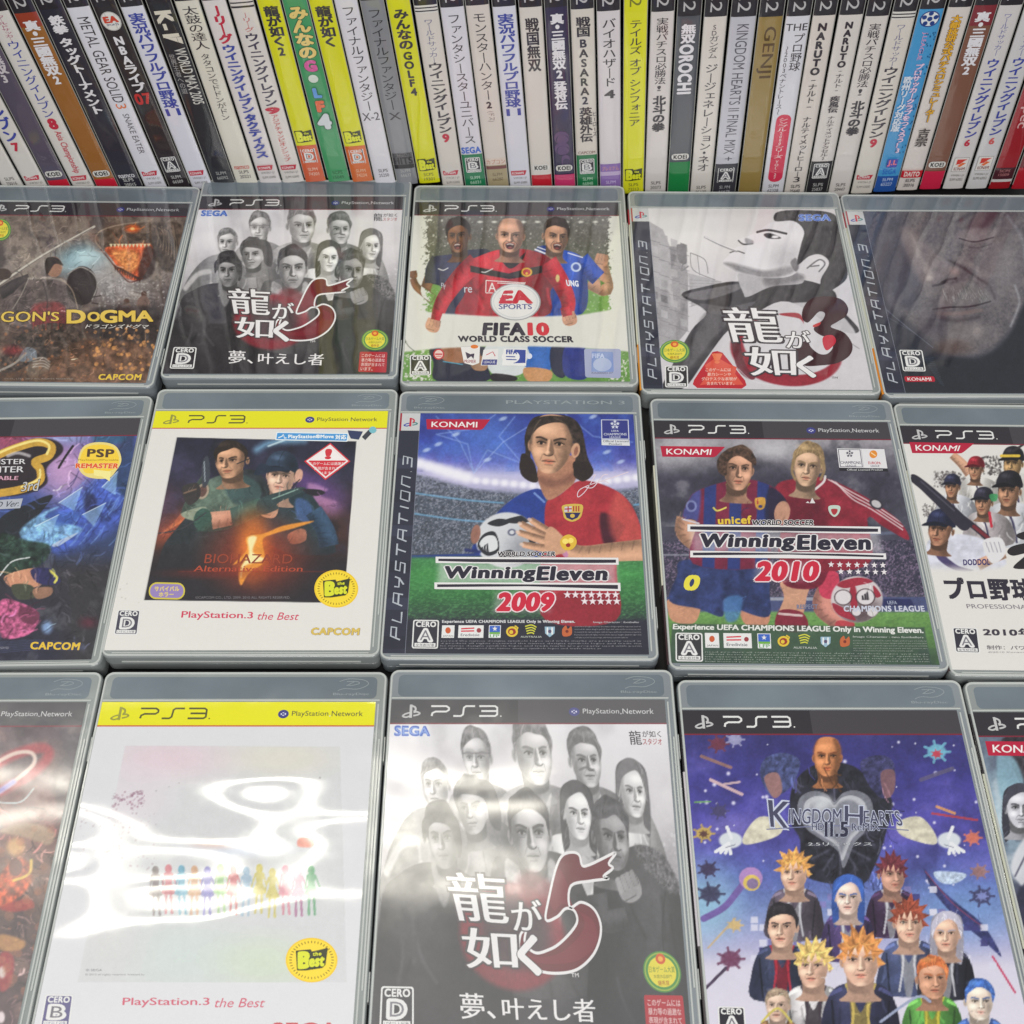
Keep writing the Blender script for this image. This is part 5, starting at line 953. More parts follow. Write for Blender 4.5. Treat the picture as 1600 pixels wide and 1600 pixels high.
    A.poly([(880, 760), (950, 820), (960, 890), (880, 900), (850, 840)], sk, 4); A.ell(500, 800, 24, 50, (150, 104, 90), 10); A.line([(450, 880), (520, 890)], 16, (40, 50, 110), 6)
    A.poly([(310, 940), (1216, 940), (1222, 1056), (306, 1056)], (216, 214, 218), 26, .55, False); A.poly([(600, 1100), (900, 1100), (880, 1195), (590, 1195)], (220, 206, 212), 24, .4, False)
    return A
A8 = art_ball(); L = [side_band()]
k = cropink(A8, z0=.05); konami(k, [(248, 213), (575, 214), (572, 268), (245, 264)]); L.append(('publisher_mark', k))
def champ(k, q, fg, bgc, t2='LEAGUE'):
    k.put(q, [(0, 1, 2, 3)], fg); k.put(sub(q, .03, .03, .97, .97), [(0, 1, 2, 3)], bgc); c = s2(np.array(q, float), [(.5, .25)])[0]; R = abs(q[1][0] - q[0][0]) * .18
    for i in range(5): a = i * 2 * math.pi / 5 - math.pi / 2; k.star(c[0] + R * .62 * math.cos(a), c[1] + R * .62 * math.sin(a), R * .42, fg)
    k.star(c[0], c[1], R * .36, fg)
k = cropink(A8, z0=.05); q = [(1140, 215), (1280, 216), (1284, 316), (1142, 314)]; champ(k, q, (206, 210, 226), (50, 56, 130)); k.text('UEFA', (1192, 268, 1230, 278), (206, 210, 226), .02); k.text('CHAMPIONS', (1154, 284, 1270, 296), (206, 210, 226), .04); k.text('LEAGUE', (1184, 300, 1240, 310), (206, 210, 226), .02); k.put([(1142, 316), (1284, 318), (1287, 349), (1143, 346)], [(0, 1, 2, 3)], (214, 216, 220)); k.text('Official Licensed', (1150, 320, 1280, 331), (60, 60, 80), .02); k.text('Product', (1180, 335, 1246, 345), (60, 60, 80), .02); L.append(('league_mark', k))
k = cropink(A8, z0=.05)
for P in ([(1095, 505), (1110, 500), (1060, 580), (1022, 610), (1035, 570), (1140, 530), (1180, 540)], [(1060, 560), (1100, 560), (1150, 500), (1176, 498)], [(1140, 530), (1200, 510), (1280, 482)]): k.line(P, 4, (222, 206, 216), True)
L.append(('signature', k))
k = cropink(A8, z0=.05); k.poly([(946, 652), (1040, 648), (1044, 690), (1030, 720), (992, 736), (955, 720), (946, 690)], (206, 176, 80), True); k.poly([(954, 660), (990, 658), (990, 684), (952, 688)], (200, 196, 206)); k.line([(972, 658), (972, 686)], 6, (170, 30, 50)); k.line([(954, 672), (990, 670)], 6, (170, 30, 50))
for i in range(3): k.line([(1000 + i * 13, 656), (1000 + i * 13, 684)], 6, (170, 36, 50))
k.poly([(954, 690), (1036, 690), (1020, 716), (992, 728), (964, 716)], (44, 40, 90)); k.ell(994, 706, 12, 10, (206, 176, 80))
k.poly([(930, 840), (950, 810), (980, 802), (1010, 820), (1014, 850), (990, 878), (950, 878)], (220, 180, 60), True); k.ell(958, 836, 16, 14, (244, 220, 110)); k.ell(986, 832, 14, 13, (244, 220, 110)); k.ell(972, 856, 12, 10, (150, 40, 40)); L.append(('shirt_crest', k))
def we_title(A, bars, ws, we, yr, ytxt, seed=0):
    k = cropink(A, z0=.05)
    k.text('WORLD SOCCER', ws, (44, 36, 44), .045, ((230, 228, 230), .09), .15)
    for (x0, y0, x1, y1, y2, y3, flip) in bars:
        P = [(x0, y0), ((x0 + x1) / 2, y0 + (-3 if flip else 3)), (x1, y1), (x1, y3), ((x0 + x1) / 2, (y2 + y3) / 2 + (-9 if flip else 9)), (x0, y2)]
        g = [(x0 - 14, y0 - 10), (x1 + 12, y1 - 10), (x1 + 14, y3 + 10), (x0 - 14, y2 + 10)]; k.put(g, [(0, 1, 2, 3)], (226, 224, 226)); k.put(P, [(0, 1, 4, 5), (1, 2, 3, 4)], (44, 38, 52)); k.line([(x0, (y0 + y2) / 2 + (-12 if flip else 12)), (x1, (y1 + y3) / 2 + (-12 if flip else 12))], 4, (228, 226, 228))
    k.text('Winning', we[0], (40, 36, 52), .07, ((228, 226, 228), .075), .14); k.text('Eleven', we[1], (40, 36, 52), .07, ((228, 226, 228), .075), .14)
    k.text(ytxt, yr, (198, 36, 62), .08, ((232, 214, 220), .07), .18); return k
k = we_title(A8, [(310, 925, 1216, 930, 937, 946, 0), (304, 1056, 1226, 1058, 1070, 1080, 1)], (610, 889, 905, 912), ([(338, 966), (796, 966), (796, 1042), (338, 1042)], [(815, 968), (1162, 968), (1164, 1034), (815, 1034)]), (612, 1103, 885, 1190), '2009')
k.text('®', (1168, 1012, 1192, 1034), (190, 186, 190)); 
for r, (x0, nn) in enumerate(((968, 7), (1056, 5))):
    for i in range(nn): k.star(x0 + i * 41, 1110 + r * 34, 22, (214, 190, 200)); k.star(x0 + i * 41, 1110 + r * 34, 14, (236, 226, 230))
L.append(('title_lettering', k))
def strip_logos(k, q, bg):
    "row of small crests; q = band quad"
    W = (224, 224, 224); S_ = lambda *b: sub(q, *b)
    k.put(S_(.005, .04, .1, .98), [(0, 1, 2, 3)], W); k.ell(*s2(np.array(q, float), [(.052, .42)])[0], 14, 16, (196, 90, 50)); k.text('JAPAN', S_(.015, .78, .092, .93), (50, 50, 60))
    k.put(S_(.13, .04, .32, .98), [(0, 1, 2, 3)], W); k.line(s2(np.array(q, float), [(.15, .3), (.25, .25)]), 7, (206, 50, 66)); k.line(s2(np.array(q, float), [(.15, .48), (.25, .46)]), 7, (206, 50, 66)); k.ell(*s2(np.array(q, float), [(.285, .42)])[0], 12, 12, (150, 60, 66)); k.text('Eredivisie', S_(.15, .66, .29, .86), (60, 60, 80), .02)
    k.put(S_(.36, .04, .45, .98), [(0, 1, 2, 3)], (226, 228, 230)); k.put(S_(.365, .08, .445, .55), [(0, 1, 2, 3)], (60, 100, 190)); k.put(S_(.365, .55, .445, .7), [(0, 1, 2, 3)], (110, 170, 70)); k.text('LFP', S_(.37, .72, .44, .94), (70, 150, 60), .04); k.star(*s2(np.array(q, float), [(.405, .3)])[0], 14, W)
    c = s2(np.array(q, float), [(.535, .52)])[0]; k.ell(c[0], c[1], 30, 27, (220, 190, 60)); k.ell(c[0], c[1], 20, 17, (150, 50, 44)); k.ell(c[0] - 4, c[1] + 2, 10, 10, (220, 190, 60)); k.line([(c[0] + 14, c[1] - 30), (c[0] + 30, c[1] - 20), (c[0] + 20, c[1] - 2)], 8, (220, 190, 60))
    c = s2(np.array(q, float), [(.675, .4)])[0]
    for i in range(4): k.line([(c[0] - 28 + i * 3, c[1] - 18 + i * 12), (c[0] + 4, c[1] - 26 + i * 13), (c[0] + 30 - i * 4, c[1] - 14 + i * 11)], 6, (206, 206, 70), True)
    k.text('AUSTRALIA', S_(.6, .84, .76, .97), (190, 196, 190), .03)
    c = s2(np.array(q, float), [(.82, .5)])[0]; k.poly([(c[0] - 26, c[1] - 24), (c[0] + 26, c[1] - 24), (c[0] + 24, c[1] + 10), (c[0], c[1] + 30), (c[0] - 24, c[1] + 10)], (150, 180, 200)); k.line([(c[0] - 12, c[1] - 20), (c[0] - 12, c[1] + 16)], 8, (226, 230, 232)); k.line([(c[0] + 12, c[1] - 20), (c[0] + 12, c[1] + 16)], 8, (226, 230, 232)); k.ell(c[0], c[1], 9, 9, (90, 80, 110))
    c = s2(np.array(q, float), [(.95, .5)])[0]; k.poly([(c[0] - 24, c[1] - 10), (c[0] - 6, c[1] - 30), (c[0] + 4, c[1] - 12), (c[0] + 22, c[1] - 26), (c[0] + 24, c[1] + 14), (c[0], c[1] + 26), (c[0] - 22, c[1] + 22)], (190, 100, 60), True); k.ell(c[0], c[1], 8, 8, (120, 50, 40))
k = cropink(A8, z0=.05); badge(k, [(182, 1236), (314, 1238), (308, 1384), (174, 1382)], 'A', (52, 50, 62)); L.append(('rating_badge', k))
k = cropink(A8, z0=.05); k.text('Experience UEFA CHAMPIONS LEAGUE Only in Winning Eleven.', (330, 1238, 1006, 1256), (206, 206, 210), .06); k.text('Image Character : footballer', (1100, 1244, 1335, 1256), (190, 190, 196), .02); strip_logos(k, [(326, 1262), (1000, 1262), (1000, 1330), (322, 1330)], (48, 48, 60)); smallprint(k, [(1004, 1266), (1342, 1266), (1345, 1336), (1004, 1336)], 5, (150, 150, 158), 3); smallprint(k, [(322, 1340), (1345, 1340), (1348, 1392), (320, 1390)], 4, (150, 150, 158), 5); L.append(('small_print', k))
case(P_W9, A8, 'clear case with long-haired footballer in red and blue shirt holding a ball', None, None, SHELL_B, L, 'left')

# ---------- 9: two footballers and a ball
P_W0 = Pose(143.4, 370, -.5)
def art_duo():
    A = Art(P_W0, (1000, 590, 3.265), (60, 58, 68)); X, Y = A.X, A.Y; n = vnoise(X, Y, 110, 51, 4)
    A.grad([330, 400, 520, 760, 860, 1080, 1140], [(150, 146, 154), (104, 100, 112), (62, 60, 76), (70, 70, 84), (66, 64, 84), (62, 58, 78), (90, 90, 104)]); A.blend(.5 * (Y < 760) * sstep(.5, .75, n), (150, 146, 156)); A.blend(.6 * (Y < 760) * sstep(.5, .25, n), (42, 40, 52)); A.ell(200, 390, 160, 70, (206, 204, 210), 0, .95, .7); A.ell(680, 370, 160, 50, (206, 204, 210), 0, .95, .7)
    cr = (Y > 830) * (Y < 1120) * 1.0; A.blend(cr * .7 * sstep(.5, .62, vnoise(X, Y, 8, 52, 2)), (130, 110, 140)); A.blend(cr * .6 * sstep(.5, .35, vnoise(X, Y, 8, 53, 2)), (36, 34, 54)); A.line([(1000, 810), (1340, 790)], 16, (90, 96, 120), 4); A.line([(100, 905), (320, 905)], 8, (130, 130, 146), 4)
    A.poly([(100, 1120), (1460, 1120), (1470, 1200), (100, 1200)], (70, 78, 120), 3, 1, False); A.line([(640, 1130), (980, 1130)], 16, (150, 154, 170), 3); A.poly([(1230, 1130), (1380, 1130), (1400, 1165), (1230, 1165)], (40, 44, 90), 3, 1, False)
    A.grad([1195, 1290, 1480], [(112, 160, 84), (96, 140, 72), (60, 84, 62)], 'Y', sstep(1185, 1205, Y)); A.blend(.4 * (Y > 1200) * sstep(.4, .8, vnoise(X, Y * 2, 14, 54, 3)), (70, 110, 60))
    sk = (200, 148, 120); rd = (140, 34, 52)
    # right player
    A.poly([(720, 1040), (860, 1040), (850, 1120), (820, 1220), (710, 1215), (735, 1120)], sk); A.poly([(710, 1190), (830, 1200), (850, 1290), (700, 1290)], (130, 36, 54)); A.line([(710, 1205), (825, 1215)], 12, (206, 180, 180))
    limb(A, [(960, 1080), (930, 1170), (1020, 1250), (1080, 1270)], 110, 70, (196, 130, 116)); A.poly([(920, 990), (1010, 1000), (1000, 1120), (920, 1110)], (196, 56, 84)); A.poly([(740, 900), (960, 900), (940, 1040), (860, 1080), (730, 1050)], (110, 26, 46), 4, 1, True, None, .3, 30); A.poly([(1010, 1240), (1090, 1250), (1080, 1280), (1000, 1275)], (180, 60, 70))
    t = A.poly([(690, 560), (800, 515), (930, 510), (1060, 560), (1200, 640), (1330, 740), (1370, 830), (1240, 760), (1160, 720), (1160, 960), (740, 960), (720, 740)], rd, 4, 1, True, None, .2, 50)
    A.poly([(760, 620), (900, 600), (960, 760), (900, 900), (760, 880)], (84, 20, 38), 30, .6, True, t)
    for d in (0, 16, 32): A.line([(960 + d, 520 + d * .2), (1080, 585 + d), (1180, 640 + d), (1340, 745 + d)], 6, (220, 200, 204), 0, .9, True, t)
    A.ell(1205, 645, 38, 26, (50, 46, 56), 30); A.ell(1205, 645, 26, 17, (190, 186, 190), 30); A.line([(805, 525), (850, 590), (930, 540), (945, 505)], 12, (216, 206, 208)); A.line([(690, 570), (660, 660), (740, 700)], 20, (120, 40, 60), 8, .7)
    A.head(855, 455, 152, 200, (206, 166, 136), (150, 124, 88), -.1, 6, -1, con=.9); A.line([(782, 420), (776, 480), (792, 520)], 14, (150, 124, 88), 3); A.line([(930, 410), (940, 470), (922, 520)], 14, (150, 124, 88), 3)
    # left player
    limb(A, [(240, 720), (230, 790), (300, 860)], 110, 80, sk)
    A.poly([(150, 1130), (300, 1140), (280, 1250), (170, 1245), (140, 1180)], (196, 140, 110)); A.poly([(520, 1180), (650, 1160), (650, 1260), (540, 1260)], (190, 130, 104)); A.poly([(230, 930), (620, 950), (660, 1100), (655, 1220), (520, 1190), (430, 1130), (420, 1220), (300, 1180), (150, 1140), (190, 1010)], (44, 56, 104), 4, 1, True, None, .35, 40); A.poly([(430, 1130), (520, 1120), (500, 1230), (440, 1240)], (70, 120, 180), 10, .8)
    t = A.poly([(290, 580), (440, 530), (560, 520), (680, 560), (750, 640), (720, 740), (650, 760), (640, 960), (270, 950), (290, 740), (220, 720), (240, 640)], (120, 34, 62), 4, 1, True, None, .15, 50)
    for x in (330, 460, 600): A.poly([(x, 520), (x + 60, 520), (x + 50, 980), (x - 14, 980)], (42, 56, 120), 4, 1, False, t)
    A.poly([(660, 560), (760, 640), (720, 740), (640, 740)], (34, 34, 60), 10, .9, True, t); A.poly([(215, 700), (270, 590), (310, 580), (290, 740)], (60, 84, 160), 10, .8, True, t); A.line([(215, 722), (300, 745)], 8, (206, 200, 210)); A.line([(440, 545), (500, 598), (560, 540)], 8, (150, 120, 60)); A.ell(262, 656, 28, 30, (130, 140, 190), 0, .1, .8); A.ell(262, 656, 18, 20, (60, 60, 120))
    A.line([(375, 665), (395, 680), (438, 664)], 8, (230, 214, 90)); A.poly([(588, 618), (636, 614), (636, 660), (612, 676), (590, 660)], (200, 150, 60)); A.line([(600, 622), (600, 645)], 6, (170, 40, 60)); A.ell(614, 658, 10, 8, (50, 50, 110))
    A.head(500, 470, 160, 210, sk, (84, 62, 50), .2, 4, 1, con=1.); A.poly([(400, 480), (395, 420), (440, 370), (520, 360), (585, 400), (590, 450), (560, 430), (500, 400), (450, 430), (440, 500)], (74, 54, 44), 0, .95, True, None, .6, 12)
    A.ell(725, 690, 40, 60, (190, 140, 116), 10)
    # ball
    m = A.ell(1106, 1132, 132, 118, (206, 196, 200)); A.ell(1130, 1200, 110, 70, (70, 52, 58), 0, .8, .8, m)
    for P in ([(1000, 1050), (1110, 1020), (1190, 1040), (1110, 1062), (1040, 1075)], [(1070, 1080), (1100, 1070), (1110, 1200), (1080, 1200)], [(1190, 1060), (1230, 1110), (1200, 1120)], [(980, 1150), (1060, 1190), (1100, 1240), (1010, 1210)]): A.poly(P, (160, 40, 60), 0, 1, True, m)
    for cx, cy, r in ((1036, 1122, 46), (1150, 1120, 50), (1186, 1196, 32), (1104, 1196, 26)): A.ell(cx, cy, r, r * .88, (60, 40, 48), 0, .05, .9, m); A.ell(cx, cy, r * .88, r * .78, (214, 208, 212), 0, .05, 1, m)
    for i in range(3): A.poly([(1132 + i * 13, 1136), (1142 + i * 13, 1134), (1138 + i * 12, 1110 - i * 8), (1130 + i * 12, 1114 - i * 8)], (40, 36, 44), 0, 1, False, m)
    A.strokes(150, (150, 620, 1340, 1240), 34, 5, 8, None, .7, 1.3, .4)
    A.poly([(165, 1255), (1450, 1275), (1490, 1478), (150, 1470)], (62, 84, 70), 4, .86, False); A.blend(.25 * (Y > 1380) * sstep(.5, .7, n), (50, 60, 70))
    A.poly([(262, 780), (1216, 792), (1240, 896), (268, 892)], (216, 214, 218), 26, .5, False); A.poly([(590, 945), (900, 945), (880, 1036), (580, 1036)], (220, 206, 212), 24, .35, False)
    return A
A9 = art_duo(); L = [header('dark')]
k = cropink(A9, z0=.05); konami(k, [(104, 350), (434, 354), (420, 408), (108, 404)]); L.append(('publisher_mark', k))
k = cropink(A9, z0=.05); q = [(1004, 362), (1246, 366), (1262, 464), (1016, 460)]; k.put(q, [(0, 1, 2, 3)], (222, 220, 224)); champ(k, sub(q, .02, .04, .49, .96), (52, 52, 70), (224, 222, 226)); k.put(sub(q, .505, .02, .51, .98), [(0, 1, 2, 3)], (120, 120, 130)); k.ell(1190, 392, 20, 20, (224, 140, 50)); k.line([(1178, 384), (1202, 400)], 5, (240, 214, 170)); k.text('CHAMPIONS', sub(q, .04, .66, .46, .8), (60, 60, 80), .03); k.text('LEAGUE', sub(q, .14, .84, .36, .94), (60, 60, 80)); k.text('EUROPA', sub(q, .62, .66, .88, .8), (190, 60, 70), .04); k.text('LEAGUE', sub(q, .66, .84, .84, .94), (60, 60, 80)); k.put([(1016, 462), (1262, 466), (1266, 480), (1018, 476)], [(0, 1, 2, 3)], (36, 34, 40)); k.text('Official Licensed Product', (1056, 466, 1238, 476), (206, 206, 210), .02); L.append(('league_mark', k))
k = cropink(A9, z0=.05); k.text('unicef', [(398, 712), (565, 706), (568, 745), (400, 748)], (222, 190, 60), .05); k.line([(238, 1010), (296, 1012)], 1, (60, 60, 90)); k.text('0', [(240, 1010), (308, 1012), (288, 1086), (222, 1082)], (226, 214, 70), .06)
k.poly([(845, 640), (856, 632), (866, 642)], (220, 214, 216)); k.poly([(866, 642), (878, 614), (894, 642)], (220, 214, 216)); k.poly([(964, 656), (1018, 656), (1016, 690), (992, 712), (966, 690)], (190, 206, 196), True); k.poly([(976, 672), (1006, 672), (1004, 690), (990, 702), (978, 690)], (170, 50, 60), True); k.text('UEFA', [(1260, 1140), (1308, 1140), (1312, 1158), (1264, 1158)], (170, 176, 200), .03); k.text('CHAMPIONS LEAGUE', [(1040, 1166), (1446, 1166), (1452, 1194), (1040, 1194)], (196, 200, 216), .05); k.text('RESPECT', [(800, 1160), (905, 1158), (905, 1180), (800, 1182)], (120, 124, 150), .05); L.append(('shirt_lettering', k))
k = we_title(A9, [(256, 760, 1214, 772, 776, 788, 0), (270, 894, 1242, 908, 908, 918, 1)], (570, 728, 884, 753), ([(302, 800), (776, 802), (778, 884), (302, 884)], [(800, 808), (1160, 808), (1170, 878), (806, 878)]), (592, 944, 896, 1036), '2010')
for r, (x0, nn, y) in enumerate(((974, 7, 956), (1024, 6, 992))):
    for i in range(nn): k.star(x0 + i * 44, y + i * .6, 17, (228, 222, 226))
L.append(('title_lettering', k))
k = cropink(A9, z0=.05); badge(k, [(180, 1302), (318, 1304), (322, 1450), (182, 1448)], 'A', (52, 52, 56)); L.append(('rating_badge', k))
k = cropink(A9, z0=.05); k.text('Experience UEFA CHAMPIONS LEAGUE Only in Winning Eleven.', [(170, 1258), (1442, 1276), (1446, 1312), (168, 1292)], (220, 222, 218), .045); strip_logos(k, [(326, 1300), (1080, 1308), (1084, 1390), (330, 1380)], (60, 80, 70)); k.text('Image Character : two footballers', [(1086, 1318), (1444, 1322), (1446, 1334), (1086, 1330)], (190, 196, 190), .03); smallprint(k, [(1086, 1338), (1460, 1340), (1468, 1404), (1088, 1402)], 5, (160, 168, 160), 13); smallprint(k, [(332, 1396), (1470, 1408), (1478, 1470), (330, 1456)], 5, (160, 168, 160), 15); L.append(('small_print', k))
case(P_W0, A9, 'clear case with two footballers, one striped and one dark red, above a ball', None, [(3, 48, (64, 40, 44)), (48, 124, (216, 214, 196)), (124, 154, (40, 36, 40))], SHELL_B, L, 'right')

# ---------- 10: baseball players on white
P_BB = Pose(278, 366, -.8)
def art_baseball():
    A = Art(P_BB, (1350, 590, 3.265), (220, 217, 214)); X, Y = A.X, A.Y
    A.ell(430, 530, 60, 40, (180, 178, 180), 20, .9, .5); A.speckle(150, (360, 480, 520, 560), 4, (90, 84, 84), 2, .8); A.speckle(170, (300, 640, 460, 720), 4, (96, 90, 90), 3, .8); A.speckle(120, (600, 400, 700, 500), 4, (70, 66, 66), 4, .8)
    def player(cx, cy, s, cap, turn, uni=(214, 216, 226), sk=(176, 128, 98), trim=(50, 46, 80)):
        torso(A, [(cx - s * .5, cy + s * .5), (cx + s * .4, cy + s * .45), (cx + s * 1.3, cy + s * .9), (cx + s * 1.5, cy + s * 2.1), (cx - s * .9, cy + s * 2.1), (cx - s * .9, cy + s)], uni, -1, .12)
        A.line([(cx - s * .3, cy + s * .6), (cx + s * .1, cy + s * 1.1), (cx + s * .3, cy + s * 2)], s * .09, trim, 0, .9); A.head(cx, cy, s * .92, s * 1.2, sk, (40, 32, 30), turn, 3, -1, cap=cap)
    limb(A, [(450, 395), (500, 440), (540, 490)], 40, 56, (206, 156, 126)); player(570, 470, 84, (150, 30, 44), -.5, (222, 218, 214)); player(760, 440, 110, (34, 32, 38), -.5, (214, 210, 206), (190, 150, 100)); A.line([(700, 400), (790, 400)], 14, (226, 190, 60))
    A.line([(770, 370), (860, 310)], 12, (52, 46, 50)); player(450, 560, 84, (44, 46, 72), -.4); player(740, 580, 130, (36, 34, 42), -.5, (206, 208, 216)); player(610, 640, 100, (46, 44, 60), -.5, (196, 186, 190)); A.put = None
    A.poly([(640, 598), (680, 596), (676, 628), (650, 630)], (60, 150, 90), 0, .9); A.line([(640, 690), (650, 760)], 14, (196, 40, 60))
    A.poly([(320, 850), (380, 810), (500, 800), (620, 830), (700, 900), (720, 960), (600, 990), (340, 990)], (206, 208, 222), 6, 1, True, None, .12, 30); A.poly([(350, 860), (400, 900), (480, 960), (560, 985), (470, 985), (380, 930)], (56, 44, 90), 3, .9); limb(A, [(580, 960), (640, 930), (720, 900)], 60, 44, (206, 160, 134))
    A.head(390, 780, 130, 160, (176, 124, 96), (36, 32, 34), -.7, 6, -1, cap=(38, 42, 74)); A.line([(250, 520), (400, 640), (560, 760), (640, 830)], 30, (44, 40, 54)); A.poly([(248, 525), (270, 500), (420, 620), (540, 740), (500, 780), (400, 680)], (44, 40, 54), 0, 1); A.line([(290, 530), (460, 680)], 6, (96, 94, 110), 4, .7); A.line([(560, 760), (660, 840)], 18, (120, 40, 50))
    A.poly([(610, 830), (700, 820), (720, 900), (660, 950), (620, 900)], (220, 218, 222), 2, 1)
    for i in range(4): A.line([(620 + i * 22, 840), (640 + i * 20, 890)], 4, (140, 138, 150), 0, .8)
    A.blend(sstep(940, 1000, Y) * (Y < 1420), (220, 217, 214)); return A
A10 = art_baseball(); L = [header('dark')]
k = cropink(A10, z0=.05); konami(k, [(230, 330), (562, 336), (535, 388), (240, 386)]); L.append(('publisher_mark', k))
k = cropink(A10, z0=.05); dk = (46, 40, 54); k.text('プロ野球スピリッツ', [(405, 1022), (1420, 1040), (1440, 1140), (430, 1132)], dk, .06); k.text('PROFESSIONAL BASEBALL SPIRITS', [(520, 1156), (1240, 1166), (1250, 1188), (526, 1178)], (130, 124, 132), .02); k.text('2010年度開幕版', [(606, 1278), (1200, 1288), (1206, 1326), (612, 1318)], (60, 54, 66), .05); k.text('制作：パワプロプロダクション', [(625, 1366), (1180, 1374), (1184, 1396), (628, 1388)], (90, 84, 92), .03); k.text('©2010 Konami Digital Entertainment', (632, 1398, 1100, 1408), (150, 146, 150))
k.poly([(730, 890), (760, 860), (860, 840), (980, 830), (980, 880), (900, 890), (880, 960), (850, 975), (760, 970), (830, 900), (760, 910)], (40, 34, 38), True); k.poly([(780, 800), (900, 770), (980, 780), (960, 820), (820, 830)], (40, 34, 38), True); k.text('DODDOL', [(505, 930), (640, 926), (642, 956), (508, 958)], (70, 60, 110), .05); L.append(('title_lettering', k))
k = cropink(A10, z0=.05); badge(k, [(448, 1274), (578, 1278), (594, 1408), (466, 1404)], 'A', (50, 48, 60)); L.append(('rating_badge', k))
case(P_BB, A10, 'white clear case with a group of baseball players and a long bat', None, [(3, 50, (60, 40, 40)), (50, 124, (214, 214, 190)), (124, 154, (40, 36, 40))], SHELL, L, None)

# ---------- 11: red case at the near left corner
P_RL = Pose(-262.5, 198.5, .2)
def art_red():
    A = Art(P_RL, (0, 1040, 2.857), (100, 60, 60)); X, Y = A.X, A.Y; n = vnoise(X, Y, 90, 61, 4)
    A.grad([250, 420, 560, 700, 900, 1200, 1600], [(96, 74, 84), (100, 86, 92), (112, 70, 74), (118, 58, 58), (110, 84, 76), (92, 70, 66), (84, 60, 64)]); A.blend(.55 * sstep(.5, .75, n), (150, 120, 110)); A.blend(.6 * sstep(.5, .25, n), (56, 40, 48)); A.blend(.5 * sstep(200, 330, X) * (Y < 700), (84, 84, 92))
    A.strokes(260, (0, 620, 360, 1600), 50, 8, 3, None, .45, 1.9)
    A.line([(-60, 470), (60, 400), (160, 370), (215, 380), (200, 430), (120, 500), (0, 560)], 46, (176, 70, 80), 14); A.line([(-60, 460), (60, 395), (140, 390), (150, 440), (60, 520), (-40, 590)], 18, (226, 200, 190), 6); A.line([(60, 520), (0, 560)], 22, (150, 140, 210), 10)
    A.line([(-20, 610), (90, 610), (150, 550)], 8, (170, 176, 180)); A.poly([(0, 740), (120, 700), (240, 740), (220, 800), (120, 770)], (176, 150, 120), 10, .8); A.ell(70, 810, 40, 40, (206, 160, 110), 0, .4); A.poly([(0, 940), (80, 860), (140, 900), (120, 1000), (0, 1080)], (196, 84, 50), 10, .9, True, None, .6, 20); A.line([(60, 960), (130, 930), (140, 870)], 12, (226, 190, 80), 5); A.poly([(0, 1080), (120, 1040), (150, 1080), (60, 1100)], (180, 50, 44), 8, .8)
    A.ell(70, 900, 30, 40, (110, 60, 50)); A.poly([(0, 1200), (110, 1230), (90, 1270), (0, 1270)], (196, 140, 80), 8, .8); A.poly([(0, 1290), (60, 1300), (50, 1420), (0, 1450)], (160, 50, 56), 8, .9); A.ell(10, 1370, 16, 26, (214, 196, 190), 0, .4); A.ell(6, 1570, 16, 26, (226, 210, 214), 0, .3)
    A.speckle(60, (0, 700, 240, 1500), 14, (176, 110, 80), 9, .5); return A
A11 = art_red(); L = [header('dark')]
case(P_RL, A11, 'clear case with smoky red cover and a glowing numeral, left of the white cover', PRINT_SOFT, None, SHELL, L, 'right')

# ---------- 12: nearly blank white cover with yellow band
P_BE = Pose(-126.8, 198.8, 0)
def art_white():
    A = Art(P_BE, (60, 1040, 2.759), (214, 215, 220)); X, Y = A.X, A.Y
    q = [(375, 345), (1300, 350), (1330, 1365), (170, 1365)]; m = A.poly(q, (205, 207, 210), 0, .9, False); n = vnoise(X, Y, 200, 71, 3)
    A.ell(560, 400, 240, 80, (222, 196, 208), 0, .9, .8, m); A.ell(1050, 400, 200, 70, (220, 214, 196), 0, .9, .7, m); A.ell(400, 560, 160, 110, (222, 208, 220), 0, .9, .6, m); A.ell(600, 1250, 260, 120, (198, 212, 208), 0, .9, .7, m); A.ell(980, 1280, 180, 100, (198, 214, 186), 0, .9, .7, m); A.ell(330, 1220, 150, 120, (208, 206, 208), 0, .9, .6, m)
    A.poly([(1125, 745), (1180, 745), (1185, 780), (1120, 780)], (226, 130, 110), 4, .9); A.ell(840, 790, 200, 30, (196, 206, 226), 0, .9, .7); A.ell(760, 770, 90, 18, (226, 200, 190), 0, .9, .8)
    cols = [(150, 140, 140), (214, 130, 140), (120, 180, 206), (222, 176, 140), (130, 126, 200), (160, 206, 140), (206, 110, 116), (160, 190, 214), (220, 206, 110), (220, 206, 110), (226, 140, 160), (176, 110, 150), (110, 180, 130)]
    for i, c in enumerate(cols):
        x = 505 + i * 56; rs = RS(i); y = 880 + rs.randint(-8, 14); w_ = 20; c = np.array(c)
        c = c * .93; A.ell(x, y, 15, 20, c, 0, .15, .95); A.poly([(x - 18, y + 18), (x + 18, y + 18), (x + 14, y + 60), (x + 28, y + 106), (x - 28, y + 106), (x - 14, y + 60)], c, 0, .8); k_ = rs.randint(-8, 8)
        A.line([(x - 10, y + 100), (x - 14 + k_, y + 190)], 11, c, 0, .75); A.line([(x + 10, y + 100), (x + 12 + k_, y + 190)], 11, c, 0, .75); A.line([(x - 18, y + 24), (x - 30 + k_, y + 80)], 7, c, 0, .8); A.line([(x + 18, y + 24), (x + 32 + k_, y + 70)], 7, c, 0, .8)
    A.speckle(60, (320, 540, 460, 620), 4, (150, 110, 130), 7, .7); A.speckle(120, (180, 620, 520, 880), 3, (170, 150, 160), 8, .6); A.speckle(5, (500, 480, 1250, 600), 3, (120, 116, 120), 9, .7); return A
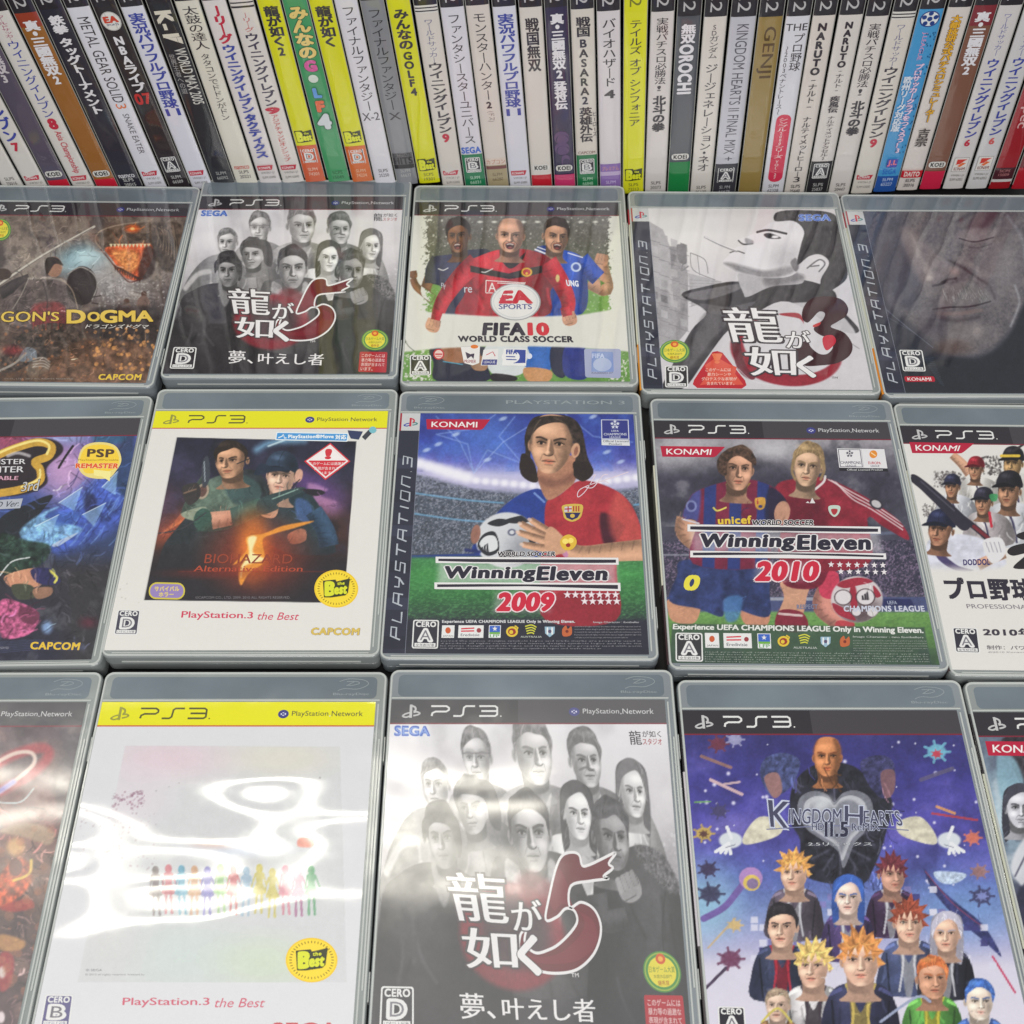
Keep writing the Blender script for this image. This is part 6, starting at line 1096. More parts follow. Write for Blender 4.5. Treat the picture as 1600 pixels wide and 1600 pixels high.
A12 = art_white(); L = [header('yellow')]
k = cropink(A12, z0=.05); best_seal(k, 1178, 1270, 112); L.append(('round_seal', k))
k = cropink(A12, z0=.05); k.text('PlayStation.3', [(366, 1432), (738, 1432), (736, 1474), (362, 1474)], (206, 100, 120), .035); k.text('the Best', [(758, 1434), (974, 1434), (970, 1474), (754, 1474)], (206, 100, 120), .01, None, .25); L.append(('range_lettering', k))
k = cropink(A12, z0=.05); k.text('© SEGA', (205, 1308, 275, 1318), (130, 130, 136)); k.text('© 2012 all rights reserved. licensed by', (202, 1328, 458, 1338), (150, 150, 156)); L.append(('small_print', k))
k = cropink(A12, z0=.05); badge(k, [(32, 1418), (152, 1420), (134, 1560), (6, 1558)], 'B', (104, 100, 140)); L.append(('rating_badge', k))
k = cropink(A12, z0=.05); k.text('SEGA', [(1010, 1542), (1290, 1542), (1290, 1620), (1006, 1620)], (206, 90, 90), .05); L.append(('publisher_mark', k))
case(P_BE, A12, 'white clear case with yellow band, pale pastel figures and strong lamp glare', PRINT_WAVY, None, SHELL, L, 'right')

# ---------- 13: starry blue fantasy cover (plain generic figures)
P_KH = Pose(145.8, 194.5, 0)
def art_stars():
    A = Art(P_KH, (1040, 1040, 2.857), (80, 80, 160)); X, Y = A.X, A.Y; n = vnoise(X, Y, 150, 81, 4)
    A.grad([310, 500, 760, 950, 1080, 1250, 1350, 1600], [(54, 52, 118), (62, 58, 142), (84, 78, 172), (84, 100, 172), (110, 130, 186), (170, 170, 208), (206, 202, 220), (210, 206, 222)])
    A.blend(.4 * (Y < 1000) * sstep(.5, .8, n), (120, 110, 200)); A.blend(.5 * (Y < 1000) * sstep(.5, .2, n), (44, 42, 96)); A.ell(180, 1060, 130, 150, (150, 200, 220), 0, .9, .7); A.ell(1330, 1100, 180, 130, (110, 150, 210), 0, .9, .6); A.ell(300, 720, 100, 50, (130, 120, 200), 0, .9, .6)
    rs = RS(8)
    for i in range(80):
        x = rs.uniform(140, 1450); y = rs.uniform(320, 1000); r = rs.choice([3, 4, 6, 8]); A.ell(x, y, r, r, (226, 224, 246), 0, .8, .9)
    # dark robe and generic hooded figures behind the emblem
    A.poly([(560, 560), (620, 470), (720, 430), (840, 450), (920, 520), (1010, 600), (980, 760), (930, 900), (860, 980), (620, 940), (600, 780), (560, 700)], (40, 40, 52), 4, 1, True, None, .5, 30)
    A.head(722, 410, 130, 170, (206, 132, 84), (150, 84, 50), 0, 0, -1, style='bald', con=.9)
    A.poly([(420, 470), (450, 410), (530, 390), (600, 430), (560, 540), (480, 585), (440, 540)], (66, 74, 120), 3, 1, True, None, .5, 16); A.poly([(440, 500), (500, 480), (520, 560), (480, 590)], (150, 110, 110), 3); A.poly([(870, 430), (960, 400), (1020, 440), (1010, 560), (960, 590), (900, 520)], (58, 58, 100), 3, 1, True, None, .5, 16); A.poly([(960, 480), (1020, 470), (1020, 560), (980, 590)], (120, 86, 96), 3)
    A.strokes(120, (560, 450, 1010, 980), 60, 6, 4, 1.4, .5, 1.8)
    # heart emblem
    hp = [(795, 905), (770, 830), (700, 780), (630, 730), (590, 660), (600, 590), (660, 560), (720, 575), (752, 610), (790, 570), (850, 558), (910, 590), (925, 660), (890, 740), (840, 800)]
    A.poly(hp, (120, 122, 134), 0, .95); A.poly([((x - 757) * .84 + 757, (y - 700) * .84 + 700) for x, y in hp], (196, 198, 206), 0, .8); A.poly([((x - 757) * .7 + 757, (y - 700) * .7 + 700) for x, y in hp], (104, 106, 120), 10, .7); A.ell(700, 620, 46, 30, (206, 210, 216), -20, .8, .8)
    for i in range(12): a = i * math.pi / 6; A.line([(780 + 60 * math.cos(a), 800 + 50 * math.sin(a)), (780 + 150 * math.cos(a), 800 + 130 * math.sin(a))], 8, (150, 150, 180), 8, .35)
    # sleeves with open white-gloved hands
    for sx, cx in ((-1, 290), (1, 1265)):
        A.poly([(cx - sx * 60, 755), (cx - sx * 130, 675), (cx - sx * 230, 700), (cx - sx * 210, 760), (cx - sx * 70, 800)], (206, 200, 180), 3, 1, True, None, .15, 20)
        A.ell(cx, 780, 52, 36, (206, 212, 220), 0, .15); 
        for j in range(4): A.line([(cx + sx * 10, 795), (cx + sx * (20 + j * 22 - 20), 840 - j * 3)], 15, (222, 224, 230)); 
        A.line([(cx - sx * 4, 770), (cx + sx * 16, 722)], 15, (222, 224, 230)); A.line([(cx - sx * 20, 800), (cx + sx * 20, 812)], 4, (90, 94, 120), 0, .7)
    # scattered plain ornaments
    for (x0, y0, x1, y1, c, w_) in ((160, 405, 290, 455, (150, 110, 100), 14), (200, 510, 340, 575, (214, 180, 180), 14), (260, 530, 330, 520, (206, 176, 180), 10), (1140, 510, 1280, 460, (90, 84, 120), 18), (1190, 660, 1390, 690, (180, 60, 70), 10), (1210, 630, 1290, 660, (214, 150, 90), 12), (190, 1260, 310, 1130, (196, 170, 130), 9), (180, 1440, 270, 1350, (60, 44, 70), 14), (1460, 1300, 1560, 1460, (190, 60, 96), 10), (130, 610, 200, 608, (110, 170, 90), 6)): A.line([(x0, y0), (x1, y1)], w_, c, 0, .9, False)
    for x, y, r, c in ((1210, 385, 42, (110, 180, 206)), (1210, 395, 18, (196, 60, 80)), (170, 750, 34, (190, 160, 80)), (170, 752, 16, (90, 60, 60)), (1370, 770, 30, (206, 110, 90)), (310, 1160, 26, (206, 176, 120)), (1410, 1030, 40, (60, 60, 100)), (1412, 1030, 20, (120, 130, 190)), (240, 650, 30, (70, 66, 110)), (190, 910, 34, (60, 52, 84)), (200, 1020, 44, (60, 60, 90)), (290, 1310, 44, (110, 60, 90)), (235, 350, 34, (110, 50, 70)), (1400, 920, 30, (150, 110, 110)), (310, 330, 30, (150, 150, 190))):
        A.ell(x, y, r, r * .8, c, 0, .15, .9)
        for j in range(7): a = j * .9; A.line([(x, y), (x + r * 1.4 * math.cos(a), y + r * 1.15 * math.sin(a))], r * .28, c, 0, .85)
    A.line([(170, 1130), (260, 1080), (320, 1010), (380, 930)], 30, (110, 90, 160), 3); A.ell(380, 950, 52, 50, (170, 130, 190)); A.ell(384, 970, 38, 36, (214, 186, 90)); A.ell(388, 974, 26, 24, (130, 110, 150)); A.star = None
    A.poly([(1150, 900), (1200, 970), (1300, 1060), (1420, 1160), (1500, 1300), (1420, 1230), (1290, 1120), (1190, 1000)], (52, 56, 110), 3, 1, True, None, .3, 20); A.line([(1160, 920), (1280, 1060), (1420, 1170)], 5, (140, 60, 90), 2, .8); A.poly([(1200, 920), (1340, 930), (1300, 970), (1230, 970)], (190, 206, 226), 3, .9, True, None, .3, 12)
    # mosaic
    for i in range(150):
        x = rs.choice([rs.uniform(360, 560), rs.uniform(560, 900), rs.uniform(950, 1440)]); x = round(x / 38) * 38; y = round(rs.uniform(990, 1470) / 34) * 34
        if rs.rand() < .85 - abs(y - 1230) / 500: A.poly([(x, y), (x + 32, y), (x + 33, y + 29), (x, y + 29)], ((60, 58, 120), (206, 206, 226), (120, 116, 176))[i % 3], 0, .9, False)
    # plain generic figures, crowded together
    def fig(cx, cy, w_, hair, sk=(226, 180, 156), body=(60, 60, 80), turn=0, style='spiky', trim=(206, 206, 214)):
        m = torso(A, [(cx - w_ * .35, cy + w_ * .55), (cx + w_ * .35, cy + w_ * .55), (cx + w_ * .75, cy + w_ * .8), (cx + w_ * .98, cy + w_ * 1.5), (cx + w_ * .9, cy + w_ * 2.3), (cx - w_ * .9, cy + w_ * 2.3), (cx - w_ * .98, cy + w_ * 1.5), (cx - w_ * .75, cy + w_ * .8)], body, -1, .3)
        A.poly([(cx - w_ * .3, cy + w_ * .6), (cx, cy + w_ * 1.3), (cx + w_ * .3, cy + w_ * .6), (cx + w_ * .1, cy + w_ * 2.3), (cx - w_ * .1, cy + w_ * 2.3)], np.array(trim) * .7, 0, .8, True, m)
        for sx in (-1, 1): A.line([(cx + sx * w_ * .36, cy + w_ * .58), (cx + sx * w_ * .18, cy + w_ * 1.2), (cx + sx * w_ * .3, cy + w_ * 2.2)], w_ * .07, trim, 0, .85, True, m); A.line([(cx + sx * w_ * .72, cy + w_ * 1.0), (cx + sx * w_ * .62, cy + w_ * 2.2)], w_ * .06, np.array(body) * .4, 0, .8, True, m); A.line([(cx + sx * w_ * .5, cy + w_ * .7), (cx + sx * w_ * .8, cy + w_ * .84)], w_ * .1, np.clip(np.array(body) * 1.8, 0, 255), 0, .7, True, m)
        A.head(cx, cy, w_, w_ * 1.25, sk, hair, turn, 0, -1, style=style, con=.45)
    fig(575, 925, 128, (224, 160, 84), body=(90, 80, 96), turn=-.5); fig(1010, 935, 118, (110, 46, 56), (200, 150, 130), (60, 40, 70), .7); fig(815, 1035, 122, (60, 100, 190), (232, 200, 186), (76, 60, 110), -.1, 'long')
    fig(520, 1170, 140, (40, 36, 42), body=(50, 56, 84), turn=-.3, style='short', trim=(190, 40, 60)); fig(1085, 1150, 138, (150, 70, 50), body=(70, 80, 120), turn=.2); fig(1255, 1200, 124, (190, 186, 206), body=(44, 44, 60), turn=-.2, style='long'); fig(660, 1345, 150, (226, 190, 110), body=(190, 186, 190), turn=-.4, trim=(60, 50, 60))
    fig(1190, 1400, 140, (206, 110, 60), (206, 150, 120), (90, 160, 70), .5, 'short', (206, 190, 60)); fig(1400, 1500, 132, (60, 100, 180), (226, 206, 190), (60, 90, 160), .3, 'short'); fig(870, 1320, 178, (214, 140, 76), body=(50, 52, 84), turn=.05, trim=(206, 180, 90)); fig(500, 1520, 110, (150, 130, 110), (214, 180, 160), (120, 90, 60), -.3, 'short')
    A.strokes(140, (440, 1000, 1480, 1600), 24, 4, 11, None, .6, 1.4, .4)
    A.line([(430, 1590), (500, 1530), (560, 1590)], 10, (206, 190, 90)); A.line([(960, 1590), (1120, 1480), (1180, 1500)], 12, (150, 160, 190)); return A
A13 = art_stars(); L = [header('dark', False)]
k = cropink(A13, z0=.05); ol = ((196, 202, 222), .03)
k.text('K', [(458, 600), (560, 610), (548, 730), (470, 720)], (70, 70, 96), .03, ol); k.text('INGDOM', [(552, 640), (785, 640), (785, 706), (548, 708)], (70, 70, 96), .03, ol); k.text('H', [(800, 626), (880, 628), (880, 716), (800, 710)], (70, 70, 96), .03, ol); k.text('EARTS', [(884, 648), (1040, 650), (1060, 716), (884, 712)], (70, 70, 96), .03, ol); k.line([(450, 732), (760, 716), (1085, 736)], 4, (120, 124, 160), True)
k.text('HD', (652, 704, 706, 736), (60, 60, 84), .04, ol); k.text('II.5', (712, 700, 812, 764), (44, 44, 66), .05, ol); k.text('ReMIX', (830, 706, 955, 738), (60, 60, 84), .04, ol); k.text('2.5リミックス', (636, 790, 920, 806), (196, 200, 206), .03); L.append(('title_lettering', k))
k = cropink(A13, z0=.05); badge(k, [(232, 1522), (352, 1524), (362, 1664), (238, 1662)], 'A', (44, 42, 50)); L.append(('rating_badge', k))
case(P_KH, A13, 'clear case with starry blue cover, silver heart emblem and crowd of figures', None, [(3, 46, (90, 84, 86)), (46, 124, (214, 208, 214)), (124, 154, (38, 34, 38))], SHELL_B, L, 'right')

# ---------- 14: pale blue portraits at the near right corner
P_RR = Pose(281.8, 193.5, 0)
def art_pale():
    A = Art(P_RR, (1040, 1040, 2.857), (150, 164, 178)); X, Y = A.X, A.Y; n = vnoise(X, Y, 110, 91, 4)
    A.grad([320, 700, 1000, 1600], [(96, 110, 130), (160, 190, 206), (70, 74, 96), (96, 104, 130)]); A.blend(.5 * sstep(.5, .75, n), (206, 216, 224)); A.blend(.6 * sstep(.5, .25, n), (60, 60, 80))
    A.poly([(1500, 330), (1640, 330), (1640, 560), (1580, 520), (1540, 430)], (56, 52, 60), 4, 1, True, None, .6, 20); A.poly([(1480, 400), (1560, 420), (1600, 560), (1500, 600)], (130, 170, 190), 10, .8); A.head(1580, 640, 130, 170, (196, 196, 206), (66, 66, 80), .3, 0, -1, style='long'); A.poly([(1540, 900), (1620, 760), (1700, 900), (1620, 1000)], (206, 208, 216), 8, .9); A.line([(1560, 940), (1620, 820)], 8, (90, 90, 110), 4); A.poly([(1560, 1050), (1700, 1010), (1700, 1600), (1640, 1600)], (44, 44, 66), 8, .9); return A
A14 = art_pale(); L = [header('dark')]
k = cropink(A14, z0=.05); konami(k, [(1426, 338), (1770, 342), (1760, 406), (1434, 402)]); L.append(('publisher_mark', k))
case(P_RR, A14, 'clear case with pale blue portraits cut off at the near right corner', None, [(3, 46, (60, 60, 70)), (46, 124, (206, 208, 190)), (124, 154, (38, 34, 38))], SHELL, L, None)
# ================================================================ standing cases, spines out
YS, SPH, SPD = 638.5, 190.0, 133.0          # plane of the spines, height, depth (mm)
FILMEDGE = plastic('clear_film_fold', (.34, .34, .32), .08, dist=.001)
GROUP_SPINE = 'slim game cases standing in a row with spines out'
SMALL = 'ァィゥェォッャュョぁぃぅぇぉっゃゅょ'
WHT = (214, 210, 206)
class Spine:
    def __init__(s, xtl, xtr, xbl, xbr, yb, yt=5, ybot=282):
        A, B, C, D = (hit_wall(x, y, YS) for x, y in ((xtl, yt), (xtr, yt), (xbl, ybot), (xbr, ybot)))
        s.w = min(14.6, ((B[0] - A[0]) + (D[0] - C[0])) / 2 - .75)
        tx, tz = (A[0] + B[0]) / 2, (A[1] + B[1]) / 2; bx, bz = (C[0] + D[0]) / 2, (C[1] + D[1]) / 2
        s.a = math.atan2(tx - bx, tz - bz)                      # lean, + = top to the right
        # centre line: base point such that the band edge (t = 131) sits at photo row yb
        cx = xtl / 2 + xtr / 2 + ((xbl + xbr - xtl - xtr) / 2) * (yb - yt) / (ybot - yt)
        px, pz = hit_wall(cx, yb, YS); s.x0 = px - 131 * math.sin(s.a); s.z0 = max(.3, pz - 131 * math.cos(s.a))
        s.x0 = bx + (s.z0 - bz) * math.tan(s.a)
        s.c = (xtl + xtr) / 2, yt, (xbl + xbr) / 2, ybot
        s.ink = s.new(); s.parts = []
    def new(s): return Ink(lambda P: P, .12, .003)
    def t(s, y):                                            # photo row on the centre line -> mm up the spine
        cx = s.c[0] + (s.c[2] - s.c[0]) * (y - s.c[1]) / (s.c[3] - s.c[1]); X, Z = hit_wall(cx, y, YS)
        return (X - s.x0) * math.sin(s.a) + (Z - s.z0) * math.cos(s.a)
    def box(s, y0, y1, f0, f1):
        t0, t1 = s.t(y0), s.t(y1); a, b = (f0 - .5) * s.w, (f1 - .5) * s.w; return [(a, t0), (b, t0), (b, t1), (a, t1)]
    def bulge(s, u): return .55 * (1 - (np.abs(u) / (s.w / 2)) ** 5)
    def post(s, V): return np.column_stack([V[:, 0], -(V[:, 2] + s.bulge(V[:, 0])), V[:, 1]])
    def flush(s, name):
        if s.ink.n: s.parts.append((name, s.ink)); s.ink = s.new()
    def band(s, y0, y1, c, f0=.0, f1=1.):
        t0 = s.t(y0) if y0 > -50 else 189.4; t1 = s.t(y1) if y1 < 400 else .8
        n = 10; us = np.linspace((f0 - .5) * s.w * .985, (f1 - .5) * s.w * .985, n + 1)
        P = [(u, t) for t in (t1, t0) for u in us]; s.ink.put(P, [(i, i + 1, n + 2 + i, n + 1 + i) for i in range(n)], c)
    def vert(s, txt, y0, y1, wd, c, bold=.0, off=0., ol=None):
        t0, t1 = s.t(y0), s.t(y1); n = sum(.45 if ch == ' ' else (.62 if ch in '・' else 1) for ch in txt); ch_h = (t0 - t1) / n; t = t0; em = .93
        w_ = wd * s.w
        for ch in txt:
            st = .45 if ch == ' ' else (.62 if ch in '・' else 1)
            if ch == ' ': t -= ch_h * st; continue
            cy = t - ch_h * st / 2; V0, _ = glyphs(ch, 0)
            if len(V0):
                lo, hi = V0.min(0), V0.max(0)
                if ord(ch) < 0x3000:
                    gw, gh = (hi - lo); sc = min(w_ * .86 / max(gw, .5), ch_h * .84 / .74); q0 = (lo + hi) / 2; sx = sy = sc
                else: q0 = np.array([.475, .345]); sx = w_ / em; sy = ch_h * .98 / em * (1 if st == 1 else 1.5)
                dx, dy = (.1 * w_, .08 * ch_h) if ch in SMALL else (0, 0)
                for o, cc in ([(bold + ol[1], ol[0])] if ol else []) + [(bold, c)]:
                    for ox, oy in OFFS(o):
                        V, F = glyphs(ch, 0); Q = (V - q0 + np.array([ox, oy]))
                        if ch in 'ー〜-－…': Q = np.column_stack([Q[:, 1] * sy * (1 if ch == 'ー' else 1), -Q[:, 0] * sx])
                        else: Q = Q * np.array([sx, sy])
                        s.ink.put(Q + np.array([off * s.w + dx, cy + dy]), F, cc)
            t -= ch_h * st
    def side(s, txt, y0, y1, f0, f1, c, bold=0., ol=None):   # turned a quarter clockwise, reading downwards
        t0, t1 = s.t(y0), s.t(y1); a, b = (f0 - .5) * s.w, (f1 - .5) * s.w
        s.ink.text(txt, [(b, t0), (b, t1), (a, t1), (a, t0)], c, bold, ol)
    def hor(s, txt, y0, y1, f0, f1, c, bold=0., ol=None): s.ink.text(txt, s.box(y0, y1, f0, f1), c, bold, ol)
    def top(s, yb, dark=True, c=None):
        s.band(-99, yb, c or ((44, 40, 46) if dark else (216, 216, 30)))
        lc = (186, 184, 186) if dark else (120, 122, 40); t = s.t(yb) + 3.0; a, b = -.26 * s.w, .24 * s.w
        s.ink.text('PlayStation', [(b, 188), (b, t + 10), (a, t + 10), (a, 188)], lc, .0); s.ink.text('.2', [(b, t + 9), (b, t), (a, t), (a, t + 9)], lc, .012)
        s.flush('top_band')
    def code(s, y, a='SLPM', b='65000', c=(70, 66, 70), h=5):
        s.hor(a, y - h - 1, y - 1.2, .28, .74, c, .02); s.hor(b, y + 1.2, y + h + 1, .26, .76, c, .02); s.flush('code_lettering')
    def cero(s, y, L, dark=(48, 46, 54)):
        k = s.ink; badge(k, s.box(y - 11, y + 12, .15, .85), L, dark); s.flush('rating_badge')
    def konami(s, y):
        konami(s.ink, s.box(y - 3.5, y + 3.5, .1, .86), (190, 44, 66)); s.hor('VW261-J1', y + 6, y + 10, .2, .84, (130, 126, 124), .02); s.hor('SLPM 65000', y + 13, y + 16.5, .2, .84, (130, 126, 124), .02); s.flush('publisher_mark')
    def koei(s, y, c=(40, 38, 40), pill=True):
        if pill: s.ink.rr(s.box(y - 5, y + 4.5, .1, .9), (218, 216, 212), .45)
        s.hor('KOEI', y - 3, y + 3, .2, .8, c, .05); s.flush('publisher_mark')
    def best(s, y):
        best_word(s.ink, s.box(y - 9, y + 9, .12, .9)); s.flush('range_logo')
def spine_case(label, xtl, xtr, xbl, xbr, yb, bg, draw):
    s = Spine(xtl, xtr, xbl, xbr, yb)
    draw(s); s.flush('title_lettering')
    root = bpy.data.objects.new('slim_game_case', None); COL.objects.link(root); root.empty_display_size = .02
    root.location = (s.x0 * MM, (YS + .6) * MM, s.z0 * MM); root.rotation_euler = (0, s.a, 0); tag(root, label, 'game case', GROUP_SPINE)
    W = s.w + .15
    rings = []
    for ins, y in ((1.3, .1), (.4, .45), (0, 1.4), (0, 6.6), (.35, 6.9), (.35, 7.4), (0, 7.7), (0, SPD - .6), (.6, SPD)):
        rings.append([((x + ins - W / 2) * MM, y * MM, (z + ins) * MM) for x, z in rrect(W - 2 * ins, SPH - 2 * ins, 1.6)])
    V, F = loft(rings); me = mesh_from('case_shell', V, F); link('case_shell', me, BLACKP, root)
    n = 14; us = np.linspace(-s.w / 2 + .05, s.w / 2 - .05, n + 1); ts = np.linspace(.8, 189.4, 12)
    U, T = np.meshgrid(us, ts); P = np.column_stack([U.ravel(), -s.bulge(U.ravel()), T.ravel()]) * MM
    i = np.arange(P.shape[0]).reshape(U.shape); F = np.stack([i[:-1, :-1], i[:-1, 1:], i[1:, 1:], i[1:, :-1]], -1).reshape(-1, 4)
    sh = link('spine_sheet', mesh_from('spine_sheet', P, F, np.tile(lin(bg) * ALB, (len(P), 1)), True), PRINT_SPINE, root)
    ed = boxes([(-W / 2 - .05, -.35, 4, -W / 2 + .3, .3, SPH - 4), (W / 2 - .3, -.35, 4, W / 2 + .05, .3, SPH - 4)]); link('clear_film_edge', mesh_from('clear_film_edge', ed[0], ed[1]), FILMEDGE, root)
    for name, k in s.parts:
        me = k.mesh(name, s.post); link(name, me, PRINT_SPINE, sh)
D_ = (56, 50, 58); B_ = (60, 72, 160); R_ = (190, 40, 66); Y_ = (214, 214, 30)
def f_we(num, c=B_, start=70, y1=200, top=11, lines=False, sub=None, kon=True, yk=272, pre='ワールドサッカー', pc=(120, 116, 150), nc=R_, subc=R_, y0=28, suby=240, kb='box'):
    def d(s):
        s.top(top)
        if lines: s.band(top, top + 12, (216, 214, 210)); s.band(top + 3, top + 5, D_); s.band(top + 8, top + 10, D_); s.flush('double_line')
        s.vert(pre, y0, start, .4, pc, .01); s.vert('ウイニングイレブン', start, y1, .66, c, .03)
        if num: s.vert(num, y1, y1 + 15, .7, nc, .06)
        if sub: s.vert(sub, y1 + 16, suby, .34, subc, .01)
        s.flush('title_lettering')
        if kon: s.konami(yk)
    return d
def f(top, *ops, dark=True):
    def d(s):
        s.top(top, dark) if top is not None else None
        for o in ops: getattr(s, o[0])(*o[1:])
        s.flush('title_lettering')
    return d
def konami_box(y): return ('kbox', y)
def _kbox(s, y):
    b = s.box(y - 12, y + 10, .14, .86); s.ink.put(b, [(0, 1, 2, 3)], (150, 148, 148)); s.ink.put(sub(b, .03, .03, .97, .97), [(0, 1, 2, 3)], (220, 216, 212))
    s.ink.put(sub(b, .2, .12, .9, .5), [(0, 1, 3), ], (206, 60, 50)); s.ink.put(s2(np.array(b, float), [(.15, .5), (.45, .2), (.8, .15), (.45, .45)]), [(0, 1, 2, 3)], (206, 60, 50)); s.ink.put(s2(np.array(b, float), [(.3, .6), (.6, .35), (.85, .4), (.5, .66)]), [(0, 1, 2, 3)], (220, 110, 60))
    s.hor('KONAMI', y + 3, y + 8, .24, .78, (120, 40, 50), .04); s.hor('VW061-J1', y + 14, y + 18, .2, .84, (130, 126, 124)); s.hor('SLPM 62052', y + 20, y + 24, .2, .84, (130, 126, 124)); s.flush('publisher_mark')
Spine.kbox = _kbox
def _kinds(s, kind, *a):
    k = s.ink
    if kind == 'ea': b = s.box(18, 48, .1, .92); k.rr(b, (190, 188, 186), .5); k.rr(sub(b, .05, .05, .95, .95), (222, 220, 216), .5); s.hor('EA', 26, 35, .24, .8, (200, 70, 50), .09); s.hor('SPORTS', 37, 40, .26, .78, (60, 60, 110), .04)
    elif kind == 'ball':
        b = s.box(17, 42, .12, .92); k.rr(b, (30, 60, 130), .5); k.rr(sub(b, .07, .07, .93, .93), (220, 224, 226), .5)
        c = s2(np.array(b, float), [(.5, .5)])[0]
        for i in range(5): a_ = i * 1.2566 + .3; k.ell(c[0] + 3.4 * math.cos(a_), c[1] + 3.4 * math.sin(a_), 1.4, 1.4, (30, 60, 130), 12)
        k.ell(c[0], c[1], 1.5, 1.5, (30, 60, 130), 12)
    elif kind == 'golfball': b = s.box(115, 131, .2, .75); k.rr(b, (60, 140, 90), .5); k.rr(sub(b, .12, .12, .88, .88), (206, 216, 206), .5)
    elif kind == 'tri': b = s.box(58, 70, .2, .9); k.put(s2(np.array(b, float), [(0, 0), (1, .1), (1, 1)]), [(0, 1, 2)], (214, 208, 196))
    elif kind == 'pill': k.rr(s.box(179, 284, .2, .86), (206, 50, 80), .45); s.vert('シンプル2000シリーズ VOL.27', 184, 280, .42, (232, 214, 214), .02)
    elif kind == 'swirl':
        for t0, r in ((215, 5), (232, 7), (252, 6)): b = s.box(t0 - 10, t0 + 10, .1 if r != 6 else .4, .8); k.rr(b, (92, 66, 110), .5); k.rr(sub(b, .1, .3, 1, 1), (60, 46, 84), .5)
    elif kind == 'speck':
        rs = random.Random(5)
        for i in range(60):
            y = rs.uniform(50, 240); f0 = rs.uniform(.5, .92); k.put(s.box(y, y + 2.4, f0, f0 + .05), [(0, 1, 2, 3)], (30, 90, 140))
    elif kind == 'badgebox': b = s.box(247, 260, .28, .74); k.put(b, [(0, 1, 2, 3)], (60, 70, 170)); s.hor('J.L', 249, 258, .32, .7, (226, 120, 130), .06)
    s.flush('mark')
Spine.kind = _kinds
K_ = (54, 50, 56); W2 = (224, 222, 228)
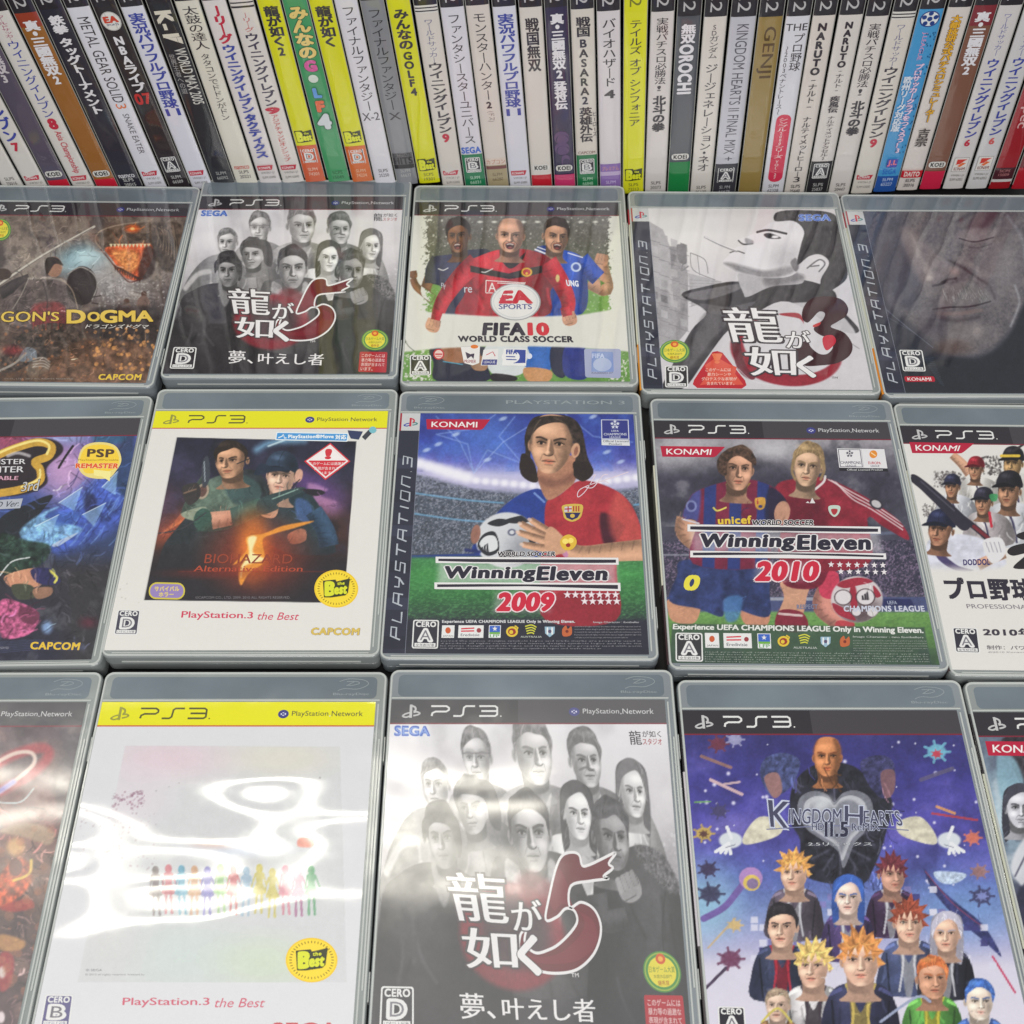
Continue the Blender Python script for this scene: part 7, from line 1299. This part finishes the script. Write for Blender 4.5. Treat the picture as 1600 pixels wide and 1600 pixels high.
SPINES = [
('white slim case cut off at the left frame edge', -158, -118, -2, 33, 12, WHT, f(12, ('code', 283, 'SLPS', '25016'))),
('white slim case with blue lettering and red 7', -116, -76, 36, 70, 16, WHT, f_we('7', B_, 40, 222, 16, yk=278, y0=20)),
('dark purple-grey slim case with red foot, left of the red-numbered 8', -73, -34, 71, 107, 14, (86, 78, 96), f(14, ('vert', '真・三國無双3', 34, 130, .62, (200, 194, 200), .04), ('band', 281, 999, (196, 34, 56)), ('koei', 272), ('code', 292, 'SLPM', '65200', (232, 200, 200)))),
('white slim case with blue lettering, red 8 and red slanted subtitle', -32, 9, 109, 144, 18, WHT, f(18, ('vert', 'ワールドサッカー', 24, 64, .38, (170, 90, 120), .01), ('vert', 'ウイニングイレブン', 64, 184, .56, B_, .02), ('vert', '8', 184, 203, .75, R_, .07), ('side', 'Asia Championship', 205, 270, .3, .7, R_, .04), ('konami', 278))),
('brown slim case with white lettering and red foot near the left edge', 12, 52, 146, 181, 20, (150, 98, 44), f(20, ('band', 20, 42, (150, 62, 40)), ('vert', '真・三國無双2', 33, 132, .62, W2, .05), ('band', 279, 999, (196, 34, 56)), ('koei', 271), ('code', 291, 'SLPM', '65100', (232, 200, 200)))),
('black slim case with white lettering directly right of the left brown one', 54, 97, 182, 220, 14, (46, 44, 56), f(14, ('vert', '鉄拳 タッグトーナメント', 25, 178, .56, W2, .05), ('hor', 'namco', 272, 277, .16, .86, W2, .04), ('code', 284, 'SLPS', '20015', (206, 206, 206)))),
('white slim case with thin grey sideways lettering and orange 3', 99, 139, 222, 257, 11, (216, 216, 226), f(11, ('side', 'METAL GEAR SOLID', 27, 160, .26, .76, (64, 60, 66), .0), ('side', '3', 162, 170, .28, .74, (222, 120, 70), .01), ('side', 'SNAKE EATER', 178, 240, .4, .68, (90, 86, 92), .0), ('konami', 271))),
('black slim case with round white logo on top and red 07', 141, 182, 260, 294, 10, (48, 42, 46), f(10, ('kind', 'ea'), ('vert', 'NBAライブ', 56, 144, .6, W2, .05), ('hor', '07', 146, 162, .16, .84, (190, 50, 50), .05), ('cero', 256, 'A'), ('code', 280, 'SLPM', '66589', (190, 190, 190)))),
('white slim case with blue lettering, between two black cases near the left', 184, 224, 296, 329, 10, (214, 214, 226), f(10, ('vert', '実況パワフルプロ野球', 21, 169, .66, B_, .03), ('hor', '11', 170, 180, .2, .8, B_, .05), ('konami', 270))),
('black slim case with tall white sideways lettering and a white wedge', 227, 270, 332, 366, 6, (42, 42, 48), f(6, ('side', 'K-1', 18, 57, .2, .82, (216, 210, 196), .06), ('kind', 'tri'), ('side', 'WORLD MAX 2005', 76, 163, .42, .9, (206, 204, 200), .03), ('vert', '世界王者への道', 84, 146, .26, (160, 158, 160), .0, -.28), ('code', 274, 'SLPM', '66092', (170, 170, 170)))),
('cream slim case with thin black brush lettering, right of the wedge case', 272, 313, 368, 402, 1, (216, 212, 200), f(1, ('vert', '太鼓の達人', 10, 78, .62, D_, .02), ('vert', 'タタコンでドドンがドン', 84, 188, .42, D_, .01), ('hor', 'namco', 259, 264, .14, .84, (196, 60, 60), .03), ('code', 272, 'SLPS', '20221'))),
('white slim case with red then bold blue lettering', 315, 355, 405, 439, 0, (218, 212, 212), f(0, ('vert', 'Jリーグ', 10, 68, .58, R_, .06), ('vert', 'ウイニングイレブン', 70, 176, .6, B_, .05), ('vert', 'タクティクス', 178, 246, .58, B_, .06), ('konami', 261))),
('white slim case with double black top line, red numeral and red small lettering', 357, 398, 441, 475, -4, (216, 210, 206), f(-4, ('band', 3, 5, D_), ('band', 9, 12, D_), ('vert', 'Jリーグ', 20, 50, .42, (196, 90, 90), .01), ('vert', 'ウイニングイレブン', 52, 166, .6, (66, 58, 80), .03), ('hor', '9', 168, 177, .25, .75, R_, .09), ('vert', 'アジアチャンピオンシップ', 179, 252, .34, (196, 80, 80), .02), ('konami', 261))),
('yellow slim case with orange foot, left of the green one', 401, 439, 476, 510, -6, Y_, f(-6, ('band', 227, 999, (206, 92, 54)), ('vert', '龍が如く2', 10, 88, .62, K_, .04), ('best', 213), ('cero', 243, 'D'), ('code', 268, 'SLPM', '74301', (226, 190, 170)), dark=False)),
('green slim case with multicoloured playful lettering', 441, 481, 512, 548, -6, (66, 150, 98), None),
('yellow slim case with orange foot, right of the green one', 482, 521, 550, 584, -6, Y_, f(-6, ('band', 228, 999, (210, 106, 50)), ('vert', '龍が如く', 10, 74, .62, K_, .04), ('best', 214), ('cero', 244, 'D'), ('code', 270, 'SLPM', '74234', (226, 190, 160)), dark=False)),
('white slim case with black lettering ending in X-2', 522, 560, 585, 618, -2, (216, 214, 222), f(-2, ('vert', 'ファイナルファンタジー', 10, 172, .6, D_, .0), ('hor', 'X-2', 176, 188, .1, .9, (80, 76, 84), .02), ('code', 270, 'SLPS', '25250'))),
('grey slim case with black lettering ending in X and dark hits strip', 562, 601, 619, 653, 0, (132, 134, 140), f(0, ('vert', 'ファイナルファンタジー', 14, 170, .6, (50, 48, 54), .0), ('hor', 'X', 176, 187, .25, .8, (60, 58, 64), .02), ('band', 239, 262, (92, 92, 96)), ('hor', 'ULTIMATE', 240, 245, .08, .92, (40, 38, 42), .02), ('hor', 'HITS', 246, 256, .06, .94, (46, 44, 48), .06), ('band', 257, 263, (40, 38, 42)), ('code', 270, 'SLPM', '66677', (180, 180, 180)))),
('yellow slim case with black lettering and 4, right of the grey one', 603, 642, 654, 688, -3, Y_, f(-3, ('vert', 'みんなの', 14, 78, .62, K_, .04), ('vert', 'GOLF4', 80, 150, .6, K_, .05), ('best', 257), ('code', 276, 'SCPS', '19301', (110, 110, 50)), dark=False)),
('white slim case with double top line and red 9 in the middle of the row', 645, 684, 690, 724, 8, (212, 206, 200), f_we('9', (66, 60, 70), 98, 208, 8, True, yk=270, y0=30)),
('white slim case with black lettering above a blue mark and green foot', 686, 725, 725, 760, 11, (214, 212, 222), f(11, ('band', 241, 999, (32, 120, 80)), ('vert', 'ファンタシースターユニバース', 22, 225, .56, D_, .01), ('hor', 'SEGA', 230, 239, .06, .94, (70, 110, 200), .07), ('cero', 257, 'B'), ('code', 281, 'SLPM', '66031', (180, 210, 190)))),
('white slim case with black lettering above a tan price strip', 726, 765, 761, 795, 8, (214, 206, 200), f(8, ('band', 258, 999, (168, 154, 122)), ('band', 247, 258, (216, 200, 190)), ('vert', 'モンスターハンター', 20, 155, .58, D_, .01), ('vert', '2', 158, 170, .6, D_, .05), ('side', '(ドス)', 174, 190, .36, .7, (120, 100, 100), .01), ('hor', 'カプコン', 249, 256, .06, .94, (190, 130, 110), .03), ('band', 259, 264, (120, 70, 70)), ('code', 276, 'SLPM', '66280', (110, 96, 70)))),
('white slim case with blue lettering and 11, right of the tan-footed one', 767, 807, 796, 829, 10, (214, 214, 226), f(10, ('vert', '実況パワフルプロ野球', 22, 168, .66, B_, .03), ('hor', '11', 170, 180, .2, .8, B_, .05), ('konami', 270))),
('white slim case with four large black characters and red foot', 809, 848, 830, 863, 11, (214, 208, 202), f(11, ('vert', '戦国無双', 29, 112, .56, D_, .03), ('band', 273, 999, (190, 34, 50)), ('koei', 262), ('code', 281, 'SLPM', '65517', (226, 180, 180)))),
('dark violet slim case with white lettering and pink foot', 849, 888, 866, 899, 11, (52, 44, 76), f(11, ('kind', 'swirl'), ('vert', '真・三國無双2', 22, 123, .56, W2, .05), ('vert', '猛将伝', 127, 171, .54, W2, .05), ('band', 272, 999, (196, 56, 106)), ('koei', 262), ('code', 281, 'SLPM', '65176', (232, 190, 206)))),
('white slim case with black mixed lettering above a green foot', 890, 929, 901, 935, 14, (212, 206, 198), f(14, ('band', 242, 999, (30, 116, 70)), ('vert', '戦国', 27, 58, .58, D_, .03), ('vert', 'BASARA2', 60, 164, .6, D_, .03), ('vert', '英雄外伝', 168, 222, .56, D_, .03), ('vert', 'ヒーローズ', 175, 214, .2, D_, .0, .4), ('hor', 'CAPCOM', 236, 240, .1, .9, (120, 80, 70), .03), ('cero', 259, 'B'), ('code', 283, 'SLPM', '66848', (170, 206, 180)))),
('white slim case with black lettering above a purple foot', 931, 970, 937, 971, 17, (214, 208, 212), f(17, ('vert', 'バイオハザード', 29, 136, .58, D_, .02), ('hor', '4', 141, 153, .3, .72, D_, .05), ('band', 256, 999, (140, 110, 176)), ('band', 268, 274, (190, 170, 206)), ('hor', 'プレミアム', 260, 266, .1, .9, (214, 150, 110), .02), ('code', 288, 'SLPM', '66213', (206, 190, 226)))),
('bright yellow slim case with long black lettering, alone among white ones', 973, 1014, 973, 1006, 18, (218, 218, 40), f(18, ('vert', 'テイルズ オブ シンフォニア', 31, 198, .52, K_, .02), ('best', 273), ('code', 292, 'SLPS', '73213', (110, 110, 50)), dark=False)),
('white slim case with black lettering, right of the lone yellow one', 1016, 1056, 1008, 1041, 18, (212, 206, 204), f(18, ('vert', '実戦パチスロ必勝法', 28, 132, .5, D_, .02), ('hor', '!', 134, 142, .4, .56, D_, .02), ('vert', '北斗の拳', 150, 206, .56, (46, 42, 50), .04), ('code', 289, 'SLPS', '20373'))),
('dark grey slim case with white lettering above a green foot', 1058, 1098, 1043, 1078, 25, (76, 80, 88), f(25, ('vert', '無双', 38, 68, .58, W2, .04), ('side', 'OROCHI', 70, 146, .2, .76, W2, .07), ('band', 253, 999, (30, 126, 66)), ('koei', 245), ('cero', 265, 'B'), ('code', 291, 'SLPM', '66771', (190, 220, 190)))),
('white slim case with two sizes of thin black lettering, beside the green-footed dark one', 1100, 1140, 1080, 1112, 26, (214, 208, 202), f(26, ('vert', 'SDガンダム', 38, 92, .42, D_, .01), ('vert', 'ジージェネレーション・ネオ', 100, 268, .56, D_, .02), ('code', 296, 'SLPS', '25130'))),
('silver slim case with thin sideways lettering above a dark foot', 1143, 1185, 1114, 1152, 26, (190, 190, 200), f(26, ('side', 'KINGDOM HEARTS II FINAL MIX +', 38, 251, .3, .76, (84, 84, 94), .0), ('band', 256, 999, (56, 56, 64)), ('cero', 273, 'A'), ('code', 296, 'SLPM', '66675', (190, 190, 196)))),
('gold slim case with large dark sideways lettering', 1187, 1228, 1155, 1190, 26, (146, 124, 70), f(26, ('side', 'GENJI', 42, 122, .16, .8, (84, 62, 30), .03))),
('white slim case with small black lettering and a red rounded label', 1230, 1271, 1192, 1227, 25, (214, 214, 222), f(25, ('hor', 'THE', 37, 48, .06, .94, D_, .02), ('vert', 'プロ野球', 53, 112, .46, D_, .02, .14), ('vert', '〜2003ペナントレース〜', 72, 178, .28, D_, .0, -.28), ('kind', 'pill'), ('code', 294, 'SLPM', '62328'))),
('white slim case with tall black letters ending in a small 3', 1272, 1311, 1228, 1260, 24, (214, 206, 200), f(24, ('vert', 'NARUTO', 35, 118, .56, D_, .06), ('vert', '−ナルト−', 120, 172, .42, D_, .02), ('vert', 'ナルティメットヒーロー', 182, 276, .42, D_, .02), ('hor', '3', 276, 284, .36, .66, D_, .03), ('code', 294, 'SLPS', '25640'))),
('white slim case with tall black letters above a black foot', 1313, 1354, 1262, 1296, 23, (214, 208, 204), f(23, ('band', 252, 999, (42, 40, 44)), ('vert', 'NARUTO', 33, 106, .56, D_, .06), ('vert', '−ナルト−', 107, 145, .38, D_, .01), ('vert', '疾風伝', 150, 176, .42, D_, .03), ('vert', 'ナルティメットアクセル2', 181, 250, .36, D_, .01), ('cero', 266, 'A'), ('code', 292, 'SLPS', '25837', (190, 190, 190)))),
('white slim case with black lettering, right of the black-footed one', 1355, 1395, 1298, 1331, 25, (212, 206, 202), f(25, ('vert', '実戦パチスロ必勝法', 37, 137, .5, D_, .02), ('hor', '!', 139, 149, .4, .56, D_, .02), ('vert', '北斗の拳', 158, 212, .56, (46, 42, 50), .04), ('code', 292, 'SLPS', '20447'))),
('white slim case with double top line and red 9, left of the blue one', 1396, 1437, 1334, 1367, 18, (214, 208, 200), f_we('9', (60, 54, 66), 105, 216, 18, True, yk=277, y0=38)),
('bright blue slim case with a football emblem and pink lettering', 1438, 1479, 1368, 1404, 14, (70, 150, 204), f(14, ('kind', 'speck'), ('kind', 'ball'), ('side', 'J.LEAGUE', 50, 94, .36, .6, (206, 150, 190), .04), ('vert', 'プロサッカークラブをつくろう！3', 100, 238, .34, (226, 206, 226), .03, .1, ((140, 90, 170), .04)), ('vert', "欧州リーグ対応版", 118, 204, .34, (206, 216, 230), .04, -.26), ('kind', 'badgebox'), ('band', 275, 999, (40, 84, 160)), ('hor', 'SEGA', 264, 272, .2, .8, (50, 110, 190), .05), ('code', 284, 'SLPM', '65227', (190, 206, 232)))),
('white slim case with orange outlined lettering and a red foot strip', 1481, 1522, 1405, 1437, 11, (212, 204, 200), f(11, ('vert', '大都技研公式パチスロシミュレーター', 24, 188, .42, (222, 170, 50), .04, 0., ((90, 50, 40), .05)), ('vert', '吉宗', 200, 228, .52, (60, 50, 50), .03), ('band', 265, 276, (190, 30, 44)), ('hor', 'DAITO', 267, 274, .14, .86, (226, 210, 206), .05), ('code', 284, 'SLPS', '20316'))),
('brown slim case with white lettering and red foot near the right edge', 1523, 1561, 1439, 1474, 8, (124, 84, 68), f(8, ('band', 8, 40, (126, 46, 54)), ('vert', '真・三國無双2', 19, 117, .6, W2, .05), ('band', 267, 999, (196, 36, 70)), ('koei', 257), ('code', 276, 'SLPM', '65053', (232, 190, 200)))),
('white slim case with blue lettering and red 6, beside the brown one at right', 1562, 1600, 1476, 1509, 8, (208, 204, 204), f(8, ('vert', 'ワールドサッカー', 21, 86, .36, (120, 120, 170), .01), ('vert', 'ウイニングイレブン', 92, 216, .58, B_, .03), ('vert', '6', 217, 229, .62, R_, .05), ('kbox', 258))),
('white slim case with blue lettering and faint red numeral, beside the red one', 1602, 1641, 1512, 1546, 8, (204, 202, 204), f(8, ('vert', 'ワールドサッカー', 21, 86, .36, (120, 120, 170), .01), ('vert', 'ウイニングイレブン', 90, 212, .58, B_, .03), ('vert', '6', 214, 226, .55, (206, 90, 90), .04), ('kbox', 256))),
('deep red slim case with pale sideways lettering', 1644, 1683, 1548, 1582, 8, (150, 24, 34), f(8, ('side', 'A-spec', 130, 200, .2, .8, (214, 170, 170), .03), ('band', 262, 280, (70, 30, 40)), ('hor', 'SCPS', 265, 269, .25, .75, (180, 120, 120), .02), ('hor', '15009', 271, 275, .25, .75, (180, 120, 120), .02), ('band', 280, 284, (200, 196, 196)))),
('dark red slim case cut off at the right frame edge', 1686, 1725, 1584, 1618, 8, (110, 26, 36), f(8, ('band', 262, 999, (170, 30, 44)))),
]
def _golf(s):
    s.top(-6, True, (60, 140, 96)); o = ((40, 100, 70), .05)
    s.vert('みんなの', 10, 92, .74, (226, 200, 120), .06, 0, o)
    for ch, y0, y1, c in (('G', 93, 112, (206, 80, 150)), ('L', 136, 153, (90, 150, 214)), ('F', 156, 175, (220, 100, 60)), ('4', 176, 202, (206, 212, 216))): s.vert(ch, y0, y1, .78, c, .09, 0, o)
    s.flush('title_lettering'); s.kind('golfball'); s.code(273, 'SCPS', '15049', (40, 100, 60))
for a in SPINES:
    spine_case(*a[:7], a[7] or _golf)
# ---------------------------------------------------------------- table
t = mesh_from('table_surface', [(-1.6, -.6, 0), (1.6, -.6, 0), (1.6, 1.6, 0), (-1.6, 1.6, 0)], [(0, 1, 2, 3)])
o = link('table_surface', t, TABLE); o['kind'] = 'structure'
